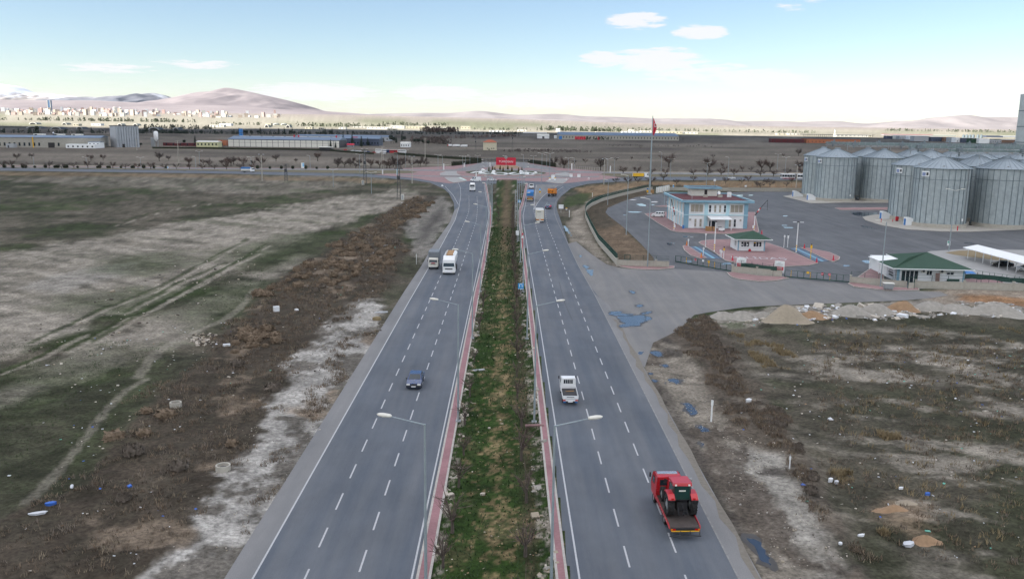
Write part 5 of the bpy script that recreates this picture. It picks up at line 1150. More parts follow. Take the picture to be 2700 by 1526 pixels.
def ringbox(b_, x0, x1, y0, y1, z0, z1, wd_):
 b_.box(((x0 + x1) / 2, y0 + wd_ / 2, (z0 + z1) / 2), (x1 - x0, wd_, z1 - z0)).box(((x0 + x1) / 2, y1 - wd_ / 2, (z0 + z1) / 2), (x1 - x0, wd_, z1 - z0))
 b_.box((x0 + wd_ / 2, (y0 + y1) / 2, (z0 + z1) / 2), (wd_, y1 - y0 - 2 * wd_, z1 - z0)).box((x1 - wd_ / 2, (y0 + y1) / 2, (z0 + z1) / 2), (wd_, y1 - y0 - 2 * wd_, z1 - z0))
ro.box(((x0 + x1) / 2, (y0 + y1) / 2, OH + .1), (x1 - x0 - .05, y1 - y0 - .05, .2)); ro.build('roof', M['redroof'], t)
fa = MB(); ringbox(fa, x0, x1, y0, y1, OH - .05, OH + .58, .22); fa.build('fascia', M['skyblue'], t)
co_ = MB(); ringbox(co_, x0 - .03, x1 + .03, y0 - .03, y1 + .03, OH + .582, OH + .64, .3); co_.build('coping', M['paleblue'], t)
px0, px1, py0, py1 = 6.0, 14.2, 20.6, 26.2
ph = MB().box(((px0 + px1) / 2, (py0 + py1) / 2, OH + 1.35), (px1 - px0, py1 - py0, 2.3)).build('stair_house', M['offwhite'], t)
_bx(ph, 'door', (10.6, py0 - .03, OH + 1.2), (.9, .06, 1.9), M['black'], 0, 0, 0)
pr_ = MB().box(((px0 + px1) / 2, (py0 + py1) / 2, OH + 2.58), (px1 - px0 + 2.3, py1 - py0 + 2.0, .16)).build('stair_house_roof', M['redroof'], t)
fa = MB(); ringbox(fa, px0 - 1.2, px1 + 1.2, py0 - 1.05, py1 + 1.05, OH + 2.48, OH + 3.05, .2); fa.build('fascia', M['skyblue'], pr_)
for x, y_ in ((9.6, 16.5), (14.2, 16.5)): c = _bx(t, 'vent_box', (x, y_, OH + .55), (1.3, 1.0, .7), M['conc'], 0, 0, 0)
c = MB().lathe([(.02, .12), (.45, .0), (.55, .12), (.4, .05)], 16).build('satellite_dish', M['whitewall'], t); c.location = (14.0, 17.4, OH + 1.5); c.rotation_euler = (1.2, 0, .3)
for x in (17.0, 17.6): _bx(t, 'outdoor_unit', (x, 17.5, OH + .95), (.5, 1.1, 1.5), M['whitewall'], .04, 0, 0)
MB().cyl((3.6, 8, OH + .2), (3.6, 8, OH + 1.3), .07, n=6).cyl((3.6, 8, OH + 1.3), (3.6, 8, OH + 1.4), .18, .05, 8).build('vent_pipe', M['steel'], t)
cn = MB().add([(6.4, -.25, 3.75), (12.8, -.25, 3.75), (12.9, -5.0, 3.2), (6.6, -5.0, 3.2), (6.4, -.25, 3.63), (12.8, -.25, 3.63), (12.9, -5.0, 3.08), (6.6, -5.0, 3.08)], [(3, 2, 1, 0), (4, 5, 6, 7), (0, 1, 5, 4), (1, 2, 6, 5), (2, 3, 7, 6), (3, 0, 4, 7)]).build('entrance_canopy', M['whitewall'], t)
for x in (6.75, 12.7): MB().cyl((x, -4.8, 0), (x, -4.8, 3.1), .09, n=8).build('canopy_post', M['white'], t)
_bx(t, 'entrance_door', (8.2, -.04, 1.1), (1.8, .1, 2.2), M['glass'], 0, 0, 0)
p = at(1865, 610); 
for i, (x, w_, h, d_, lb) in enumerate(((1864, .5, 1.3, .5, 'tall brown crate leaning under the office canopy'), (1872, 1.3, 1.2, .8, 'large brown crate under the office canopy'), (1885, .9, 1.1, .7, 'brown crate beside the white machine under the canopy'))):
 p = at(x, 611); o = thing('crate', lb, 'crate', (p.x, p.y + .9, .15)); _bx(o, 'box', (0, 0, h / 2), (w_, d_, h), M['wood'], .02, 0, 0); _bx(o, 'lid', (0, 0, h + .03), (w_ * 1.05, d_ * 1.05, .06), M['wood'], 0, 0, 0)
 for s_ in (-.3, .3): _bx(o, 'batten', (s_ * w_, -d_ / 2 - .02, h / 2), (.09, .04, h * .96), M['wood'], 0, 0, 0)
p = at(1903, 612); o = thing('machine', 'white machine parked under the right post of the office canopy', 'machine', (p.x, p.y + .3, .15)); _bx(o, 'body', (0, 0, .55), (1.7, .8, .6), M['white'], .08, 0, 0); _bx(o, 'arm', (-.6, 0, 1.3), (1.2, .12, .12), M['dsteel'], 0, .3, .6)
wheels(o, [(-.6, .3), (.6, .3), (-.6, -.3), (.6, -.3)], .25, .12)
for x, lb in ((1800.5, 'blue plastic drum at the left front corner of the office'), (1961.5, 'blue plastic drum at the right front corner of the office')):
 p = at(x, 603); o = thing('drum', lb, 'drum', (p.x, p.y - .6, .15)); MB().lathe([(.02, 0), (.32, 0), (.34, .1), (.31, .45), (.34, .8), (.3, .9), (.02, .9)], 14).build('barrel', M['blue'], o, smooth=True); MB().cyl((0, 0, .9), (0, 0, .96), .3, n=14).build('lid', M['blue'], o)
# guard hut and gatehouse
def hip(t, ev, peaks, faces, z0, th, mroof, mtrim):
 v = [(x, y_, z0) for x, y_ in ev] + [tuple(p) for p in peaks]; n_ = len(ev)
 MB().add(v, faces + [tuple(range(n_))[::-1]]).build('roof', mroof, t)
 b_ = MB()
 b_.ribbon(list(ev) + [ev[0]], .16, z0 - .14, z0 + .02); b_.build('gutter', mtrim, t)
t = thing('guard_hut', 'small white guard hut with a green pyramid roof on the red island', 'hut', (56.0, 205.3, .15))
_bx(t, 'wall', (3.3, 3.4, 1.45), (6.6, 6.8, 2.9), M['whitewall'], 0, 0, 0)
for x in (.12, 6.48): _bx(t, 'quoin', (x, -.03, 1.45), (.3, .1, 2.9), M['skyblue'], 0, 0, 0)
window(t, 1.75, 1.0, 2.0, 1.25, 3, 'front', ['glass'], frame_w=.11); window(t, 4.75, 1.0, 2.0, 1.25, 3, 'front', ['glass'], frame_w=.11); window(t, -2.0, 1.0, 1.2, 1.2, 2, 'left', 'glass')
_bx(t, 'notice', (4.1, -.14, 2.0), (.4, .03, .2), M['yellow'], 0, 0, 0)
for x, g in ((2.3, 0), (5.1, 0), (1.0, 0)): _bx(t, 'notice', (x, -.14, 1.5), (.25, .03, .35), M['whitewall'], 0, 0, 0)
hip(t, [(-1.1, -1.2), (8.0, -1.2), (8.0, 8.0), (-1.1, 8.0)], [(4.5, 3.3, 4.55)], [(0, 1, 4), (1, 2, 4), (2, 3, 4), (3, 0, 4)], 2.9, .1, M['greenroof'], M['whitewall'])
o = thing('planter', 'small red flower tub against the front wall of the guard hut', 'planter', (58.7, 204.4, .15)); MB().lathe([(.02, 0), (.25, 0), (.36, .4), (.3, .4), (.02, .3)], 12).build('tub', M['signred'], o); MB().lathe([(.3, .4), (.2, .6), (.02, .65)], 8).build('plant', M['red'], o)
t = thing('gatehouse', 'low white gatehouse with a large green hipped roof by the wall', 'building', (77.0, 165.4, 0), R(-4))
_bx(t, 'wall', (6.4, 8.2, 1.45), (12.6, 16.4, 2.9), M['whitewall'], 0, 0, 0)
_bx(t, 'corner_trim', (.1, -.05, 1.45), (.5, .12, 2.9), M['skyblue'], 0, 0, 0); _bx(t, 'corner_trim', (12.6, -.05, 1.45), (.3, .12, 2.9), M['skyblue'], 0, 0, 0)
dw = _bx(t, 'glass_door', (2.3, -.05, 1.15), (3.2, .1, 2.3), M['glass'], 0, 0, 0)
for k in range(5): _bx(dw, 'door_frame', (-1.6 + .8 * k, -.06, 0), (.12 if k in (1, 3) else .08, .08, 2.3), M['white'], 0, 0, 0)
window(t, 6.0, 1.5, 1.1, .9, 2, 'front', 'glass'); window(t, 10.0, 1.65, 1.4, .55, 2, 'front', 'glass')
for x in (4.9, 8.4):
 u = _bx(t, 'air_conditioner', (x, -.3, 2.35), (.95, .4, .75), M['offwhite'], .03, 0, 0); MB().cyl((-.15, -.2, 0), (-.15, -.23, 0), .26, n=16).build('fan_grille', M['dsteel'], u)
for k, z in ((0, 2.1), (1, 1.75), (2, 1.4), (3, .9)): _bx(t, 'wall_print', (-.12, 3.2, z), (.03, [1.6, 2.2, 2.6, 2.2][k], [.12, .12, .3, .4][k]), M['dsteel'], 0, 0, 0)
_bx(t, 'printed_board', (-.08, 3.2, 1.4), (.06, 4.6, 2.3), mat('grey_white_print', (.5, .52, .55), .7, var=.12, scale=.8), 0, 0, 0)
ev = [(-1.5, -1.4), (14.0, -1.4), (14.0, 18.4), (4.2, 18.4), (4.2, 8.6), (-1.5, 7.6)]
hip(t, ev, [(3.2, 3.6, 4.35), (9.2, 9.6, 4.75)], [(0, 1, 7, 6), (1, 2, 7), (2, 3, 7), (3, 4, 6, 7), (4, 5, 6), (5, 0, 6)], 2.9, .1, M['greenroof'], M['whitewall'])
MB().slab((-.6, 8.4, 2.75), (4.0, 9.0, 2.9), (3.6, 14.6, 2.9), (-.8, 14.8, 2.75), .1).build('porch_canopy', M['whitewall'], t)
for y_ in (8.8, 14.2): MB().cyl((-.5, y_, 0), (-.5, y_, 2.8), .07, n=6).build('porch_post', M['white'], t)
o = thing('door_leaf', 'brown door leaf leaning against the gatehouse front', 'door', (84.2, 163.9, .0), R(-4)); _bx(o, 'leaf', (0, 0, 1.05), (.8, .06, 2.1), mat('brown_board', (.16, .1, .085), .7), 0, 0, -.1); _bx(o, 'handle', (.28, -.16, 1.0), (.12, .05, .05), M['steel'], 0, 0, 0)
o = thing('bench', 'green garden bench along the gatehouse front wall', 'bench', (87.4, 163.9, 0), R(-4)); _bx(o, 'seat', (0, 0, .42), (2.4, .45, .06), M['green'], 0, 0, 0); _bx(o, 'backrest', (0, .22, .7), (2.4, .05, .4), M['green'], 0, 0, 0); pair(o, 'leg', 1.0, 0, .2, (.08, .4, .4), M['dsteel'])
t = thing('carport', 'long white carport roof on thin white posts at the right edge', 'carport', (108.0, 198, 0))
MB().add([(-1.0, .2, 2.62), (4.6, 4.2, 2.75), (5.4, -45, 2.75), (-.8, -45, 2.62), (-1.0, .2, 2.5), (4.6, 4.2, 2.63), (5.4, -45, 2.63), (-.8, -45, 2.5)], [(3, 2, 1, 0), (4, 5, 6, 7), (0, 1, 5, 4), (1, 2, 6, 5), (2, 3, 7, 6), (3, 0, 4, 7)]).build('roof', M['whitewall'], t)
for k in range(13):
 for x in (.15, 3.9): MB().cyl((x, -.2 - 3.25 * k, 0), (x, -.2 - 3.25 * k, 2.6), .075, n=8).build('post', M['white'], t)
def text_mesh(name, s_, mat_, w_, h, depth=.0):
 cu = bpy.data.curves.new(name, 'FONT'); cu.body = s_; cu.resolution_u = 3; cu.extrude = depth; o = bpy.data.objects.new(name, cu); col.objects.link(o)
 bpy.context.view_layer.update(); me = bpy.data.meshes.new_from_object(o.evaluated_get(bpy.context.evaluated_depsgraph_get())); bpy.data.objects.remove(o)
 a = np.array([v.co[:] for v in me.vertices]); lo, hi = a.min(0), a.max(0); sc = np.array([w_ / (hi[0] - lo[0]), h / (hi[1] - lo[1]), 1])
 a = (a - [lo[0], lo[1], 0]) * sc; me.vertices.foreach_set('co', a.astype('f4').ravel()); me.materials.append(mat_); me.name = name; return me
p0, p1 = at(1933, 684), at(2079, 688)
o = put('ground_lettering', text_mesh('ground_lettering', 'BELİDAŞ', M['paint'], (p1 - p0).length, 4.6), None, (p0.x, p0.y, .168), math.atan2(p1.y - p0.y, p1.x - p0.x)); tag(o, 'big white letters spelling a name on the red island before the guard hut', 'lettering')
# street lamps of the median
def lamp_proto(name, h, arm, heads, base=True, pole_m='pole', rb=.11):
 t = thing(name, '', 'street lamp')
 MB().cyl((0, 0, 0), (0, 0, h), rb, rb * .55, 10).build('pole', M[pole_m], t)
 if base: MB().box((0, 0, .06), (.5, .5, .12)).box((0, 0, .5), (.2, .2, .8)).build('base_plate', M['steel'], t)
 for s_ in heads:
  MB().cyl((0, 0, h - .05), (s_ * arm, 0, h + arm * .22), .05, .035, 6).build('arm', M[pole_m], t)
  q = MB(); n_ = 8
  for k, (u, w_, hh) in enumerate(((0, .1, .06), (.12, .17, .1), (.55, .2, .13), (.85, .15, .1), (1.0, .04, .04))):
   q.v += [(s_ * (arm - .05 + u * .85), w_ * math.cos(2 * math.pi * i / n_), h + arm * .22 + .03 + u * .1 + hh * math.sin(2 * math.pi * i / n_)) for i in range(n_)]
  q.f = [(k * n_ + i, k * n_ + (i + 1) % n_, (k + 1) * n_ + (i + 1) % n_, (k + 1) * n_ + i) for k in range(4) for i in range(n_)] + [tuple(range(n_))[::-1], tuple(range(4 * n_, 5 * n_))]
  q.mi = [0] * len(q.f)
  q.build('lamp_head', M['offwhite'], t, smooth=True)
 return t
def x_on(line, y):
 P_ = [Vector(p[:2]) for p in line]
 for a, b_ in zip(P_[:-1], P_[1:]):
  if a.y <= y <= b_.y: return a.x + (b_.x - a.x) * (y - a.y) / max(1e-6, b_.y - a.y)
 return P_[-1].x
LPL = lamp_proto('street_lamp', 12, 2.0, (-1,)); LPR = lamp_proto('street_lamp', 12, 2.0, (1,))
for side, proto, line, off, x0_ in (('left', LPL, ml_out, .12, -4.72), ('right', LPR, mr_out, -.62, 2.93)):
 for k in range(12):
  y_ = 47.8 + 34.0 * k
  x = x0_ if y_ < 160 else x_on(line, y_) + off
  lb = f'street lamp on the {side} edge of the median, ' + ('nearest to the viewer' if k == 0 else ('farthest, at the roundabout' if k == 11 else nth(k) + ' one from the viewer'))
  if k == 0: o = proto; o.location = (x, y_, .1); o['label'] = lb; o['group'] = 'street lamps along the median'
  else: o = dup(proto, (x, y_, .1), 0, lb, 'street lamps along the median')
p = at(1403, 1122); tag(MB().cyl((-.9, -.1, .14), (.95, .12, .14), .14, n=10).build('kerb_log', M['pinkpave']), 'pinkish round concrete piece lying at the foot of a right-hand lamp', 'debris').location = (p.x + .2, p.y - .4, .05)
# other masts, poles and pylons (base px, top px)
def mast(name, base, top, label, cat, kind, group=None):
 p = at(*base); tp = far_at(top[0], top[1], p.y); h = tp.z
 t = thing(name, label, cat, (p.x, p.y, 0), 0, group)
 if kind == 'tee':
  MB().cyl((0, 0, 0), (0, 0, h), .24, .16, 8).build('pole', M['conc'], t)
  _bx(t, 'crossbar', (0, 0, h), (2.6, .16, .14), M['dsteel'], 0, 0, 0)
  for s_ in (-1, 1): _bx(t, 'floodlight', (s_ * 1.1, -.2, h + .12), (.8, .45, .16), M['steel'], 0, 0, .3)
  _bx(t, 'band', (0, 0, h * .74), (.5, .5, .3), M['steel'], 0, 0, 0)
 elif kind == 'thin':
  MB().cyl((0, 0, 0), (0, 0, h), .13, .08, 7).build('pole', M['pole'], t)
  for s_ in (-1, 1): MB().cyl((0, 0, h - .1), (s_ * 1.5, 0, h + .3), .05, n=5).box((s_ * 1.9, 0, h + .34), (.9, .3, .14)).build('lamp_arm', M['offwhite'], t)
 elif kind == 'single':
  MB().cyl((0, 0, 0), (0, 0, h), .13, .08, 7).build('pole', M['pole'], t)
  MB().cyl((0, 0, h - .1), (-1.3, 0, h + .25), .05, n=5).box((-1.6, 0, h + .28), (.9, .3, .14)).build('lamp_arm', M['offwhite'], t)
 elif kind == 'utility':
  MB().cyl((0, 0, 0), (0, 0, h), .26, .15, 7).build('pole', M['conc'], t)
  for q_ in (.98, .9): _bx(t, 'crossarm', (0, 0, h * q_), (3.6, .16, .16), M['conc'], 0, 0, 0)
  for x in (-1.6, 0, 1.6): MB().lathe([(.02, 0), (.08, .05), (.06, .3), (.02, .34)], 6).build('insulator', M['dsteel'], t).location = (x, 0, h * .98 + .08)
 elif kind == 'lattice':
  b_ = MB(); w0, w1 = .75, .28
  for sx in (-1, 1):
   for sy in (-1, 1): b_.cyl((sx * w0, sy * w0, 0), (sx * w1, sy * w1, h), .07, n=4)
  nn = 12
  for k in range(nn):
   for sx, sy, tx, ty in ((-1, -1, 1, -1), (1, -1, 1, 1), (1, 1, -1, 1), (-1, 1, -1, -1)):
    wa, wb = w0 + (w1 - w0) * k / nn, w0 + (w1 - w0) * (k + 1) / nn
    if k % 2: sx, tx, sy, ty = tx, sx, ty, sy
    b_.cyl((sx * wa, sy * wa, h * k / nn), (tx * wb, ty * wb, h * (k + 1) / nn), .04, n=3)
  b_.build('lattice', M['dsteel'], t)
  for q_ in (.97, .86): _bx(t, 'crossarm', (0, 0, h * q_), (3.4, .2, .2), M['dsteel'], 0, 0, 0)
  _bx(t, 'transformer', (0, -.5, h * .62), (1.2, .9, 1.5), M['dsteel'], .05, 0, 0)
 elif kind == 'hframe':
  for s_ in (-.7, .7): MB().cyl((s_, 0, 0), (s_ * .5, 0, h), .2, .14, 7).build('leg', M['conc'], t)
  for k in range(1, 8): _bx(t, 'tie_beam', (0, 0, h * k / 8), (1.3, .14, .16), M['conc'], 0, 0, 0)
  _bx(t, 'crossarm', (0, 0, h), (3.4, .16, .16), M['conc'], 0, 0, 0)
 return t
mast('floodlight_mast', (691.5, 477), (690, 408), 'tall concrete floodlight mast in the left field near the cross road', 'mast', 'tee')
mast('floodlight_mast', (1086.7, 484), (1086, 413), 'tall concrete floodlight mast left of the roundabout', 'mast', 'tee')
mast('floodlight_mast', (1592, 487), (1594, 420), 'tall concrete mast right of the roundabout with a box on it', 'mast', 'tee')
mast('floodlight_mast', (2099, 495), (2101, 436), 'floodlight mast at the bus beside the leftmost silo', 'mast', 'tee')
mast('lamp_mast', (879, 493), (879, 448), 'slim mast with a faint top bar in the left field', 'mast', 'thin')
mast('lamp_mast', (979.5, 511), (979.5, 456), 'slim T-topped mast nearest in the left field', 'mast', 'thin')
mast('pylon', (1052, 527), (1048, 432), 'nearest dark lattice power pylon left of the road', 'pylon', 'lattice')
mast('pylon', (963, 488), (963, 392), 'dark lattice power pylon in front of the bare trees', 'pylon', 'lattice')
mast('pylon', (754.7, 478), (754.7, 432), 'short dark lattice power pylon at the edge of the left field', 'pylon', 'lattice')
mast('utility_pole', (1008.5, 444), (1005, 386), 'H-frame concrete power pole among the bare trees', 'pole', 'hframe')
mast('utility_pole', (472, 437), (469, 371), 'tall concrete power pole behind the bare trees at the left', 'pole', 'utility')
mast('utility_pole', (1121, 424), (1122, 364), 'concrete power pole with two crossarms left of the beige cabin', 'pole', 'utility')
mast('utility_pole', (1254, 397), (1254, 360), 'small pylon beside the beige cabin', 'pole', 'lattice')
mast('utility_pole', (1351, 397), (1350, 345), 'thin far pylon right of the beige cabin', 'pole', 'lattice')
mast('utility_pole', (361, 396), (360, 366), 'power pole in front of the concrete silo block', 'pole', 'utility')
rows_ = [((90, 441), (90, 414)), ((229, 443.5), (228, 416)), ((371.5, 446), (370, 416)), ((517, 450), (515, 414)), ((527, 441), (525.5, 400)), ((662.5, 444), (661, 415)), ((818, 444), (817, 411)), ((949, 457), (948.5, 408)), ((962, 443), (962, 394)), ((1048, 447), (1047.5, 405)), ((1069.5, 443), (1069, 397)),
  ((1155, 449), (1154.5, 409)), ((1167, 449.5), (1166.5, 412)), ((1220, 448), (1220.5, 413)), ((1227, 446), (1227, 413)), ((1239, 434), (1239.5, 410)), ((1259.5, 432), (1260, 411)), ((1292, 455), (1292, 432)), ((1334, 466), (1334, 412)), ((1406, 439), (1406.5, 412)), ((1428, 478), (1428, 405)), ((1441, 441), (1441.5, 409)), ((1449, 471), (1449.5, 405)), ((1498, 455), (1498.5, 417)), ((1513.5, 456), (1514.5, 417)),
  ((1619, 467), (1619.5, 418)), ((1602, 452), (1602, 419)), ((1743, 452), (1743, 402)), ((1767, 470), (1767, 420)), ((1862, 493), (1864, 430)), ((1919, 470), (1920, 415)), ((2049, 447), (2049, 407)), ((2069, 470), (2070, 415)), ((1380, 434), (1380, 408))]
for i, (b_, tp_) in enumerate(rows_):
 mast('lamp_post', b_, tp_, f'thin lamp post at the cross road and roundabout, {nth(i)} counted from the left', 'lamp post', 'thin' if i % 3 else 'single', 'lamp posts at the cross road')
for b_, tp_, lb in (((1651, 619), (1660, 463), 'tall lamp pole on the verge inside the curved wall'), ((1602, 541), (1604, 475), 'lamp pole on the verge at the far bend of the wall'), ((1707, 705), (1717, 525), 'tall lamp pole on the pavement left of the gate'), ((2321, 757), (2339, 585), 'tall lamp pole beside the waste container')):
 mast('yard_lamp', b_, tp_, lb, 'lamp post', 'single', 'tall lamp poles of the yard')
mast('yard_lamp', (2501.7, 662), (2517, 502), 'lamp pole with two wide-spread arms in front of the big near silo', 'lamp post', 'thin')
for k in (0,):
 t = bpy.context.scene.objects[-1] if False else None
p = at(2500, 655); o = thing('pole_notice', 'white and green notice wrapped round the double-armed lamp pole', 'notice', (p.x - .3, p.y - .6, 1.4)); _bx(o, 'board', (0, 0, 0), (.8, .05, 1.2), M['whitewall'], 0, 0, 0); _bx(o, 'green_field', (0, -.03, .3), (.7, .02, .5), M['plasticg'], 0, 0, 0)
mast('yard_lamp', (1751.5, 541.5), (1751.5, 509), 'dark thin pole left of the office roof corner', 'pole', 'single')
def striped_post(base, h, label, tee=True):
 p = at(*base); t = thing('striped_lamp', label, 'lamp post', (p.x, p.y, .15))
 MB().cyl((0, 0, 0), (0, 0, h), .13, .11, 8).build('pole', M['white'], t)
 for z in (.5, 1.0, 1.5): MB().cyl((0, 0, z), (0, 0, z + .28), .14, n=8).build('yellow_band', M['yellow'], t)
 if tee: _bx(t, 'crossbar', (0, 0, h), (2.6, .14, .12), M['white'], 0, 0, 0)
 _bx(t, 'floodlight', (-.1, -.2, h + .12), (.6, .4, .2), M['dsteel'], 0, 0, .3)
striped_post((1883, 665), 7.2, 'white lamp post with yellow bands left of the guard hut', False); striped_post((2099, 667), 7.3, 'white T-shaped lamp post with yellow bands right of the guard hut')
# flagpole
p = at(1712.5, 512); t = thing('flagpole', 'very tall grey flagpole beside the office yard', 'flagpole', (p.x, p.y, 0))
MB().cyl((0, 0, 0), (0, 0, 34.0), .42, .16, 12).build('pole', M['pole'], t); MB().lathe([(.01, 33.9), (.24, 34.05), (.01, 34.3)], 10).build('finial', M['chrome'], t); _bx(t, 'base', (0, 0, .2), (2.0, 2.0, .5), M['conc'], .05, 0, 0)
fl = thing('flag', 'red flag with white crescent and star hanging limp from the flagpole', 'flag', (p.x, p.y, 0))
fv = MB(); N_, K_ = 12, 16
for i in range(N_):
 u = i / (N_ - 1)
 for k in range(K_):
  v = k / (K_ - 1); fv.v.append((.25 + u * (.35 + 1.5 * math.sin(math.pi * min(1, v * 1.05)) * (1 - .35 * v)), -.1 + .35 * math.sin(u * 9 + v * 2) * u, 33.4 - v * 6.9 - u * .6 - .6 * u * u))
fv.f = [(i * K_ + k, (i + 1) * K_ + k, (i + 1) * K_ + k + 1, i * K_ + k + 1) for i in range(N_ - 1) for k in range(K_ - 1)]; fv.mi = [0] * len(fv.f)
fc = fv.build('cloth', M['signred'], fl, smooth=True); sm_ = fc.modifiers.new('thickness', 'SOLIDIFY'); sm_.thickness = .03
cr = MB()
for k in range(9):
 a = R(50 + k * 32); cr.box((1.1 + .35 * math.cos(a), -.36 - .0, 30.2 + .75 * math.sin(a)), (.14, .05, .42))
cr.build('crescent', M['whitewall'], fl); _bx(fl, 'star', (1.5, -.36, 29.6), (.35, .05, .35), M['whitewall'], 0, 0, 0)
# walls, fences, gates of the silo yard
def resample(pts, step):
 P_ = [Vector(p[:2]) for p in pts]; out = [P_[0].copy()]; need = step
 for a, b_ in zip(P_[:-1], P_[1:]):
  L = (b_ - a).length; pos = 0.0
  while L - pos >= need:
   pos += need; out.append(a + (b_ - a) * (pos / L)); need = step
  need -= (L - pos)
 return out
_wp = {}
def wall_line(label, pts, h=1.25, fence=0.0, step=3.0, pillars=2, net=None, cat='wall', name='boundary_wall', th=.18, group=None):
 """precast wall of equal panels, with pillars, and an optional post-and-mesh fence on top"""
 Q = resample(pts, step); t = thing(name, label, cat, (Q[0].x, Q[0].y, 0), 0, group)
 key = (step, h, th)
 if key not in _wp:
  b_ = MB().box((step / 2, 0, h / 2), (step, th, h)).box((step / 2, 0, h + .04), (step, th + .1, .09))
  b_.box((step * .5, -th / 2 - .02, h * .5), (step * .8, .05, h * .55)); _wp[key] = b_.mesh('wall_panel', M['conc'])
  _wp['p', h] = MB().box((0, 0, h / 2 + .15), (.34, .34, h + .3)).box((0, 0, h + .36), (.46, .46, .12)).mesh('pillar', M['conc'])
 if fence:
  kf_ = ('f', step, h, fence, net)
  if kf_ not in _wp:
   _wp['post', h, fence] = MB().box((0, 0, h + fence / 2), (.07, .07, fence)).mesh('fence_post', M['green'])
   g = MB()
   for z in (.08, fence * .5, fence - .05): g.box((step / 2, 0, h + z), (step, .035, .035))
   if net == 'wire':
    for z in (.3, .75): g.box((step / 2, 0, h + z), (step, .02, .02))
   else:
    nb = int(step / .17)
    for k in range(nb): g.box(((k + .5) * step / nb, 0, h + fence / 2), (.028, .028, fence - .1))
   _wp[kf_] = g.mesh('fence_mesh', M['green'])
 for i, (a, b_) in enumerate(zip(Q[:-1], Q[1:])):
  rz = math.atan2(b_.y - a.y, b_.x - a.x); l_ = (a.x - Q[0].x, a.y - Q[0].y, 0)
  if h > .1: put('wall_panel', _wp[key], t, l_, rz)
  if pillars and i % pillars == 0: put('pillar', _wp['p', h], t, l_, rz)
  if fence:
   put('fence_post', _wp['post', h, fence], t, l_, rz); put('fence_mesh', _wp[kf_], t, l_, rz)
 return t, Q
wall_line('curved concrete wall with a dark green fence round the yard corner', W([(1627, 700), (1602, 671), (1577, 643), (1558, 606), (1544, 575), (1543, 563), (1547, 554), (1560, 543.5), (1590, 530), (1640, 516.5), (1705, 501.5), (1725, 499.2)]), 1.25, 1.35, 3.0, 0)
wall_line('low concrete wall along the ochre field behind the office', W([(1738, 502), (1790, 502.8), (1900, 504), (2140, 506)]), 1.6, 0, 4.0, 0)
wall_line('concrete wall with pillars and a wire fence left of the main gate', W([(1627, 701), (1645, 702), (1777, 706)]), 1.3, 1.15, 2.75, 3, 'wire')
wall_line('short concrete wall with pillars between the two gates', W([(1931, 718.5), (2066, 731)]), 1.3, 1.0, 2.5, 2, 'wire')
wall_line('concrete wall with pillars left of the pedestrian gate', W([(2242, 746), (2394, 759)]), 1.2, 1.1, 2.5, 4, 'wire')
wall_line('long patterned concrete wall running out of the right picture edge', [(77.4, 158.7), (97.5, 157.3), (125, 155.6)], 1.35, 1.25, 3.0, 3, 'wire')
def net(pts, label, h0, h1, th=.05):
 Q = [Vector(p) for p in pts]; t = thing('shade_net', label, 'netting', (Q[0].x, Q[0].y, 0)); b_ = MB()
 for a, c in zip(Q[:-1], Q[1:]):
  d = (c - a); n_ = max(1, int(d.length / 1.2))
  for k in range(n_):
   p0_, p1_ = a + d * k / n_ - Q[0], a + d * (k + 1) / n_ - Q[0]
   b_.slab((p0_.x, p0_.y, h0 + .1 * math.sin(k * 2)), (p1_.x, p1_.y, h0 + .1 * math.sin((k + 1) * 2)), (p1_.x, p1_.y, h1 + .08 * math.sin(k + 1)), (p0_.x, p0_.y, h1 + .08 * math.sin(k)), th)
 b_.build('net', M['green'], t)
 for i, a in enumerate(resample(pts, 2.2)): MB().cyl((a.x - Q[0].x, a.y - Q[0].y, 0), (a.x - Q[0].x, a.y - Q[0].y, h1 + .5), .045, n=6).build('post', M['dsteel'], t)
 return t
net([(90.3, 165.2), (94, 164.6), (97.0, 161.6), (104, 158.6)], 'dark green shade netting on posts right of the gatehouse', .9, 1.75)
net([(48.3, 173.6), (54.5, 169.7)], 'dark green netting panel behind the wall between the two notice boards', 1.3, 2.1)
o = thing('awning', 'bright blue sheet stretched behind the green netting', 'sheet', (92.6, 171, 0)); MB().slab((-2.0, -2, 1.2), (2.2, -1.6, 1.1), (2.4, 1.6, 1.5), (-1.8, 1.4, 1.5), .05).build('sheet', M['tarpblue'], o); pair(o, 'post', 1.9, 0, .6, (.06, .06, 1.2), M['dsteel'])
wall_line('green post fence along the parking ground behind the netting', [(91.5, 178.5), (95.5, 172), (101, 163.5), (106, 156)], .05, 1.5, 2.4, 0, 'wire', 'fence', 'wire_fence')
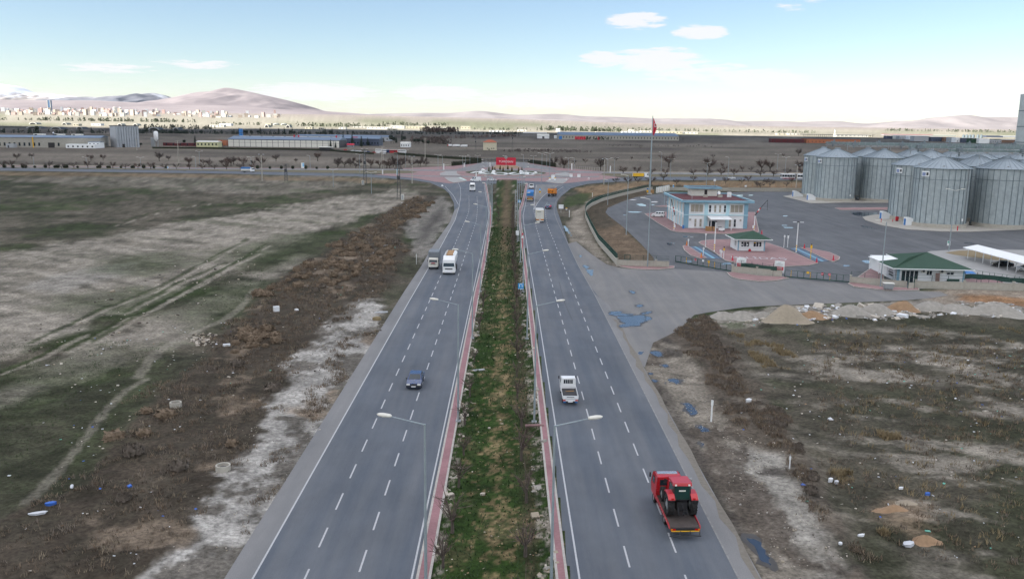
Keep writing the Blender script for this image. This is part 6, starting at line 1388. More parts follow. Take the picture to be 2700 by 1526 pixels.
def gate(a, b_, label, signs, h=1.5):
 a, b_ = Vector(a), Vector(b_); L = (b_ - a).length; t = thing('sliding_gate', label, 'gate', (a.x, a.y, 0), math.atan2(b_.y - a.y, b_.x - a.x))
 _bx(t, 'bottom_rail', (L / 2, 0, .22), (L, .14, .2), M['green'], 0, 0, 0); _bx(t, 'top_rail', (L / 2, 0, h), (L, .07, .07), M['green'], 0, 0, 0)
 n_ = 10
 for k in range(n_ + 1):
  yb = k in (2, 6, 7) if L > 13 else k in (1, 4, 7)
  _bx(t, 'upright', (L * k / n_, 0, h / 2 + .1), (.1, .09, h - .15), M['yellow'] if yb else M['green'], 0, 0, 0)
  if yb:
   for q_ in range(3): _bx(t, 'black_band', (L * k / n_, 0, .5 + .36 * q_), (.11, .1, .12), M['black'], 0, 0, 0)
 wi = MB()
 for z in (.5, .8, 1.1): wi.box((L / 2, 0, z), (L, .015, .015))
 wi.build('wires', M['green'], t)
 for u, c, sh_ in signs:
  s_ = MB().cyl((0, -.07, 0), (0, -.1, 0), .26, n=16).build('gate_sign', M[c], t) if sh_ == 'o' else _bx(t, 'gate_sign', (0, 0, 0), (.5, .04, .4), M[c], 0, 0, 0)
  s_.location = (L * u, -.05, h - .12)
  if c == 'signred': _bx(s_, 'white_bar', (0, -.11, 0), (.36, .02, .09), M['whitewall'], 0, 0, 0)
gate(at(1781, 691.5).xy, at(1930.5, 717.5).xy, 'green sliding main gate with yellow uprights and small round signs', ((.37, 'signred', 'o'), (.5, 'whitewall', 'r'), (.6, 'yellow', 'r')))
gate(at(2068.5, 731.5).xy, at(2240, 746).xy, 'second green sliding gate towards the gatehouse', ((.36, 'yellow', 'r'), (.58, 'signred', 'o'), (.69, 'signred', 'o')))
for a, lb, w_ in (((1653, 699), 'small green steel door with an open top in the wall left of the gate', 1.15), ((2400.5, 762), 'narrow dark pedestrian gate in the wall by the waste container', 1.2)):
 p = at(*a); t = thing('wicket_gate', lb, 'gate', (p.x, p.y - .14, 0), R(4)); hh = 2.3
 for x in (-w_ / 2, w_ / 2): _bx(t, 'frame_post', (x, 0, hh / 2), (.1, .1, hh), M['green'], 0, 0, 0)
 _bx(t, 'frame_top', (0, 0, hh), (w_ + .1, .1, .1), M['green'], 0, 0, 0)
 _bx(t, 'leaf', (0, 0, .65), (w_ - .1, .06, 1.25), M['green'] if w_ < 1.18 else M['conc'], 0, 0, 0); _bx(t, 'mid_rail', (0, 0, 1.32), (w_ - .1, .07, .06), M['green'], 0, 0, 0)
for px_, lb in ((1951.5, 'white and red notice board at the left end of the wall between the gates'), (2051.5, 'white and red notice board at the right end of the wall between the gates')):
 p = at(px_, 718 + (px_ - 1951) * .095); t = thing('notice_board', lb, 'sign', (p.x, p.y - .45, 0), R(-35))
 _bx(t, 'board', (0, 0, 1.95), (2.0, .08, 2.4), M['whitewall'], 0, 0, 0); _bx(t, 'red_field', (0, -.05, 1.65), (1.7, .03, .72), M['signred'], 0, 0, 0)
 for k in range(3): _bx(t, 'text_line', (0, -.07, 1.86 - .2 * k), (1.2, .02, .06), M['whitewall'], 0, 0, 0)
 o = put('board_lettering', text_mesh('board_lettering', 'ALİDAŞ', M['dsteel'], 1.3, .3), t, (-.65, -.06, 2.35)); o.rotation_euler = (math.pi / 2, 0, 0)
 MB().lathe([(.3, 0), (.3, .03), (.18, .03), (.18, 0)], 16).build('emblem', mat('teal_emblem', (.2, .4, .42), .6), t).location = (0, -.06, 2.85); t.children[-1].rotation_euler = (math.pi / 2, 0, 0)
 for x, c in ((-.6, 'signred'), (0, 'dsteel'), (.55, 'signred')): _bx(t, 'pictogram', (x, -.06, .98), (.26, .03, .24), M[c], 0, 0, 0)
 pair(t, 'leg', .8, .1, .5, (.1, .1, 1.0), M['steel'])
p = at(2343, 766); t = thing('waste_container', 'dented white metal waste container on wheels at the pavement edge', 'container', (p.x, p.y + .3, .05), R(-6))
MB().add([(-.75, -.45, .25), (.75, -.45, .25), (.75, .45, .25), (-.75, .45, .25), (-.95, -.6, 1.25), (.95, -.6, 1.25), (.95, .6, 1.25), (-.95, .6, 1.25)], [(3, 2, 1, 0), (4, 5, 6, 7), (0, 1, 5, 4), (1, 2, 6, 5), (2, 3, 7, 6), (3, 0, 4, 7)]).build('bin', M['steel'], t, .03)
_bx(t, 'lid', (0, 0, 1.32), (1.95, 1.25, .12), M['offwhite'], .04, 0, 0); wheels(t, [(-.6, .3), (.6, .3), (-.6, -.3), (.6, -.3)], .13, .07)
for i, x in enumerate((1733.5, 1739.3, 1745, 1752, 1757.5, 1763)):
 p = at(x, 509.5 - i * 1.2); t = thing('portable_toilet', f'white upright cabin in the row beside the flagpole, {nth(i)} from the left', 'cabin', (p.x, p.y + .8, 0), 0, 'white cabins beside the flagpole')
 _bx(t, 'wall', (0, 0, 1.35), (.86, 1.0, 2.6), M['whitewall'], .02, 0, 0); _bx(t, 'door', (0, -.51, 1.25), (.66, .03, 2.2), M['offwhite'], 0, 0, 0); _bx(t, 'roof', (0, 0, 2.7), (.92, 1.06, .1), M['green'], 0, 0, 0)
p = at(1720, 510); t = thing('crate', 'big pale wooden crate behind the flagpole', 'crate', (p.x, p.y + .8, 0)); _bx(t, 'box', (0, 0, .75), (1.6, 1.3, 1.5), M['wood'], .02, 0, 0); pair(t, 'batten', .55, -.67, .75, (.12, .04, 1.5), M['wood']); _bx(t, 'lid', (0, 0, 1.53), (1.7, 1.4, .06), M['wood'], 0, 0, 0)
p = at(1708, 508); t = thing('drum', 'yellow and blue drum left of the flagpole foot', 'drum', (p.x, p.y + .8, 0)); MB().lathe([(.02, 0), (.4, 0), (.42, .6), (.4, 1.2), (.02, 1.2)], 12).build('barrel', M['yellow'], t, smooth=True); MB().cyl((0, 0, 1.2), (0, 0, 1.9), .36, n=12).build('upper_barrel', M['blue'], t)
def crane(base, label, flip, h=3.0):
 p = at(*base); t = thing('sampling_crane', label, 'crane', (p.x, p.y, .15)); s_ = flip
 MB().cyl((0, 0, 0), (0, 0, h), .16, .13, 8).build('mast', M['white'], t)
 for z in (.3, .9): MB().cyl((0, 0, z), (0, 0, z + .4), .17, n=8).build('yellow_band', M['yellow'], t)
 MB().cyl((0, 0, h), (s_ * .6, 0, h + 1.0), .13, n=6).build('lower_arm', M['black'], t); MB().cyl((s_ * .6, 0, h + 1.0), (s_ * 1.5, 0, h + 2.3), .2, .16, 8).build('red_arm', M['red'], t)
 MB().cyl((s_ * .9, 0, h + 1.5), (s_ * 1.2, 0, h + 1.9), .21, n=8).build('white_sleeve', M['white'], t)
 MB().cyl((s_ * 1.5, 0, h + 2.3), (s_ * 3.4, 0, h + 4.6), .07, n=6).cyl((s_ * 3.4, 0, h + 4.6), (s_ * 3.5, 0, h + 1.6), .05, n=6).build('probe', M['black'], t)
 _bx(t, 'crossbar', (s_ * -.1, 0, h - .2), (1.5, .1, .1), M['steel'], 0, 0, 0); _bx(t, 'control_box', (s_ * -.35, -.2, 1.0), (.4, .3, .8), M['whitewall'], 0, 0, 0)
crane((1988, 608), 'sampling crane with a red and white arm right of the office', 1, 4.2); crane((1777, 606.5), 'sampling crane with a red and white arm left of the office', -.35, 4.2)
def k4p(x, y): return (1500 + x / 4.293, 420 + y / 4.293)
for (x, y_), h, c, lb in (((1543, 1005), 3.4, 'white', 'white post at the rear end of the left weighbridge'), ((1750, 1125), 2.2, 'yellow', 'yellow-headed signal post left of the white letters'), ((2432, 1005), 3.0, 'white', 'white post right of the guard hut'), ((1710, 1112), 1.6, 'white', 'short white post at the near end of the left weighbridge'), ((1725, 1118), 1.5, 'white', 'shorter white post beside the yellow-headed signal'), ((1520, 1090), 1.7, 'white', 'white post on the narrow island left of the weighbridge'), ((1350, 985), 1.6, 'white', 'white post at the tip of the narrow left island'), ((1545, 1000), 1.2, 'steel', 'grey stub post beside the tall white one')):
 p = at(*k4p(x, y_)); t = thing('signal_post', lb, 'post', (p.x, p.y, .15), 0, 'posts around the weighbridges')
 MB().cyl((0, 0, 0), (0, 0, h), .07, n=7).build('post', M['white'], t); _bx(t, 'head', (0, -.05, h - .15), (.34, .2, .5), M[c], .02, 0, 0)
 if c == 'yellow': _bx(t, 'lamp', (0, -.05, h + .3), (.2, .2, .34), M['black'], 0, 0, 0)
for x, y_, h, c, lb in ((2136.7, 684, 3.1, 'yellow', 'yellow signal post on the right weighbridge'), (2076, 654, 3.0, 'white', 'white post at the far end of the right weighbridge')):
 p = at(x, y_); t = thing('signal_post', lb, 'post', (p.x, p.y, .15), 0, 'posts around the weighbridges'); MB().cyl((0, 0, 0), (0, 0, h), .08, n=7).build('post', M[c], t); _bx(t, 'head', (0, -.05, h - .3), (.4, .2, .8), M[c], .02, 0, 0); _bx(t, 'lamp', (0, -.05, h + .2), (.2, .2, .3), M['black'], 0, 0, 0)
for (x, y_), lb in (((1497, 1118), 'orange cone on the tip of the narrow left island'), ((1333, 980), 'orange cone at the far tip of the narrow left island'), ((1851, 1150), 'red and white cone left of the white letters'), ((2182, 850), 'red and white cone behind the guard hut roof')):
 p = at(*k4p(x, y_)); t = thing('traffic_cone', lb, 'cone', (p.x, p.y, .15), 0, 'traffic cones'); _bx(t, 'foot', (0, 0, .04), (.55, .55, .08), M['signred'], 0, 0, 0); MB().cyl((0, 0, .08), (0, 0, 1.1), .2, .07, 10).build('cone', M['orange'] if 'orange' in lb else M['signred'], t)
 for z in (.35, .75): MB().cyl((0, 0, z), (0, 0, z + .18), .17 - z * .1, .15 - z * .1, 10).build('white_band', M['whitewall'], t)
for (x, y_), lb in (((2153, 693.5), 'red and white cone at the near end of the right weighbridge'), ((2197, 687.5), 'red and white cone on the narrow right island'), ((2120.5, 656), 'red and white cone at the far tip of the narrow right island')):
 p = at(x, y_); t = thing('traffic_cone', lb, 'cone', (p.x, p.y, .15), 0, 'traffic cones'); _bx(t, 'foot', (0, 0, .04), (.55, .55, .08), M['signred'], 0, 0, 0); MB().cyl((0, 0, .08), (0, 0, 1.1), .2, .07, 10).build('cone', M['signred'], t)
 for z in (.35, .75): MB().cyl((0, 0, z), (0, 0, z + .18), .17 - z * .1, .15 - z * .1, 10).build('white_band', M['whitewall'], t)
# road signs
def board(base, w_, h, z, c, label, name='road_sign', frame=None, extra=None, rz=0.0):
 p = at(*base); t = thing(name, label, 'sign', (p.x, p.y, 0), rz)
 MB().cyl((0, .06, 0), (0, .06, z + h * .5), .06, n=7).build('post', M['steel'], t)
 _bx(t, 'board', (0, 0, z), (w_, .05, h), M[c], 0, 0, 0)
 if extra: extra(t, z)
 return t
M['signblue'] = mat('sign_blue', (.02, .3, .65), .45, var=.05)
def uturn(t, z):
 b_ = MB()
 for k in range(9):
  a = math.pi * k / 8; b_.box((.22 * math.cos(a), -.035, z + .25 + .22 * math.sin(a)), (.1, .02, .1))
 b_.box((-.22, -.035, z + .08), (.1, .02, .36)).box((.22, -.035, z + .12), (.1, .02, .28)).box((.22, -.035, z - .02), (.26, .02, .08)); b_.build('arrow', M['whitewall'], t)
 _bx(t, 'text_line', (0, -.035, z - .45), (.9, .02, .1), M['whitewall'], 0, 0, 0); _bx(t, 'foot', (0, .06, .05), (.9, .3, .1), M['conc'], 0, 0, 0)
board((1373, 777), .98, 1.1, 1.5, 'signblue', 'blue sign with a white U-turn arrow on the median', extra=uturn)
board((1369.5, 546), .95, .95, 2.1, 'signblue', 'blue square sign with a white mark at the far end of the median', extra=lambda t, z: _bx(t, 'mark', (0, -.04, z), (.5, .02, .7), M['whitewall'], 0, 0, 0))
p = at(1378, 655); t = thing('crossing_sign', 'white and red diagonal-cross level crossing sign at the right edge of the median', 'sign', (p.x, p.y, 0))
MB().cyl((0, .06, 0), (0, .06, 2.8), .06, n=7).build('post', M['red'], t)
for a in (-.62, .62):
 c = MB().box((0, 0, 0), (1.15, .05, .22)).build('cross_arm', M['whitewall'], t); c.location = (0, -.03 * (1 if a > 0 else 2), 2.75); c.rotation_euler = (0, a, 0)
 for s_ in (-1, 1): _bx(c, 'red_tip', (s_ * .48, -.03, 0), (.18, .02, .22), M['signred'], 0, 0, 0)
tw_ = MB().add([(-.3, 0, 3.3), (.3, 0, 3.3), (0, 0, 3.9), (-.3, .05, 3.3), (.3, .05, 3.3), (0, .05, 3.9)], [(0, 1, 2), (5, 4, 3), (0, 3, 4, 1), (1, 4, 5, 2), (2, 5, 3, 0)]).build('warning_triangle', M['signred'], t)
p = at(1363.6, 640); t = thing('junction_box', 'white box on a post on the right side of the median', 'box', (p.x, p.y, 0)); MB().cyl((0, .1, 0), (0, .1, 5.2), .09, n=7).build('post', M['steel'], t); _bx(t, 'case', (0, 0, 2.5), (.75, .3, 1.1), M['whitewall'], .03, 0, 0)
p = at(1361, 600); t = thing('sign_gantry', 'ladder-like steel gantry between two posts on the median', 'gantry', (p.x, p.y, 0))
for s_ in (-.35, .35): MB().cyl((s_, 0, 0), (s_, 0, 11), .1, n=7).build('post', M['steel'], t)
for k in range(9): _bx(t, 'rung', (0, 0, 1.6 + 1.1 * k), (.7, .06, .1), M['steel'], 0, 0, 0)
board((1479, 561), 1.65, 1.4, 2.1, 'whitewall', 'large blank white board beside the slip road', 'info_board', rz=0)
board((1493.5, 555), .55, .7, .6, 'yellow', 'small yellow-topped marker right of the large white board', 'marker_board', extra=lambda t, z: _bx(t, 'lower_board', (0, -.04, z - .15), (.5, .03, .4), M['whitewall'], 0, 0, 0))
board((1423.5, 515), .8, .85, 1.5, 'yellow', 'blue and yellow signs on the gravel gore between the lanes', extra=lambda t, z: (_bx(t, 'blue_plate', (0, -.0, z + .9), (.8, .05, .75), M['signblue'], 0, 0, 0), _bx(t, 'arrow', (0, -.04, z), (.35, .02, .4), M['black'], 0, 0, 0), _bx(t, 'white_mark', (0, -.04, z + .9), (.5, .02, .2), M['whitewall'], 0, 0, 0)))
for bx_, w_, h, z, lb in (((1458, 479), 1.9, 2.2, 2.5, 'square white board seen from behind, left of the three at the roundabout'), ((1505.5, 474.4), 1.65, 1.6, 2.5, 'square white board seen from behind, middle of the three at the roundabout'), ((1526, 476), 1.8, 1.7, 2.6, 'square white board seen from behind, right of the three at the roundabout')):
 board(bx_, w_, h, z, 'whitewall', lb, 'info_board')
for bx_, lb in (((1449.5, 480.5), 'small white and yellow sign left below the first square board'), ((1463, 480.5), 'small white and yellow sign right below the first square board')):
 board(bx_, .95, 1.0, 1.6, 'whitewall', lb, extra=lambda t, z: _bx(t, 'yellow_top', (0, -.04, z + .6), (1.0, .05, .35), M['yellow'], 0, 0, 0))
board((1492, 480), .95, 1.0, 1.4, 'whitewall', 'small white sign with a red mark on the right paved island', extra=lambda t, z: _bx(t, 'red_mark', (0, -.04, z), (.3, .02, .5), M['signred'], 0, 0, 0))
board((1552.5, 476), 1.0, .9, 1.0, 'whitewall', 'low white sign with a red mark on the red paving to the right', extra=lambda t, z: _bx(t, 'red_mark', (.1, -.04, z), (.3, .02, .4), M['signred'], 0, 0, 0))
board((1883.5, 496), 1.1, 1.1, 3.9, 'whitewall', 'round-looking white sign behind the office on the cross road')
board((1966, 497), 1.1, .8, 1.2, 'whitewall', 'pale green board in the ochre field behind the office')
board((1775, 503.5), .6, 1.3, 2.2, 'whitewall', 'white and blue banner near the cabins', extra=lambda t, z: _bx(t, 'blue_field', (0, -.04, z + .1), (.5, .02, .7), M['signblue'], 0, 0, 0))
p = at(798.5, 453); t = thing('billboard', 'upright white and blue billboard on posts at the left part of the cross road', 'sign', (p.x, p.y, 0)); _bx(t, 'board', (0, 0, 3.8), (1.9, .15, 3.1), M['whitewall'], 0, 0, 0); _bx(t, 'blue_field', (.4, -.1, 4.1), (1.0, .03, 2.2), mat('pale_blue_print', (.25, .5, .75), .6), 0, 0, 0)
for x in (-.7, 0, .7): MB().cyl((x, .1, 0), (x, .1, 2.4), .07, n=6).build('post', M['steel'], t)
board((443, 452.5), .8, 1.2, 2.4, 'whitewall', 'small white sign beside the cross road far left', extra=lambda t, z: _bx(t, 'blue_field', (0, -.04, z), (.5, .02, .7), M['signblue'], 0, 0, 0))
for b_, h, lb in (((1170, 449), 6.8, 'white sign pillar on the left of the roundabout plaza'), ((1224, 441.5), 4.8, 'white round-topped pillar on the left of the roundabout plaza'), ((1255.5, 466), 5.2, 'white slab marker at the left end of the roundabout garden'), ((1292, 441), 5.2, 'thin white pillar left of the red sign'), ((1507.5, 449), 7.0, 'white pillar on the right of the roundabout plaza'), ((1609, 456), 7.0, 'white pillar at the right end of the roundabout plaza'), ((1009, 461), 4.8, 'grey slab marker on the left median tip'), ((1047.5, 463), 6.5, 'pale blue cabinet mast at the left median tip')):
 p = at(*b_); t = thing('marker_pillar', lb, 'pillar', (p.x, p.y, 0), 0, 'white marker pillars around the roundabout'); _bx(t, 'slab', (0, 0, h * .31), (.6, .25, h * .62), M['white'] if 'pale' not in lb else M['paleblue'], .04, 0, 0); _bx(t, 'base', (0, 0, .15), (1.0, .6, .2), M['conc'], 0, 0, 0)
def at_post(base, h, lb, r_=.09, name='marker_post', m_='white'):
 p = at(*base); t = thing(name, lb, 'post', (p.x, p.y, 0)); MB().cyl((0, 0, 0), (0, 0, h), r_, r_ * .9, 8).build('post', M[m_], t); MB().cyl((0, 0, h * .78), (0, 0, h * 1.0), r_ * 1.35, n=8).build('head', M['whitewall'], t); return t
at_post((1875, 1112), 2.3, 'slim white marker post standing alone in the muddy verge'); at_post((2081, 1241), 1.35, 'short pale standpipe on the gravel at the right', .06); at_post((1501, 573), 2.3, 'white post beside the dirt lane'); at_post((1562, 520), 1.8, 'white post at the green patch by the slip road'); at_post((1098, 697), 2.2, 'thin grey marker post left of the road by the dry bushes', .05)
for b_, lb in (((957, 488), 'grey cabinet at the foot of the middle pylon'), ((1061.5, 528), 'white cabinet at the foot of the nearest pylon')):
 p = at(*b_); t = thing('cabinet', lb, 'cabinet', (p.x, p.y, 0)); _bx(t, 'case', (0, 0, 1.2), (1.1, .7, 2.2), M['offwhite'], .04, 0, 0); _bx(t, 'base', (0, 0, .1), (1.3, .9, .2), M['conc'], 0, 0, 0); _bx(t, 'door', (0, -.37, 1.2), (.8, .03, 1.8), M['steel'], 0, 0, 0)
for b_, lb in (((1166, 492), 'white boulder-like lamp cap at the road bend on the left'), ((1462, 515), 'white lamp cap beside the right slip road')):
 p = at(*b_); o = thing('kerb_light', lb, 'kerb light', (p.x, p.y, 0)); MB().lathe([(.5, 0), (.55, .5), (.3, .75), (.01, .8)], 12).build('cap', M['whitewall'], o, smooth=True); _bx(o, 'base', (0, 0, .05), (1.3, 1.0, .1), M['dsteel'], 0, 0, 0)
# person beside the lorry
def skin_body(name, joints, edges, mat_, parent, sub_=2):
 me = bpy.data.meshes.new(name); me.from_pydata([j[0] for j in joints], edges, []); o = put(name, me, parent)
 md = o.modifiers.new('skin', 'SKIN'); sv = me.skin_vertices[0].data
 for i, j in enumerate(joints): sv[i].radius = (j[1], j[2] if len(j) > 2 else j[1]); sv[i].use_root = (i == 0)
 o.modifiers.new('smooth', 'SUBSURF').levels = sub_; o.modifiers['smooth'].render_levels = sub_; me.materials.append(mat_); return o
p = at(1451.3, 552.5); t = thing('person', 'person in a pink top and dark trousers walking beside the white box lorry', 'person', (p.x, p.y, .01), R(-10))
J = [((0, 0, .95), .14, .11), ((0, 0, 1.2), .15, .11), ((0, .0, 1.4), .17, .11), ((0, .01, 1.52), .055), ((0, .02, 1.62), .09, .1), ((0, .02, 1.72), .085, .095), ((.19, 0, 1.42), .06), ((.26, .04, 1.15), .045), ((.25, .14, .92), .035), ((-.19, 0, 1.42), .06), ((-.26, -.04, 1.15), .045), ((-.25, .03, .92), .035), ((.1, 0, .88), .09), ((.11, .12, .5), .065), ((.11, .06, .08), .045), ((.11, .2, .04), .04), ((-.1, 0, .88), .09), ((-.11, -.04, .5), .065), ((-.11, -.22, .1), .045), ((-.11, -.1, .04), .04)]
E_ = [(0, 1), (1, 2), (2, 3), (3, 4), (4, 5), (2, 6), (6, 7), (7, 8), (2, 9), (9, 10), (10, 11), (0, 12), (12, 13), (13, 14), (14, 15), (0, 16), (16, 17), (17, 18), (18, 19)]
skin_body('body', J, E_, mat('skin', (.4, .24, .17), .6), t)
skin_body('jacket', [((0, 0, 1.0), .2, .16), ((0, 0, 1.2), .2, .15), ((0, 0, 1.42), .21, .15), ((.2, 0, 1.42), .085), ((.27, .04, 1.15), .07), ((.26, .12, .97), .06), ((-.2, 0, 1.42), .085), ((-.27, -.04, 1.15), .07), ((-.26, .02, .97), .06)], [(0, 1), (1, 2), (2, 3), (3, 4), (4, 5), (2, 6), (6, 7), (7, 8)], mat('pink_fabric', (.75, .06, .16), .8), t)
skin_body('trousers', [((0, 0, .96), .17, .14), ((.1, 0, .86), .11), ((.11, .12, .5), .085), ((.11, .06, .14), .07), ((-.1, 0, .86), .11), ((-.11, -.04, .5), .085), ((-.11, -.22, .16), .07)], [(0, 1), (1, 2), (2, 3), (0, 4), (4, 5), (5, 6)], M['black'], t)
h = MB().lathe([(.01, .13), (.07, .11), (.105, .04), (.1, -.05), (.08, -.1)], 10).build('hair', M['black'], t, smooth=True); h.location = (0, .0, 1.69)
# roundabout: red sign wall, garden, cypresses
pl, pr = at(1308, 436.2), at(1359.7, 436.6)
SW = pr.x - pl.x; SHT = far_at(1308, 415.2, pl.y).z
t = thing('sign_wall', 'big red sign wall with white lettering behind the roundabout', 'sign', ((pl.x + pr.x) / 2, pl.y, 0))
cw, cr_ = SW / 2, 1.35
prof = [(-cw, .25), (cw, .25), (cw, SHT), (cr_, SHT)] + [(cr_ * math.cos(a), SHT - cr_ * .75 * math.sin(a)) for a in [math.pi * k / 10 for k in range(1, 10)]] + [(-cr_, SHT), (-cw, SHT)]
n_ = len(prof); tri = tessellate_polygon([[Vector((x, z, 0)) for x, z in prof]])
MB().add([(x, y_, z) for y_ in (0, .8) for x, z in prof], [tuple(q) for q in tri] + [tuple(i + n_ for i in q[::-1]) for q in tri] + [(i, (i + 1) % n_, n_ + (i + 1) % n_, n_ + i) for i in range(n_)]).build('wall', M['signred'], t)
o = put('lettering', text_mesh('lettering', 'TÜMOSAN', M['whitewall'], SW * .72, 1.75, .02), t, (-SW * .36, -.06, SHT * .36)); o.rotation_euler = (math.pi / 2, 0, 0)
o = MB().lathe([(1.1, -.15), (1.1, .25), (.85, .25), (.85, -.15), (1.1, -.15)], 24).lathe([(.5, -.1), (.5, .3), (.01, .3)], 16).build('emblem', M['steel'], t); o.location = (0, .1, SHT + .35); o.rotation_euler = (math.pi / 2, 0, 0)
_bx(t, 'base', (0, .4, .12), (SW + .6, 1.2, .3), M['conc'], 0, 0, 0)
def bush_mesh(name, n, mat_, shape, seed, leaf=.12, jit=1.0, up=False):
 """a cloud of small leaf faces; shape(u) gives a point of the crown's volume and its outward direction"""
 r_ = random.Random(seed); b_ = MB()
 for k in range(n):
  p_, d = shape(r_); s_ = leaf * r_.uniform(.6, 1.5)
  a = Vector((r_.uniform(-1, 1), r_.uniform(-1, 1), r_.uniform(-1, 1))).normalized()
  if up: a = (a * .5 + Vector((0, 0, 1))).normalized()
  u = a * s_; w_ = a.cross(d if d.length > .1 else Vector((1, 0, 0)))
  w_ = (w_.normalized() if w_.length > .01 else Vector((0, 1, 0))) * s_ * .55
  b_.add([p_ - w_, p_ + w_, p_ + u * 1.3], [(0, 1, 2)])
 return b_.mesh(name, mat_)
def ball(rx, rz, zc, inner=.35, low=-.8):
 def f(r_):
  while True:
   v = Vector((r_.uniform(-1, 1), r_.uniform(-1, 1), r_.uniform(low, 1)))
   L = v.length
   if inner < L < 1 and (r_.random() < L * L + .15): return Vector((v.x * rx, v.y * rx, zc + v.z * rz)), v
 return f
def cone(rb, h, z0):
 def f(r_):
  z = r_.random() ** 1.4; a = r_.uniform(0, 6.283); rr = rb * (1 - z) ** .8 * (.55 + .45 * math.sqrt(r_.random())) * (1 + .25 * math.sin(z * 26 + a * 2))
  return Vector((rr * math.cos(a), rr * math.sin(a), z0 + z * h)), Vector((math.cos(a), math.sin(a), .3))
 return f
cyp = bush_mesh('crown', 420, M['cypress'], cone(.75, 2.7, .15), 3, .2, up=True)
cyp_core = MB().lathe([(.5, .2), (.55, .8), (.35, 1.8), (.02, 2.6)], 8).mesh('foliage_core', M['cypress'])
stem = MB().cyl((0, 0, 0), (0, 0, .5), .09, n=6).mesh('trunk', M['trunk'])
for i, (x, y_) in enumerate(((1288.5, 453.6), (1289.8, 452.6), (1298.7, 449.3), (1304.8, 453.4), (1318.8, 448.3), (1326.5, 452.8), (1339, 447.8), (1349.5, 452.8), (1367.5, 453.8), (1376, 452.4))):
 p = at(x, y_ + 1.5); t = thing('cypress', f'small golden cypress of the roundabout garden, {nth(i)} from the left', 'shrub', (p.x, p.y, .34), 0, 'golden cypresses of the roundabout')
 put('trunk', stem, t); o = put('foliage', cyp, t, rz=i * 1.3); put('core', cyp_core, o)
pat = [[(1244, 457.5), (1252, 455.6), (1262, 454.2), (1275, 453.2)], [(1264, 459.8), (1270, 457.8), (1280, 455.6), (1290, 455.8)], [(1266, 451.8), (1278, 451.3), (1284, 452.2)], [(1275, 460.8), (1290, 459.4), (1302, 460.2), (1310, 462.2), (1330, 462.2), (1343, 459.2), (1358, 456.6)], [(1300, 457.2), (1316, 456.6), (1330, 457.6), (1345, 460.8), (1358, 462.3)], [(1358, 461.8), (1375, 460.2), (1384, 459), (1392, 462)], [(1384, 461.8), (1400, 462.3), (1408, 460.8)], [(1389, 455.8), (1398, 457.3)], [(1403, 457.9), (1412, 459.4), (1428, 459.2)], [(1372, 456), (1376, 458.5), (1382, 461)]]
for i, l_ in enumerate(pat):
 w = W(l_); q = []
 for a, b_ in zip(w[:-1], w[1:]):
  for k in range(6): q.append(a.lerp(b_, k / 6))
 tag(MB().ribbon([tuple(v) for v in q] + [tuple(w[-1])], 2.2, .3, .44).build('gravel_swirl', M['whitewall']), 'white gravel swirl in the lawn of the roundabout garden', kind='structure')
for i, (x, y_) in enumerate(((1273, 451.6), (1302, 455.3), (1266.5, 458.8), (1300, 460), (1374, 456), (1381, 460.2), (1390, 460.5), (1412, 459.8))):
 p = at(x, y_); t = thing('boulder', f'white stone in the roundabout garden, {nth(i)} counted from the far left', 'stone', (p.x, p.y, .34), i, 'white stones of the roundabout garden')
 MB().lathe([(.02, 0), (1.0, .1), (1.2, .6), (.8, 1.1), (.02, 1.25)], 9).build('stone', M['whitewall'], t); _bx(t, 'bed', (0, 0, .03), (2.8, 2.4, .1), M['stone'], .02, 0, 0)
def hedge(pts, h, label, wd_=1.3, dens=34, m_='hedge'):
 Q = [Vector(p) for p in pts]; t = thing('hedge', label, 'hedge', (Q[0].x, Q[0].y, 0)); b_ = MB(); r_ = random.Random(len(label)); core = MB()
 for a, c in zip(Q[:-1], Q[1:]):
  d = c - a; L = d.length; nn = Vector((-d.y, d.x)).normalized(); mid = (a + c) / 2 - Q[0]
  core.box((mid.x, mid.y, h * .45), (L, wd_ * .75, h * .86), rz=math.atan2(d.y, d.x))
  for k in range(int(L * dens)):
   pp = a - Q[0] + d * r_.random() + nn * wd_ * .5 * r_.choice((-1, 1)) * r_.uniform(.75, 1.1); z = h * r_.random() ** .6
   if r_.random() < .35: pp = a - Q[0] + d * r_.random() + nn * r_.uniform(-.5, .5) * wd_; z = h * r_.uniform(.88, 1.1)
   v = Vector((r_.uniform(-1, 1), r_.uniform(-1, 1), r_.uniform(-1, 1))).normalized() * .34; w_ = v.cross(Vector((r_.uniform(-1, 1), r_.uniform(-1, 1), r_.uniform(-1, 1)))).normalized() * .22; P0 = Vector((pp.x, pp.y, z))
   b_.add([P0 - w_, P0 + w_, P0 + v], [(0, 1, 2)])
 core.build('core', M[m_], t); b_.build('leaves', M[m_], t); return t
hedge(W([(1192, 437.6), (1224, 434.4), (1268, 429.2)]), 2.6, 'clipped dark hedge along the left side of the plaza'); hedge(W([(1394, 429.8), (1428, 434.8), (1465, 440.9)]), 2.6, 'clipped dark hedge along the right side of the plaza')
hedge(W([(1040, 407), (1090, 411.8), (1150, 416.5), (1215, 420.5), (1268, 423.5)]), 2.2, 'long dark hedge running from the parked buses towards the plaza', dens=14)
hedge(W([(402, 392.2), (520, 392.8), (640, 394.5), (760, 395.5), (860, 397.5), (905, 402), (985, 407.5)]), 2.0, 'very long dark hedge in front of the warehouses', dens=9)
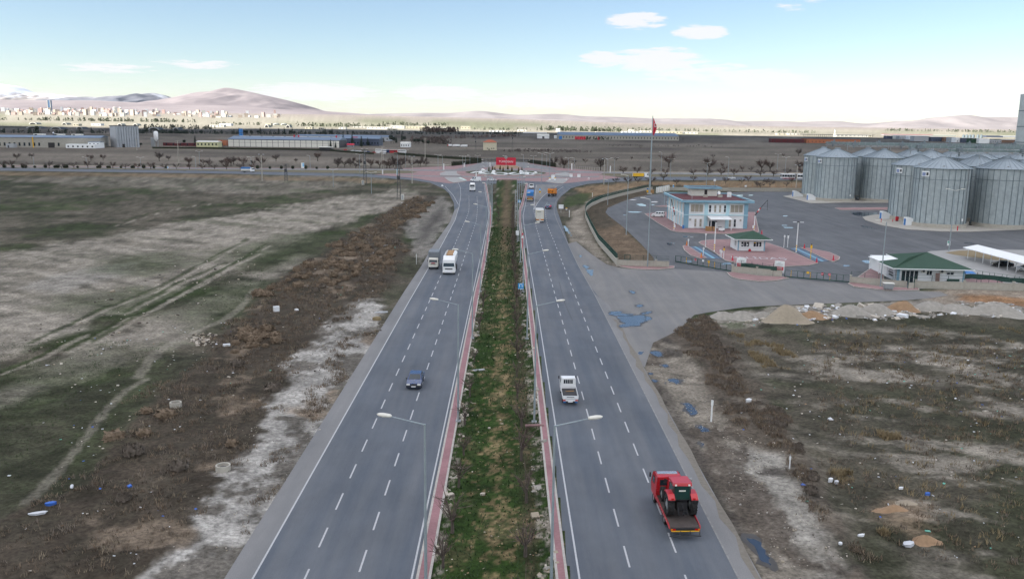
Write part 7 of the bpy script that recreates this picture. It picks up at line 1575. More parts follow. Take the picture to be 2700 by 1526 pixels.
def picket(pts, h, step, label, mp, w_=.35, rails=True):
 Q = resample(pts, step); t = thing('fence', label, 'fence', (Q[0].x, Q[0].y, 0)); pm = MB().box((0, 0, h / 2), (w_, .18, h)).mesh('post', M[mp])
 for a in Q: put('post', pm, t, (a.x - Q[0].x, a.y - Q[0].y, 0))
 if rails:
  b_ = MB()
  for z in (.5, h * .9): b_.ribbon([(a.x - Q[0].x, a.y - Q[0].y) for a in Q], .06, z, z + .07)
  b_.build('rail', M['steel'], t)
 return t
picket(W([(1270, 426.3), (1308, 426.0)]), 2.4, 1.25, 'row of dark fence posts left of the red sign', 'dsteel', .55); picket(W([(1360, 426.0), (1392, 427.8)]), 2.4, 1.25, 'row of dark fence posts right of the red sign', 'dsteel', .55)
picket(W([(1466, 441), (1500, 445.5), (1550, 449.5), (1590, 452)]), 2.4, 2.2, 'pale concrete post fence right of the plaza', 'conc', .16)
picket(W([(1740, 491), (1900, 492), (2040, 493.5), (2160, 495)]), 1.6, 4.0, 'thin wooden post fence across the ochre field', 'wood', .13, False)
wall_line('low white boundary wall beyond the cross road', W([(905, 434.2), (1100, 436.4), (1193, 437.4)]), .9, 0, 6, 0)
wall_line('low pale wall beyond the cross road at the far left', W([(-20, 437), (300, 440), (480, 440.5)]), .7, 0, 6, 0)
# far buildings
M['beigeclad'] = ribbed('beige_cladding', (.33, .32, .28), .8, .7, .1, .5)
M['greyclad'] = ribbed('grey_cladding', (.34, .36, .38), .8, .6, .2, .4)
M['blueroof'] = mat('grey_blue_roof', (.17, .22, .29), .55, .2, var=.1, scale=.1)
M['brick'] = mat('orange_brick', (.36, .135, .07), .9, var=.15, scale=.3)
M['navywall'] = mat('navy_cladding', (.045, .06, .1), .5, var=.1)
M['brownwall'] = mat('brown_cladding', (.16, .1, .07), .8, var=.12)
M['tealwall'] = mat('teal_panel', (.04, .27, .27), .6, var=.1)
M['lime'] = mat('pale_yellow_render', (.5, .5, .3), .85, var=.1)
M['bunker'] = mat('dark_shelter_concrete', (.075, .085, .095), .8, var=.2, scale=.15)  # shelter concrete with the cloud's shade put into its colour
M['bunker_lit'] = mat('pale_shelter_concrete', (.30, .31, .27), .9, var=.15, scale=.1)  # the same concrete with sunlight put into its colour
def shed(label, x0, x1, yb, yt, depth=20, wall='beigeclad', roof='blueroof', rise_=1.2, nwin=0, wz=(1.5, 3.0), winm='glass', doors=(), name='warehouse', cat='building', group=None, panels=0, panel_m='offwhite', tall=.55, rz=0.0):
 """a building whose front wall runs from px x0 to x1; base at row yb, eave at row yt"""
 Y_ = at((x0 + x1) / 2, yb).y; a, b_ = far_at(x0, yb, Y_), far_at(x1, yb, Y_); Lx = b_.x - a.x; z0_ = float(rise(Y_)) if Y_ > 2800 else 0.0
 H_ = far_at((x0 + x1) / 2, yt, Y_).z - far_at((x0 + x1) / 2, yb, Y_).z
 t = thing(name, label, cat, ((a.x + b_.x) / 2, Y_, far_at((x0 + x1) / 2, yb, Y_).z if Y_ > 2800 else 0), rz, group)
 _bx(t, 'wall', (0, depth / 2, H_ / 2), (Lx, depth, H_), M[wall], 0, 0, 0)
 if roof:
  rp = MB().side([(-.5, H_), (depth / 2, H_ + rise_), (depth + .5, H_), (depth + .5, H_ - .25), (-.5, H_ - .25)], Lx / 2 + .4); rp.build('roof', M[roof], t)
 if panels:
  pm = MB().box((0, 0, 0), (Lx / panels - .5, .14, H_ * tall)).mesh('wall_panel', M[panel_m])
  pm2 = MB().box((0, 0, 0), (Lx / panels - .5, .14, H_ * (.86 - tall))).mesh('wall_panel', M[panel_m])
  for k in range(panels):
   x = -Lx / 2 + Lx * (k + .5) / panels; put('wall_panel', pm, t, (x, -.06, H_ * tall / 2 + .1)); put('wall_panel', pm2, t, (x, -.06, H_ * (tall + .04 + (.86 - tall) / 2)))
 if nwin:
  wm = MB().box((0, 0, 0), (min(1.6, Lx / nwin * .5), .12, wz[1])).mesh('window', M[winm])
  for k in range(nwin): put('window', wm, t, (-Lx / 2 + Lx * (k + .5) / nwin, -.05, wz[0] + wz[1] / 2))
 for u, w_, h, m_ in doors: _bx(t, 'door', (-Lx / 2 + Lx * u, -.08, h / 2), (w_, .2, h), M[m_], 0, 0, 0)
 return t, Lx, H_, Y_
fa, fb = Vector((-720, 842)), Vector((-433.5, 921)); L_ = (fb - fa).length; an = math.atan2(fb.y - fa.y, fb.x - fa.x)
t = thing('factory_hall', 'long beige factory hall with a blue-grey roof at the left picture edge', 'building', (fb.x, fb.y, 0), an)
_bx(t, 'wall', (-L_ / 2, 25, 5.3), (L_, 50, 10.6), M['beigeclad'], 0, 0, 0)
MB().side([(-.6, 10.6), (25, 12.4), (50.6, 10.6), (50.6, 10.3), (-.6, 10.3)], L_ / 2 + .5).build('roof', M['blueroof'], t).location = (-L_ / 2, 0, 0)
wm = MB().box((0, 0, 0), (1.7, .15, 3.4)).mesh('window', M['glass'])
for k in range(26):
 if k not in (2, 3): put('window', wm, t, (-40 - 4.6 * k, -.05, 3.4))
_bx(t, 'gate', (-47, -.1, 2.6), (6, .3, 5.2), M['black'], 0, 0, 0); 
for x in (-54, -35, -17): rl_ = _bx(t, 'roof_light_house', (x + -10, 30, 12.6), (11, 6, 2.4), M['offwhite'], .1, 0, 0); _bx(rl_, 'opening', (-3.2, -3.02, .1), (2.4, .1, 1.3), M['black'], 0, 0, 0)  # black panel stands for the shade inside each roof house
for k in range(8): _bx(t, 'side_window', (.05, 4 + 5.5 * k, 3.0), (.12, 1.6, 3.0), M['glass'], 0, 0, 0)
_bx(t, 'yellow_duct', (-64, -.6, 5.5), (.8, .8, 11), M['yellow'], 0, 0, .05)
p = at(352, 388.5); t = thing('silo_block', 'tall ribbed pale concrete silo block rising over the factories at the left', 'building', (p.x - 4, p.y - 4, 0), R(38))
_bx(t, 'wall', (0, 12, 11.4), (24, 24, 22.8), mat('grey_concrete', (.36, .38, .40), .9, var=.12, scale=.15), 0, 0, 0)
rm_ = MB().cyl((0, 0, 0), (0, 0, 22.2), 1.25, n=10).mesh('silo_cell', mat('grey_concrete_cells', (.33, .36, .39), .9, var=.1, scale=.2))
for k in range(9): put('silo_cell', rm_, t, (-10.6 + 2.65 * k, -.2, 0))
_bx(t, 'roof', (0, 12, 23.1), (25, 25, .7), M['dsteel'], 0, 0, 0); _bx(t, 'door', (-5, -1.45, 1.8), (2.4, .3, 3.6), M['black'], 0, 0, 0)
p = at(413, 387); t = thing('cement_silo', 'white elevated cement silo on legs right of the concrete block', 'silo', (p.x, p.y, 0)); MB().lathe([(.4, 6), (2.4, 8.5), (2.4, 16.5), (1.2, 17.4), (.01, 17.6)], 16).build('tank', M['white'], t, smooth=True)
for sx in (-1.6, 1.6):
 for sy in (-1.6, 1.6): _bx(t, 'leg', (sx, sy, 4), (.3, .3, 8), M['steel'], 0, 0, 0)
_bx(t, 'chute', (-4, 0, 5), (3.6, 2, 10), M['steel'], .1, 0, 0)
shed('white low flat-roofed annex in front of the beige factory', 174, 250, 391.2, 380.5, 12, 'whitewall', None, nwin=6, wz=(1.0, 1.6)); shed('taller white office annex with round windows beside the low annex', 233, 264, 390.6, 375, 10, 'whitewall', 'blueroof', .4, 3, (3.2, 1.6))
shed('small pale blue-grey transformer house before the factory windows', 16.5, 37, 389.8, 379.5, 6, 'greyclad', None, doors=((.3, 1.5, 2.4, 'dsteel'),)); shed('dark steel boiler house in front of the factory', 129, 143, 388.5, 370.5, 9, 'navywall', None, doors=((.5, 2, 4, 'black'),)); shed('dark red rusty machine house in front of the factory', 152, 172, 389, 369, 8, 'redroof', None, doors=((.4, 3, 3, 'black'),))
p = at(141.2, 388); t = thing('chimney', 'thin steel chimney with a bright cap at the boiler house', 'chimney', (p.x, p.y + 2, 0)); MB().cyl((0, 0, 0), (0, 0, 14.5), .5, n=10).build('stack', M['navywall'], t); MB().lathe([(.5, 14.4), (.9, 14.8), (.8, 15.6), (.01, 16)], 10).build('cap', M['chrome'], t)
shed('long dark container row behind the hedge', 430, 522, 385, 377, 6, 'redroof', None, nwin=5, wz=(1, 2), name='shed'); shed('pale yellow low house with a curved roof behind the hedge', 518, 575, 388, 374.5, 14, 'lime', 'offwhite', 1.2, 6, (2.0, 2.2)); shed('orange brick hut right of the pale yellow house', 575, 596, 384, 370, 8, 'brick', None, doors=((.5, 2, 3, 'black'),))
t, lx, hh, yy = shed('long white panelled warehouse with a blue-grey roof behind the hedge', 602, 895, 388.6, 368.3, 46, 'dsteel', 'blueroof', 3.2, panels=20, panel_m='offwhite')
for k in range(9): _bx(t, 'roof_light', (-lx / 2 + lx * (k + .9) / 9.4, 22.5, hh + 3.1), (11, 1.6, .5), M['white'], 0, 0, 0)
for u in (.56, .6, .945): _bx(t, 'roof_flue', (-lx / 2 + lx * u, 20, hh + 4), (1.4, 1.4, 2.6), M['signred'], 0, 0, 0)
shed('white rendered hall standing forward of the panelled warehouse', 656, 695, 387.4, 366.5, 10, 'whitewall', 'offwhite', 1.0, doors=((.1, 2, 3, 'dsteel'),)); shed('darker blue-roofed wing at the right end of the warehouse', 895, 1000, 384.5, 365.5, 34, 'navywall', 'blueroof', 2.2, 14, (2.5, 2.2)); shed('farther blue-roofed hall behind the right wing', 780, 1026, 371, 359.5, 60, 'greyclad', 'blueroof', 2.0, 24, (2.2, 2.2), 'glass')
shed('white house with a gable behind the bare trees', 1056, 1080, 388.5, 377.5, 16, 'whitewall', 'offwhite', 1.4, 4, (1.6, 1.6), 'glass'); shed('low dark open shelter with a pale roof in front of the hedge', 842, 874, 398.5, 388.5, 8, 'black', 'offwhite', .5, name='shelter')  # black walls of the open shelter stand for the shade under its roof
p = at(636, 362); t = thing('water_tower', 'bright blue two-part tower behind the warehouse roof', 'tower', (p.x, p.y, 0)); hgt = far_at(636, 339.5, p.y).z
for k in (0, 1): _bx(t, 'tank', (0, 0, hgt * (.27 + .49 * k)), (6.2, 6.2, hgt * .44), M['blue'], .2, 0, 0)
_bx(t, 'frame', (0, 0, hgt / 2), (5.4, 5.4, hgt * 1.02), M['navywall'], 0, 0, 0)
t, lx, hh, yy = shed('red advertising cube at the end of the warehouses', 931, 943, 384, 361, 5, 'signred', None, name='sign_cube', cat='sign'); _bx(t, 'sign_face', (0, -.1, hh * .8), (lx * .98, .2, hh * .35), mat('crimson', (.35, .015, .07), .6), 0, 0, 0)
t, lx, hh, yy = shed('small red-roofed gate canopy before the red cube', 915, 932, 388.5, 382.5, 6, 'greyclad', 'signred', 1.8, name='gate_canopy')
a, b_ = at(1274, 396.2), at(1309, 396.8); t = thing('cabin', 'square beige house with a red hipped roof alone in the fields', 'building', ((a.x + b_.x) / 2, (a.y + b_.y) / 2, 0)); hw = (b_.x - a.x) / 2; eh = far_at(1290, 375.5, a.y).z; ph_ = far_at(1290, 369.6, a.y).z
_bx(t, 'wall', (0, hw, eh / 2), (2 * hw, 2 * hw, eh), M['cream'], 0, 0, 0); e_ = hw + .7
MB().add([(-e_, hw - e_, eh), (e_, hw - e_, eh), (e_, hw + e_, eh), (-e_, hw + e_, eh), (-2.2, hw, ph_ + .4), (2.2, hw, ph_ + .4)], [(0, 1, 5, 4), (1, 2, 5), (2, 3, 4, 5), (3, 0, 4), (3, 2, 1, 0)]).build('roof', M['tile'], t)
for x in (-2.8, 2.2, 4.6): _bx(t, 'window', (x, -.05, 2.2), (1.5, .15, .9), M['glass'], 0, 0, 0)
_bx(t, 'door', (-.9, -.05, .9), (1.2, .15, 1.8), M['black'], 0, 0, 0)
t, lx, hh, yy = shed('very long pale hall with a blue roof and red doors beyond the fields', 1474, 1790, 369.5, 357.5, 90, 'beigeclad', 'blueroof', 6.0, 40, (3.0, 4.0), 'dsteel')
for u in [.14 + .018 * k for k in range(5)] + [.33]: _bx(t, 'door', (-lx / 2 + lx * u, -.3, 3.2), (4.2, .5, 6.4), M['signred'], 0, 0, 0)
_bx(t, 'blue_gate', (-lx / 2 + lx * .012, -.3, 3.6), (7, .5, 7), M['blue'], 0, 0, 0)
t, lx, hh, yy = shed('low white hall front with red doors at the right end of the long hall', 1722, 1777, 371, 361.5, 18, 'whitewall', None)
for k in range(5): _bx(t, 'door', (-lx / 2 + lx * (.52 + .09 * k), -.1, hh * .4), (lx * .05, .4, hh * .8), M['signred'], 0, 0, 0)
shed('white gabled barn left of the long hall', 1417, 1448, 365.5, 358, 24, 'whitewall', 'offwhite', 4.0, doors=((.5, 5, 5, 'dsteel'),)); shed('small white barn between the gabled barn and the long hall', 1462, 1474, 365.5, 360, 20, 'whitewall', 'offwhite', 2); shed('low white sheds behind the gabled barn', 1380, 1442, 352.8, 349, 30, 'whitewall', None, name='shed')
shed('long orange brick works with a flat dark roof', 2126, 2268, 378, 366.5, 30, 'brick', 'dsteel', .6, 14, (2.0, 2.4), 'black')
shed('dark brick wing at the left end of the brick works', 2034, 2120, 376.5, 366.5, 20, 'redroof', None, 0, 5, (2, 3), 'black')
t, lx, hh, yy = shed('unfinished concrete frame with rows of pale columns behind the brick works', 2115, 2302, 364, 362.5, 60, 'dsteel', 'greyclad', .6)
for k in range(34): _bx(t, 'column', (-lx / 2 + lx * (k + .5) / 34, -4, 5), (1.2, 1.2, 10), M['conc'], 0, 0, 0)
_bx(t, 'slab', (0, 26, 10.6), (lx, 66, 1.2), M['dsteel'], 0, 0, 0)
for x0, x1, yb, yt, wl, rf, lb, nw in ((2338, 2362, 366.5, 358.5, 'navywall', None, 'dark navy factory block in the industrial row', 0), (2362, 2371, 367, 357.5, 'offwhite', None, 'narrow white block in the industrial row', 0), (2371, 2397, 367.5, 358, 'greyclad', None, 'grey office block with white bands in the industrial row', 4), (2397, 2409, 368.5, 358.5, 'whitewall', None, 'white gable end in the industrial row', 0),
  (2410, 2448, 372.5, 360, 'greyclad', 'blueroof', 'blue-grey ribbed hall in the industrial row', 0), (2454, 2489, 373, 361.5, 'navywall', 'offwhite', 'dark glazed building with a pale roof edge in the industrial row', 8), (2489, 2506, 373.5, 362, 'brownwall', None, 'brown block in the industrial row', 3), (2507, 2519, 375.5, 362.5, 'greyclad', 'offwhite', 'grey glazed block in the industrial row', 3),
  (2519, 2539, 376, 363.5, 'whitewall', None, 'white house with four dark windows in the industrial row', 2), (2539, 2562, 376.5, 364.5, 'navywall', 'offwhite', 'dark shop front with a white emblem in the industrial row', 2), (2562, 2580, 378, 364.8, 'greenroof', 'offwhite', 'dark green shed in the industrial row', 0), (2581, 2608, 378.5, 366, 'whitewall', None, 'white and teal workshop in the industrial row', 0),
  (2609, 2640, 377, 368, 'greyclad', 'greenroof', 'grey shed with a green awning roof in the industrial row', 5), (2640, 2692, 376.5, 369, 'brownwall', 'offwhite', 'long brown shed at the right end of the industrial row', 0), (2600, 2644, 364.5, 358, 'navywall', None, 'dark blue hall behind the industrial row', 0), (2644, 2692, 364.5, 358.5, 'greyclad', 'offwhite', 'long pale hall behind the industrial row at the right', 0), (2330, 2460, 360.5, 355.5, 'greyclad', 'signred', 'low hall with a red roof line behind the industrial row', 0), (2460, 2520, 361, 357, 'tealwall', 'offwhite', 'teal fronted hall behind the industrial row', 0)):
 shed(lb, x0, x1, yb, yt, 26, wl, rf, .8, nw, (2.0, 2.6))
t = None
for i, x in enumerate((2540, 2548.5, 2557, 2565.5, 2578, 2587)):
 p = at(x, 366); o = thing('far_silo', f'small distant silo behind the industrial row, {nth(i)} from the left', 'silo', (p.x, p.y, 0), 0, 'distant silos'); hz = far_at(x, 354.5, p.y).z
 MB().lathe([(5.2, 0), (5.2, hz * .75), (5.2, hz * .76), (.3, hz)], 18).build('shell', M['zincdark'], o, smooth=False); MB().cyl((0, 0, hz), (0, 0, hz + 1.4), .5, n=6).build('cap', M['steel'], o)
def shelter(x, yb, wpx, hpx, label, lit=False, long_=40, rz=0.0):
 z_ = 0.0; Yy = 2550.0 if not lit else 3600.0
 Yy = at(x, yb).y if not lit else Yy; Yy = min(Yy, 2700) if not lit else Yy
 a, b_ = far_at(x - wpx / 2, yb, Yy), far_at(x + wpx / 2, yb, Yy); r_ = (b_.x - a.x) / 2; h_ = hpx / FOC * Yy
 t = thing('aircraft_shelter', label, 'hangar', ((a.x + b_.x) / 2, Yy, float(rise(Yy, (a.x + b_.x) / 2))), rz, 'vaulted shelters of the air base'); n_ = 14; b2 = MB()
 for r0, h0 in ((r_, h_),):
  vs_ = [(r0 * math.cos(math.pi * k / n_), y_, h0 * math.sin(math.pi * k / n_)) for y_ in (0, long_) for k in range(n_ + 1)]; n1 = n_ + 1
  b2.add(vs_, [(k, n1 + k, n1 + k + 1, k + 1) for k in range(n_)] + [tuple(range(n1, 2 * n1))])
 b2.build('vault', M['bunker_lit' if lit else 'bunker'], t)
 ringm = MB(); vs_ = [(r_ * q_ * math.cos(math.pi * k / n_), -.4, h_ * q_ * math.sin(math.pi * k / n_)) for q_ in (1.03, .78) for k in range(n_ + 1)]; ringm.add(vs_, [(k, k + 1, n_ + 1 + k + 1, n_ + 1 + k) for k in range(n_)]); ringm.build('front_arch', M['offwhite' if lit else 'steel'], t)  # arch coloured paler for sun, greyer for shade
 MB().add([(r_ * .78 * math.cos(math.pi * k / n_), .5, h_ * .78 * math.sin(math.pi * k / n_)) for k in range(n_ + 1)], [tuple(range(n_ + 1))]).build('opening', M['black'], t)  # black sheet painted as the dark inside of the vault
for i, (x, yb, w_, h) in enumerate(((88, 338, 38, 5.6), (147, 341, 27, 6), (209, 338.6, 17, 5.6), (304, 340.5, 27, 7), (405, 340.5, 30, 7), (463, 341.5, 16, 7))): shelter(x, yb, w_, h, f'dark vaulted aircraft shelter in the shade, {nth(i)} from the left')
for i, (x, yb, w_, h) in enumerate(((86, 324, 20, 5.5), (169, 325, 13, 5.5), (315, 326, 11, 5.5), (356, 326.5, 12, 5.5), (703, 338, 11, 7.5), (759, 339, 11, 7.5))): shelter(x, yb, w_, h, f'pale vaulted aircraft shelter in the sun, {nth(i)} from the left', True)
def far_block(x0, x1, yb, hpx, Yy, m_, label, roof=None, name='hall', group=None, dome=False):
 a, b_ = far_at(x0, yb, Yy), far_at(x1, yb, Yy); L = b_.x - a.x; h_ = hpx / FOC * Yy
 t = thing(name, label, 'building', ((a.x + b_.x) / 2, Yy, float(rise(Yy, (a.x + b_.x) / 2))), 0, group)
 if dome: MB().lathe([(L / 2 * math.cos(k * math.pi / 16), h_ * math.sin(k * math.pi / 16)) for k in range(8)] + [(.01, h_)], 24).build('dome', M[m_], t, smooth=True); _bx(t, 'door', (0, -L / 2, h_ * .2), (L * .3, 2, h_ * .4), M['dsteel'], 0, 0, 0); return
 _bx(t, 'wall', (0, 15, h_ / 2 - 4), (L, 30, h_ + 8), M[m_], 0, 0, 0); _bx(t, 'roof', (0, 15, h_ + .4), (L + 1, 31, .8), M[roof or 'offwhite'], 0, 0, 0)
 for k in range(max(2, int(L / 14))): _bx(t, 'window', (-L / 2 + L * (k + .5) / max(2, int(L / 14)), -.2, h_ * .5), (4, .4, 3), M['glass'], 0, 0, 0)
rb = random.Random(21)
spots = [(193, 206, 325, 5), (240, 265, 326.5, 5), (553, 590, 334, 5), (578, 609, 327, 6), (700, 715, 352, 9), (804, 823, 334, 4.5), (893, 911, 340, 5), (840, 850, 336, 4), (967, 1030, 344.5, 6), (1030, 1066, 346, 8), (1070, 1120, 344, 6.5), (1020, 1045, 338, 4), (1130, 1180, 338, 4), (1157, 1195, 333, 4), (1215, 1240, 347, 8), (1364, 1388, 345.5, 4), (1467, 1477, 338, 8), (1572, 1602, 346, 4), (1660, 1672, 341, 7), (1690, 1735, 344, 5), (1735, 1800, 343, 6), (1762, 1785, 339, 5), (1800, 1840, 344, 5), (1640, 1690, 341, 3), (2080, 2110, 345, 3), (2205, 2290, 354, 6), (2252, 2300, 345, 5), (2050, 2075, 345, 3), (930, 970, 331, 3), (1290, 1330, 336, 3)]
for i, (x0, x1, yb, h) in enumerate(spots): far_block(x0, x1, yb, h, 3400 + rb.uniform(-150, 500), rb.choice(('offwhite', 'whitewall', 'cream')), f'pale sunlit building on the far plain, {nth(i)} counted from the left', group='sunlit buildings on the plain')
for x, lb in ((728.5, 'left one of two grey-green domes before the town'), (748.5, 'right one of two grey-green domes before the town')): far_block(x - 9, x + 9, 324, 5.5, 4300, 'bunker_lit', lb, name='dome', dome=True)
bm_ = [MB().box((0, 0, .5), (1, 1, 1)).mesh('apartment_block', M[k]) for k in ('whitewall', 'offwhite')] + [MB().box((0, 0, .5), (1, 1, 1)).mesh('apartment_block', mat('rosy_render', (.5, .36, .32), .9)), MB().box((0, 0, .5), (1, 1, 1)).mesh('apartment_block', mat('tan_render', (.5, .42, .34), .9))]
for i in range(280):
 x = rb.uniform(-160, 745) if i > 60 else rb.uniform(60, 420)
 Yy = 6400 + 2900 * rb.random(); q_ = far_at(x, 300, Yy); p = Vector((q_.x, Yy, float(rise(Yy, q_.x)) - 2))
 if x > 600 and rb.random() < .5: continue
 o = put('apartment_block', rb.choice(bm_), None, tuple(p)); hgt = rb.choice((12, 15, 18, 22, 26, 30, 38, 46 if x < 420 else 26)); o.scale = (rb.uniform(16, 36), rb.uniform(14, 24), hgt); o.rotation_euler = (0, 0, rb.uniform(-.4, .4))
 tag(o, 'pale apartment block in the distant town below the mountains', 'building', 'apartment blocks of the distant town')
p = far_at(132, 288, 8600); p.z = float(rise(8600, p.x)) + 10; t = thing('tower_block', 'single tall blue glass tower over the distant town', 'tower', tuple(p)); hh = 25 / FOC * 8600; _bx(t, 'wall', (0, 0, hh / 2), (30, 30, hh), mat('blue_glass_tower', (.09, .16, .27), .3), 0, 0, 0)
for s_ in (-1, 1): _bx(t, 'edge', (s_ * 14, -15.5, hh / 2), (4, 2, hh), M['offwhite'], 0, 0, 0)
p = far_at(2201, 350, 4200); p.z = float(rise(4200, p.x)); t = thing('minaret', 'thin white minaret on the plain at the right', 'tower', tuple(p)); hh = 13 / FOC * 4200; MB().cyl((0, 0, 0), (0, 0, hh * .85), 2.6, 2.0, 10).build('shaft', M['whitewall'], t); MB().cyl((0, 0, hh * .85), (0, 0, hh), 2.2, .1, 10).build('spire', M['blueroof'], t)
def bus(x0, x1, yb, c, label):
 a, b_ = at(x0, yb), at(x1, yb); t = thing('bus', label, 'bus', ((a.x + b_.x) / 2, a.y, 0), R(rb.uniform(-3, 3)), 'parked buses'); L = b_.x - a.x
 _bx(t, 'body', (0, 0, 1.85), (L, 2.5, 2.8), M[c], .12, 0, 0); _bx(t, 'window_band', (0, -1.26, 2.3), (L * .92, .04, .9), M['glass'], 0, 0, 0); _bx(t, 'roof', (0, 0, 3.3), (L * .96, 2.3, .12), M['white'], .03, 0, 0)
 for k in range(1, 6): _bx(t, 'window_pillar', (-L * .46 + L * .92 * k / 6, -1.28, 2.3), (.12, .04, .9), M[c], 0, 0, 0)
 for x in (-L * .3, L * .3): MB().cyl((x, -1.2, .5), (x, 1.2, .5), .5, n=12).build('wheel', M['rubber'], t)
bus(990, 1007, 402, 'white', 'white parked bus at the left end of the bus row'); bus(1007, 1020, 403, 'white', 'second white parked bus in the bus row'); bus(1019, 1029, 403.5, 'navy', 'dark bus nosed between the white and the red ones'); bus(1028, 1049, 404, 'red', 'red parked bus with a white roof'); bus(1049, 1072, 404.3, 'white', 'white parked bus at the right end of the bus row')
for i, (x, yb, c, ang) in enumerate(((911, 396.5, 'red', 80), (930, 399, 'white', 90), (936, 399.5, 'steel', 88), (941, 400, 'white', 92), (948, 400.5, 'white', 90), (962, 401.5, 'white', 85), (970, 402, 'navy', 90), (985, 403.5, 'red', 90), (997, 404.8, 'white', 88), (1012, 406, 'white', 90))):
 p = at(x, yb); sedan('sedan', f'parked car in the car park before the bare trees, {nth(i)} from the left', tuple(p), R(ang), M[c], group='cars in the far car park')
for x0, x1, yb, c, lb in ((1180, 1192, 387, 'red', 'red lorry parked in the field left of the beige cabin'), (1193, 1213, 387.5, 'white', 'white and red lorry parked right of the red one'), (1214, 1233, 388.5, 'white', 'white trailer tank beside the lorries'),):
 a, b_ = at(x0, yb), at(x1, yb); t = thing('parked_lorry', lb, 'truck', ((a.x + b_.x) / 2, a.y, 0)); L = b_.x - a.x; _bx(t, 'cargo_box', (L * .12, 0, 2.2), (L * .74, 2.5, 2.4), M['white'], .1, 0, 0); _bx(t, 'cab', (-L * .38, 0, 1.8), (L * .2, 2.4, 2.6), M[c], .15, 0, 0); _bx(t, 'windscreen', (-L * .485, 0, 2.3), (.05, 2.0, .9), M['glass'], 0, 0, 0); _bx(t, 'chassis', (0, 0, .75), (L * .9, 1, .3), M['dsteel'], 0, 0, 0)
 for x in (-L * .36, L * .2, L * .36): MB().cyl((x, -1.2, .5), (x, 1.2, .5), .5, n=12).build('wheel', M['rubber'], t)
# bare trees, conifers, bushes
def bare_tree(seed, h, spread, mat_, n=230):
 """a short trunk that forks into limbs, and the limbs into a fine haze of twigs"""
 r_ = random.Random(seed); tr = MB(); tw_ = MB(); th_ = h * .24
 tr.cyl((0, 0, 0), (.06 * h * r_.uniform(-.3, .3), 0, th_), h * .035, h * .026, 6)
 tips = []
 for k in range(7):
  a = k * 2.4 + r_.random(); e = r_.uniform(.5, 1.2); L = h * r_.uniform(.32, .5)
  q = Vector((math.cos(a) * math.cos(e) * spread * L * 1.3, math.sin(a) * math.cos(e) * spread * L * 1.3, th_ + math.sin(e) * L)); tr.cyl((0, 0, th_ * r_.uniform(.7, 1)), q, h * .018, h * .008, 4); tips.append(q)
  for j in range(3): tips.append(q * r_.uniform(.6, 1.0) + Vector((0, 0, th_ * .2)))
 for k in range(n):
  q = r_.choice(tips) * r_.uniform(.75, 1.05); a, e = r_.uniform(0, 6.28), r_.uniform(-.25, 1.4); L = h * r_.uniform(.1, .28)
  d = (Vector((math.cos(a) * math.cos(e), math.sin(a) * math.cos(e), math.sin(e))) + Vector((q.x, q.y, 0)).normalized() * .5) * L; w_ = d.cross(Vector((r_.uniform(-1, 1), r_.uniform(-1, 1), r_.uniform(-1, 1)))).normalized() * h * .0085
  tw_.add([q - w_, q + w_, q + d], [(0, 1, 2)]); q2 = q + d * .5; d2 = (d.normalized() + Vector((r_.uniform(-1, 1), r_.uniform(-1, 1), r_.uniform(-.4, 1)))) * L * .5; tw_.add([q2 - w_ * .7, q2 + w_ * .7, q2 + d2], [(0, 1, 2)])
 return tr.mesh('trunk', M['trunk']), tw_.mesh('crown', mat_)
TREES = [bare_tree(s, 4.6, 1.0, M['twig' if s % 2 else 'twigred'], 260) for s in range(5)]; TALL = [bare_tree(20 + s, 8, .62, M['twig' if s % 2 else 'twigred'], 330) for s in range(4)]; SAP = [bare_tree(40 + s, 3.4, .4, M['twigred'], 60) for s in range(3)]
def tree(kit, x, y_, sc, label, group, z=0.0, name='bare_tree', cat='tree'):
 t = thing(name, label, cat, (x, y_, z), rnd.uniform(0, 6.28), group); a, b_ = rnd.choice(kit); put('trunk', a, t); put('crown', b_, t); t.scale = (sc, sc, sc * rnd.uniform(.9, 1.12)); return t
xs_ = [(8, 444.5), (30, 445), (65, 445.5), (130, 446), (163, 446), (195, 445.5), (232, 446), (264, 446.5), (298, 447), (331, 447), (364, 447.5), (398, 448), (433, 448), (465, 448), (500, 449), (533, 449), (566, 449), (598, 449.5), (633, 448), (664, 448.5)]
for i, (x, yb) in enumerate(xs_): p = at(x, yb - 1.5); tree(TREES, p.x, p.y, rnd.uniform(1.0, 1.35), f'bare round-headed roadside tree beyond the cross road, {nth(i)} from the left', 'roadside trees left of the roundabout')
for i, (x, yb) in enumerate(((1643, 459), (1680, 459), (1718, 459.5), (1754, 462), (1828, 463), (1866, 464), (1901, 464), (1935, 464.5), (2005, 465.5), (2039, 466), (2077, 461), (2112, 461))): p = at(x, yb); tree(TREES, p.x, p.y, rnd.uniform(1.15, 1.6), f'bare tree on the median of the cross road, {nth(i)} one right of the roundabout', 'median trees right of the roundabout')
for i, (x, yb) in enumerate(((1624, 484), (1655, 485), (1682, 484), (1718, 486), (1749, 477), (1784, 487), (1828, 478), (1913, 485), (1956, 484), (1973, 480), (1996, 492), (2005, 497), (2022, 486), (2074, 492), (2088, 483), (2030, 494))): p = at(x, yb); tree(TREES, p.x, p.y, rnd.uniform(.8, 1.15), f'small bare tree in the ochre field behind the yard, {nth(i)} from the left', 'small trees of the ochre field')
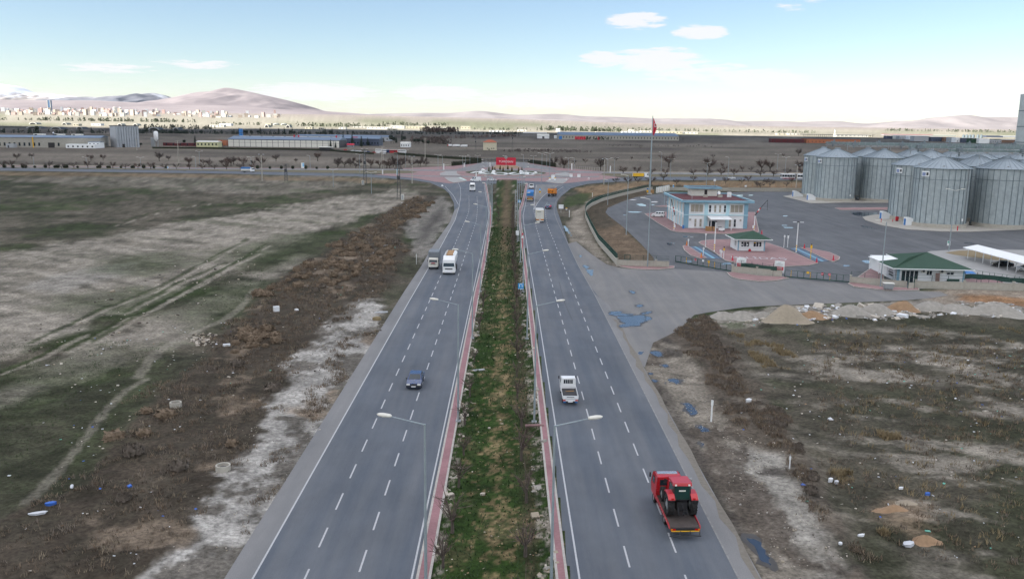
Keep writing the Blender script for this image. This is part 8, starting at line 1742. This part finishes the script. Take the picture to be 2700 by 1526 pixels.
for i, (x, yb, s_) in enumerate(((1450, 437, .8), (1461, 440, 1.1), (1479, 442, 1), (1487, 444, 1.2), (1495, 443, .9), (1515, 433, .8), (1543, 431, .9), (1575, 430, .8), (1590, 428, 1), (1583, 449, 1.2), (1625, 425, .8), (1665, 421, .7), (1712, 420, .7), (1741, 417, .8), (1763, 441, 1.4), (1870, 451, 1.3), (1905, 441, .8), (1880, 417, .9), (1912, 452, 1), (1957, 452, .9), (1980, 452, .8), (2008, 452, 1.3), (2030, 452, 1.1), (2066, 415, 1), (2105, 412, 1.2), (2108, 449, 1.1), (1688, 392, .7), (1843, 386, .8))): p = at(x, yb); tree(TALL if s_ > 1 else TREES, p.x, p.y, s_ * 1.15, f'bare tree in the fields right of the roundabout, {nth(i)} listed from its fence', 'scattered trees right of the roundabout')
for i in range(34):
 x = rnd.choice((rnd.uniform(480, 700), rnd.uniform(860, 1130), rnd.uniform(880, 1080))); yb = rnd.uniform(434, 444) + (x - 500) * .004; p = at(x, yb - 1); tree(TALL, p.x, p.y, rnd.uniform(.6, 1.15), 'bare thicket tree between the cross road and the warehouses', 'bare thicket trees left of the roundabout')
for i, (x, yb, s_) in enumerate(((45, 422, .9), (84, 420, .7), (240, 424, .8), (272, 424, .7), (420, 425, 1.1), (445, 424, .7), (838, 425, 1.2), (728, 426, .9), (780, 428, .5), (312, 388, 1.4), (318, 388.5, 1.2))): p = at(x, yb); tree(TALL, p.x, p.y, s_, f'lone bare tree in the field before the factories, {nth(i)} of them', 'lone trees before the factories')
def conifer(seed, h, n=420):
 b_ = MB(); r_ = random.Random(seed); f = cone(h * .24, h, h * .1)
 for k in range(n):
  q, d = f(r_); s_ = h * r_.uniform(.03, .075); v = (d + Vector((0, 0, -.6)) + Vector((r_.uniform(-.5, .5), r_.uniform(-.5, .5), r_.uniform(-.3, .5)))).normalized() * s_ * 1.5; w_ = v.cross(Vector((0, 0, 1))).normalized() * s_ * .6
  b_.add([q - w_, q + w_, q + v], [(0, 1, 2)])
 b_.lathe([(h * .15, h * .12), (h * .12, h * .4), (h * .05, h * .8), (.01, h * .95)], 7); return MB().cyl((0, 0, 0), (0, 0, h * .3), h * .02, n=6).mesh('trunk', M['trunk']), b_.mesh('crown', M['needle'])
CON = [conifer(s, 8) for s in range(3)]; PINE = []
for s in range(3):
 PINE.append((MB().cyl((0, 0, 0), (.2, 0, 4.5), .22, .12, 6).mesh('trunk', M['trunk']), bush_mesh('crown', 480, M['needle'], ball(2.4, 2.2, 5.6, .3), 60 + s, .5)))
for i, (x, yb, s_, k) in enumerate(((905, 386, 1.9, 0), (929, 386, 1.7, 0), (953, 389, 1.6, 0), (970, 385, 1.2, 0), (872, 391, 1.1, 0), (885, 391, .9, 0), (1005, 377, 1.2, 0), (1031, 379, 1.5, 1), (1038, 379, 1.3, 1), (1045, 378, 1.4, 0), (1060, 373, 1.5, 0), (1066, 376, 1.2, 1), (1094, 380, 1.1, 1), (1104, 381, 1.2, 1), (1115, 381, .9, 1), (515, 384, 1.4, 0), (486, 383, .8, 1), (1129, 386, .9, 1), (372, 388, .6, 1), (1012, 376, .9, 0))):
 p = at(x, yb); tree(PINE if k else CON, p.x, p.y, s_, f'dark evergreen near the warehouses, {nth(i)} one listed from the red cube', 'evergreens near the warehouses', name='conifer')
for i in range(46):
 x = rnd.choice((rnd.uniform(1535, 1720), rnd.uniform(0, 420), rnd.uniform(470, 700), rnd.uniform(735, 900)))
 yb = 367.5 if x > 1400 else 349 + x * .006 + rnd.uniform(0, 4); p = at(x, yb); tree(CON if rnd.random() < .5 else PINE, p.x, p.y, rnd.uniform(.9, 1.7) * (1.0 if x > 1400 else 1.2), 'dark evergreen in the tree belt of the far plain', 'evergreens of the far belts', name='conifer')
for i, x in enumerate((12, 35, 61, 68, 92, 120, 145, 152, 171, 176, 205, 257, 263, 284, 289, 319, 348, 352, 379, 406, 438, 679, 712, 742, 772, 806, 835, 864)):
 p = at(x, 443 + x * .0035); t = thing('shrub', f'dark round evergreen shrub beyond the cross road, {nth(i)} from the left', 'shrub', (p.x, p.y, 0), i, 'round shrubs beyond the cross road')
 if i == 0: SHR = bush_mesh('foliage', 260, M['hedge'], ball(1.0, 1.0, .95, .5), 5, .22); SHC = MB().lathe([(.1, .0), (.75, .4), (.8, 1.0), (.4, 1.55), (.01, 1.7)], 9).mesh('core', M['hedge'])
 o = put('foliage', SHR, t); put('core', SHC, o); t.scale = [rnd.uniform(.8, 1.3)] * 3
for i in range(40):
 y_ = 46 + i * 8.6; x = (1.55 if y_ < 260 else x_on(mr_out, y_) - 1.9) + rnd.uniform(-.25, .25); tree(SAP, x, y_, rnd.uniform(.8, 1.25), f'thin bare sapling in the right row of the median, {nth(i)} from the viewer', 'saplings in the right row of the median', .06, 'sapling')
for i, y_ in enumerate((43, 47.5, 53, 58, 66, 73, 81, 90, 104, 121, 137, 255, 275, 292, 310, 330, 350, 372, 395)): tree(SAP, (-3.9 if y_ < 240 else x_on(ml_out, y_) + 2.2) + rnd.uniform(-.2, .2), y_, rnd.uniform(.75, 1.2), f'thin bare sapling in the left row of the median, {nth(i)} from the viewer', 'saplings in the left row of the median', .06, 'sapling')
def belt(pts, n, h, m_, label, conif=.3):
 b_ = MB(); Q = [Vector(p) for p in pts]
 for k in range(n):
  i = rnd.randrange(len(Q) - 1); q = Q[i].lerp(Q[i + 1], rnd.random()) + Vector((rnd.gauss(0, 6), rnd.gauss(0, 14))); zb = float(rise(q.y, q.x)); hh = h * rnd.uniform(.5, 1.25); con = rnd.random() < conif
  for j in range(12):
   z = rnd.random(); rr = hh * (.22 * (1 - z) if con else .38 * math.sin(math.pi * (.15 + .8 * z))) ; a = rnd.uniform(0, 6.28); c = Vector((q.x + math.cos(a) * rr, q.y + math.sin(a) * rr, zb + hh * z)); s_ = hh * rnd.uniform(.14, .26); a2 = rnd.uniform(0, 6.28); d = Vector((math.cos(a2), math.sin(a2), 0)) * s_
   b_.add([c - d, c + d, c + Vector((rnd.uniform(-.3, .3) * s_, rnd.uniform(-.3, .3) * s_, s_ * 1.4))], [(0, 1, 2)])
 tag(b_.build('tree_belt', M[m_]), label, kind='stuff')
FW = lambda l_, Y_: [far_at(x, 330, Y_).xy for x in l_]
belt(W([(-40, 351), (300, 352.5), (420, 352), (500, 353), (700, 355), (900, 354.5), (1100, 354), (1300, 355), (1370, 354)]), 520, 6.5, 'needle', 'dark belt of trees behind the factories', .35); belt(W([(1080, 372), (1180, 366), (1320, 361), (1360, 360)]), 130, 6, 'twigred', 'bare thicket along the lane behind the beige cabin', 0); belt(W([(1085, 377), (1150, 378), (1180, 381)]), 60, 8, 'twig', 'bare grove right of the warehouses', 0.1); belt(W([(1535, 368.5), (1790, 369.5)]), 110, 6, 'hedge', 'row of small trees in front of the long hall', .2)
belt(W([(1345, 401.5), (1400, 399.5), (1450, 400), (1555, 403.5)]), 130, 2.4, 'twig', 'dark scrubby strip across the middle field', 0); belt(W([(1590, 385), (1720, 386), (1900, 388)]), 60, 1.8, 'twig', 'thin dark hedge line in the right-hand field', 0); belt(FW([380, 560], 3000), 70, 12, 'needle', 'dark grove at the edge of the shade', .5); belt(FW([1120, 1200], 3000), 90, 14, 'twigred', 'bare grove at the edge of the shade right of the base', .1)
M['sunneedle'] = mat('grey_green_conifers', (.07, .085, .05), .95, var=.3, scale=.1)  # lighter copy of the needles, sunshine painted into the colour
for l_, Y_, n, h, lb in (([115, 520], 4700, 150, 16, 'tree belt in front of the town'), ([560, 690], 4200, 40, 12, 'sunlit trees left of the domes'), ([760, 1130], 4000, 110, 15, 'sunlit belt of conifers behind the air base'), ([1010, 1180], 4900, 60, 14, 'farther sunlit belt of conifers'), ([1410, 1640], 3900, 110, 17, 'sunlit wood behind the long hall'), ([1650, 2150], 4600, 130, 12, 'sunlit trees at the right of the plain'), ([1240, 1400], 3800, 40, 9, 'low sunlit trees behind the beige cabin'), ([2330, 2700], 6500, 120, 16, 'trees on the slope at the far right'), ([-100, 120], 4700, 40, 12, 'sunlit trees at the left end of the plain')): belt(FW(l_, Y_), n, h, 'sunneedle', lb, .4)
def pts_in(poly, n, ymin=38):
 w = [tuple(p) for p in W(poly)]; xs2 = [p[0] for p in w]; ys2 = [p[1] for p in w]; out = []; A = np.array
 while len(out) < n:
  m_ = 4000; X = np.array([rnd.uniform(min(xs2), max(xs2)) for _ in range(m_)]); Y = np.array([rnd.uniform(max(ymin, min(ys2)), max(ys2)) for _ in range(m_)]); q_ = fbm(X / 5 + 3, Y / 6, 4, .6); k_ = inside(X + (q_ - .5) * 9, Y + (q_ - .5) * 14, w) & (fbm(X / 2.2, Y / 3.1 + 9, 3, .6) > .42); out += list(zip(X[k_], Y[k_]))
 return out[:n]
def gz(x, y_):
 j = int(np.clip(np.searchsorted(ys, y_), 1, len(ys) - 1)); j = j if abs(ys[j] - y_) < abs(ys[j - 1] - y_) else j - 1; i = int(np.clip(np.searchsorted(ts, x / (max(ys[j], 0) + 42.0)), 0, NT - 1)); return float(ZZ[j, i])
DB = [bush_mesh('foliage', 330, M['drybush'], ball(.62, .5, .3, .55, -.4), 70 + s, .15) for s in range(4)]; DC = MB().lathe([(.4, 0), (.52, .25), (.35, .55), (.01, .66)], 8).mesh('foliage_core', M['drybush'])
DD = [bush_mesh('foliage', 240, M['drydark'], ball(.62, .42, .25, .35, -.3), 80 + s, .17, up=True) for s in range(4)]
z1 = [(735, 735), (830, 680), (945, 612), (985, 640), (1040, 650), (1050, 690), (1010, 720), (960, 745), (905, 760), (800, 775), (700, 790), (650, 800)]; z2 = [(1010, 600), (1060, 570), (1100, 545), (1150, 530), (1130, 552), (1070, 590), (1040, 605)]
wb = [(0, 1526), (0, 1420), (180, 1280), (330, 1150), (420, 1030), (560, 930), (640, 840), (730, 740), (830, 680), (950, 610), (1050, 545), (1100, 520), (1120, 560), (1040, 615), (1060, 660), (1010, 790), (940, 800), (850, 880), (745, 1010), (690, 1130), (600, 1260), (500, 1390), (400, 1526)]
sb = [(1765, 880), (1810, 850), (1840, 832), (1880, 850), (1960, 1000), (2060, 1080), (2100, 1180), (2180, 1300), (2330, 1526), (2250, 1526), (2130, 1280), (2080, 1200), (2000, 1180), (1900, 1085), (1868, 980)]
big = [(0, p_) for p_ in pts_in(z1, 120)] + [(0, p_) for p_ in pts_in(z2, 40)] + [(0, tuple(at(x, y_).xy)) for x, y_ in ((612, 1180), (387, 1095), (436, 1108), (380, 1155), (645, 890), (660, 905), (690, 898), (700, 920), (620, 935), (300, 1160), (735, 770))] + [(0, p_) for p_ in pts_in([(640, 880), (700, 870), (740, 900), (700, 930), (650, 925)], 22)] + [(1, p_) for p_ in pts_in(wb, 45)]
for kind_, (x, y_) in big:
 t = thing('dry_bush', 'pale brown dry tumbleweed bush on the verge left of the road' if not kind_ else 'dark dead weed bush on the verge left of the road', 'bush', (x, y_, gz(x, y_) - .04), rnd.uniform(0, 6.28), 'tumbleweed bushes left of the road' if not kind_ else 'dead weed bushes left of the road'); s_ = rnd.uniform(.75, 1.75); t.scale = (s_, s_, s_ * rnd.uniform(.7, 1)); o = put('foliage', rnd.choice(DB if not kind_ else DD), t)
 if not kind_: put('foliage_core', DC, o)
for i, (x, y_) in enumerate(pts_in(sb, 70)):
 t = thing('dry_bush', 'dark brown leafless scrub bush on the bank right of the road', 'bush', (x, y_, gz(x, y_) - .04), rnd.uniform(0, 6.28), 'scrub bushes right of the road'); s_ = rnd.uniform(.5, 1.05); t.scale = (s_, s_, s_ * rnd.uniform(.6, .9)); put('foliage', rnd.choice(DD), t)
M['mid'] = mat('brown_weeds', (.12, .088, .06), .95, var=.3, scale=2); M['weedlight'] = mat('pale_weeds', (.2, .165, .115), .95, var=.25, scale=2); MIX = ('drydark', 'mid', 'weedlight', 'drybush')
def weeds(polys, mt, label, h, name='dry_weeds', blades=8):
 b_ = MB()
 for poly, n in polys:
  for x, y_ in pts_in(poly, n):
   mi_ = 0 if mt in ('straw', 'grassblade') else rnd.choices((0, 1, 2, 3), (3, 3, 1, 2) if mt == 'drydark' else (1, 2, 2, 3))[0]; z = gz(x, y_); s_ = h * rnd.uniform(.5, 1.3) * (1 + y_ / 260)
   for k in range(blades):
    a = rnd.uniform(0, 6.28); d = Vector((math.cos(a) * rnd.uniform(.2, .9), math.sin(a) * rnd.uniform(.2, .9), 1)) * s_; w_ = Vector((-math.sin(a), math.cos(a), 0)) * s_ * .1; c = Vector((x + rnd.uniform(-.3, .3), y_ + rnd.uniform(-.3, .3), z - .03)); b_.add([c - w_, c + w_, c + d], [(0, 1, 2)], mi_)
 tag(b_.build(name, [M[q_] for q_ in (MIX if mt != 'grassblade' else ('grassblade',))] if mt != 'straw' else M[mt]), label, kind='stuff')
weeds([(wb, 6500), ([(900, 900), (985, 870), (900, 1010), (793, 1190), (720, 1300), (640, 1420), (600, 1400), (750, 1180)], 500)], 'drydark', 'dark dead weeds covering the left verge', .24); weeds([(wb, 1300), (z1, 500)], 'drybush', 'brown dry weeds mixed into the left verge', .24)
weeds([(sb, 3600), ([(2130, 900), (2500, 880), (2800, 930), (2800, 1526), (2420, 1526), (2180, 1240)], 1900)], 'drydark', 'dead scrub and weeds covering the right bank and field', .24); weeds([([(1930, 860), (2010, 890), (2100, 940), (2080, 980), (1970, 930)], 300), ([(2310, 1130), (2360, 1140), (2395, 1180), (2390, 1200), (2320, 1170)], 120), ([(2190, 1230), (2250, 1225), (2260, 1260), (2210, 1270)], 70), ([(2320, 1370), (2350, 1370), (2350, 1410), (2325, 1410)], 40), ([(2100, 870), (2700, 860), (2700, 1500), (2300, 1300)], 420)], 'straw', 'pale straw grass tufts in the right-hand field', .32)
b_ = MB()
for k in range(15000):
 y_ = 38 + (k / 15000) ** 1.7 * 210; x = rnd.uniform(-4.7, 3.4)
 if rnd.random() < math.exp(-((x + .7) / 1.0) ** 2) * .55: continue
 s_ = rnd.uniform(.05, .17) * (1 + y_ / 130); a = rnd.uniform(0, 6.28); c = Vector((x, y_, .06)); d = Vector((math.cos(a) * .7, math.sin(a) * .7, 1)) * s_; w_ = Vector((-math.sin(a), math.cos(a), 0)) * s_ * .3; b_.add([c - w_, c + w_, c + d], [(0, 1, 2)])
tag(b_.build('grass', M['grassblade']), 'short green grass of the median', kind='stuff')
weeds([([(-100, 900), (300, 900), (420, 930), (330, 1100), (100, 1300), (-100, 1400)], 1500), ([(420, 750), (700, 700), (690, 790), (520, 850)], 500)], 'grassblade', 'short grass in the left field', .16, 'grass', 4)
def scatter(spec, label, name, seed, mats, flat_=.35, size=(.06, .2)):
 r_ = random.Random(seed); b_ = MB()
 for poly, n in spec:
  for x, y_ in pts_in(poly, n):
   s_ = r_.uniform(*size) * (1 + y_ / 200) * (2.2 if r_.random() < .06 else 1); b_.box((x, y_, gz(x, y_) + s_ * flat_ * .35), (s_, s_ * r_.uniform(.4, 1), s_ * flat_ * r_.uniform(.4, 1.3)), rz=r_.uniform(0, 3), rx=r_.uniform(-.5, .5), m=r_.randrange(len(mats)))
 tag(b_.build(name, [M[k] for k in mats]), label, kind='stuff')
med_p = [(1170, 1526), (1225, 1000), (1290, 640), (1370, 640), (1400, 1000), (1440, 1526)]
scatter([(med_p, 420)], 'fallen leaves and crumbs of soil on the median', 'leaf_litter', 3, ['straw', 'clay', 'sand', 'stone'], .12, (.05, .16))
strip_l = [(1139, 1526), (1168, 1326), (1192, 1200), (1225, 1000), (1262, 800), (1275, 800), (1240, 1000), (1215, 1200), (1190, 1326), (1160, 1526)]; strip_r = [(1420, 1526), (1440, 1326), (1422, 1200), (1396, 1000), (1376, 800), (1386, 800), (1410, 1000), (1434, 1200), (1453, 1326), (1470, 1526)]
scatter([(strip_l, 160), (strip_r, 200)], 'stones and crumbs along the inner kerbs of the median', 'stones', 4, ['stone', 'sand', 'rubble'], .5, (.07, .24))
scatter([(wb, 260), ([(150, 900), (640, 820), (560, 930), (300, 1180), (60, 1330)], 120), ([(2000, 900), (2700, 900), (2700, 1526), (2330, 1526), (2100, 1180)], 270), (sb, 90), ([(1840, 830), (2500, 790), (2700, 830), (1960, 862)], 150)], 'scraps of white and coloured rubbish blown over the waste ground', 'litter', 5, ['plasticw', 'tarpw', 'tarpw', 'stone', 'plasticw', 'plasticb', 'stone', 'stone', 'clay', 'tarpw', 'sand', 'plasticg', 'stone'], .3, (.05, .15))
scatter([([(1700, 930), (1900, 1100), (2080, 1210), (2200, 1400), (2260, 1526), (2050, 1526), (1930, 1330), (1800, 1120)], 500), ([(430, 1526), (620, 1250), (850, 890), (985, 800), (985, 880), (800, 1210), (592, 1526)], 600)], 'loose gravel and stones on the bare verges', 'gravel', 6, ['stone', 'sand', 'rubble', 'trunk'], .5, (.03, .09))
scatter([([(480, 895), (560, 870), (600, 880), (590, 905), (500, 912)], 210), ([(0, 880), (640, 640), (700, 660), (560, 790), (100, 1000)], 170)], 'pale field stones heaped and strewn over the left field', 'stones', 7, ['stone', 'sand', 'trunk'], .5, (.05, .2))
def heap(x, yb, rx, h, mt, label, sy=.8, name='gravel_pile'):
 p = at(x, yb); r_ = random.Random(int(x)); b_ = MB(); n_ = 22; R_ = 9; v = []
 for k in range(R_ + 1):
  u = k / R_
  for i in range(n_):
   a = 2 * math.pi * i / n_; j = 1 + .14 * math.sin(3 * a + x) + r_.uniform(-.06, .06); v.append((math.cos(a) * rx * u * j, math.sin(a) * rx * sy * u * j, h * (math.cos(math.pi * u) * .5 + .5) * (1 + r_.uniform(-.06, .06)) - .12))
 b_.add(v, [(k * n_ + i, (k + 1) * n_ + i, (k + 1) * n_ + (i + 1) % n_, k * n_ + (i + 1) % n_) for k in range(R_) for i in range(n_)]); o = b_.build(name, M[mt], smooth=True); o.location = (p.x, p.y, .05); tag(o, label, 'heap')
heap(2070, 846, 4.4, 2.6, 'sand', 'rounded pale sand heap at the left end of the rubble bank')
for x, yb, rx, h, mt, lb in ((1905, 838, 3.0, 1.1, 'rubble', 'low rubble heap at the left end of the bank below the apron'), (1955, 838, 3.2, 1.2, 'rubble', 'rubble heap with white rubbish left of the sand heap'), (2010, 836, 2.6, 1.0, 'rubble', 'pale rubble heap touching the sand heap on its left'), (2140, 836, 3.6, 1.1, 'clay', 'brownish rubble heap right of the sand heap'), (2240, 830, 4.6, 1.7, 'rubble', 'broad white rubble heap in the middle of the bank'), (2310, 826, 4.4, 1.7, 'rubble', 'white rubble heap right of the middle of the bank'), (2380, 820, 4.0, 1.8, 'clay', 'rust-brown soil heap on the rubble bank'), (2452, 818, 4.6, 1.6, 'rubble', 'long white rubble heap below the apron end'), (2520, 822, 5.0, 1.4, 'rubble', 'grey-white rubble heap left of the broken slabs'), (2625, 826, 6.5, 1.9, 'rubble', 'wide heap of broken white slabs near the right edge'), (2360, 1345, 1.7, .5, 'clay', 'tan soil heap in the right field'), (2440, 1425, 1.3, .5, 'clay', 'tan soil heap lower in the right field'), (2390, 1330, 1.6, .4, 'sand', 'pale flat soil heap in the right field'), (2205, 948, 1.2, .35, 'sand', 'small pale soil bump in the right field'), (145, 1432, .9, .4, 'clay', 'small tan soil heap near the lower left corner'), (970, 690, 1.2, .5, 'rubble', 'grey rubble heap beside the tumbleweed')): heap(x, yb, rx, h, mt, lb, .6)
scatter([([(2570, 805), (2640, 800), (2700, 815), (2690, 838), (2590, 836)], 260), ([(1880, 826), (2540, 796), (2560, 830), (1960, 850)], 500)], 'broken slabs and stones lying on the rubble bank', 'rubble', 8, ['rubble', 'stone', 'rubble', 'plasticw'], .35, (.15, .5))
def chunk(x, y_, d, m_, name, label, cat='rubbish', rz=.4, lump=False):
 p = at(x, y_); t = MB(); r_ = random.Random(int(x * 7)); n_ = 7
 if lump:
  t.add([(d[0] * .5 * math.cos(6.283 * i / n_) * r_.uniform(.7, 1.1), d[1] * .5 * math.sin(6.283 * i / n_) * r_.uniform(.7, 1.1), z * d[2]) for z in (0, .75) for i in range(n_)] + [(0, 0, d[2])], [(i, (i + 1) % n_, n_ + (i + 1) % n_, n_ + i) for i in range(n_)] + [(n_ + i, n_ + (i + 1) % n_, 2 * n_) for i in range(n_)])
 else: t.box((0, 0, d[2] / 2), d)
 o = t.build(name, M[m_], bevel=0 if lump else .02); o.location = (p.x, p.y, gz(p.x, p.y)); o.rotation_euler = (0, 0, rz); tag(o, label, cat)
for a in ((729, 826, (.9, .7, .8), 'plasticw', 'canister', 'white canister standing at the edge of the weed band'), (782, 822, (.7, .4, .3), 'plasticw', 'sack', 'white lump on the weed band right of the canister'), (598, 918, (.9, .4, .3), 'plasticw', 'plank', 'pair of white scraps below the stone heap'), (1011, 652, (2.2, .7, .3), 'tarpw', 'sheet', 'upper pale sheet lying beside the dirt patch'), (1010, 660, (2.4, .6, .25), 'tarpw', 'sheet', 'lower pale sheet lying beside the dirt patch'), (1005, 824, (2.4, .4, .25), 'tarpw', 'sheet', 'white torn sheeting near the road edge'), (993, 843, (1.5, 1.1, .6), 'straw', 'sack', 'yellowish sack heap near the road edge'), (190, 1290, (.3, .8, .15), 'tarpw', 'sheet', 'white crumpled sheet on the lower weed band'), (135, 1340, (.9, .5, .3), 'plasticb', 'sheet', 'blue plastic tangle at the lower left'), (100, 1365, (1.5, .5, .2), 'tarpw', 'sheet', 'pale sheeting beside the blue plastic at the lower left'), (1974, 1066, (.7, .5, .5), 'plasticw', 'bag', 'white bag in front of the scrub band'), (2190, 1270, (.5, .35, .4), 'plasticw', 'bag', 'white bag at the left edge of the right field rubbish'), (2205, 1272, (.45, .35, .35), 'tarpw', 'bag', 'greyish bag beside the white one'), (2445, 1306, (.5, .35, .25), 'plasticb', 'bag', 'bright blue bag in the right field'), (2395, 1436, (1.1, .6, .3), 'tarpw', 'sheet', 'pale crumpled sheet near the lower right'), (2270, 1415, (.7, .25, .2), 'plasticw', 'sheet', 'white elongated scrap near the lower right'), (2375, 1288, (.5, .3, .2), 'plasticw', 'bag', 'white paired scraps in the right field'), (2215, 1440, (.3, .3, .2), 'plasticw', 'bag', 'small white scrap at the gravel edge'), (1262, 978, (1.5, .12, .2), 'tarpw', 'branch', 'pale forked branch lying on the median'), (1272, 1305, (.5, .3, .2), 'stone', 'stone', 'pale flat stone lying on the median'), (1290, 1130, (.35, .22, .15), 'stone', 'stone', 'orange-tinted stone on the median')): chunk(*a[:5], a[5], 'rubbish' if a[4] not in ('stone', 'branch') else a[4], lump=a[4] in ('sack', 'bag', 'sheet', 'stone'))
for x, y_, r_, lb in ((589, 1248, .62, 'pale concrete manhole ring standing proud of the weeds'), (464, 1079, .6, 'half-buried concrete manhole ring in the weed band')):
 p = at(x, y_); t = thing('manhole_ring', lb, 'manhole', (p.x, p.y, gz(p.x, p.y) - .05)); MB().lathe([(r_, 0), (r_, .55), (r_ * .8, .55), (r_ * .8, .3), (.01, .3)], 22).build('ring', M['conc'], t); MB().lathe([(r_ * .62, .31), (.01, .36)], 18).build('lid', M['dsteel'], t)
# haze
m, n, l, b = new_mat('haze'); n.remove(b)
pv = n.new('ShaderNodeVolumePrincipled'); pv.inputs['Color'].default_value = (.82, .88, 1, 1); pv.inputs['Density'].default_value = HAZE; pv.inputs['Anisotropy'].default_value = .1
l.new(pv.outputs[0], n['Material Output'].inputs['Volume'])
o = MB().box((0, 26000, 704.4), (120000, 62000, 1411.2)).build('haze', m)
tag(o, 'thin pale haze over the plain', kind='stuff')
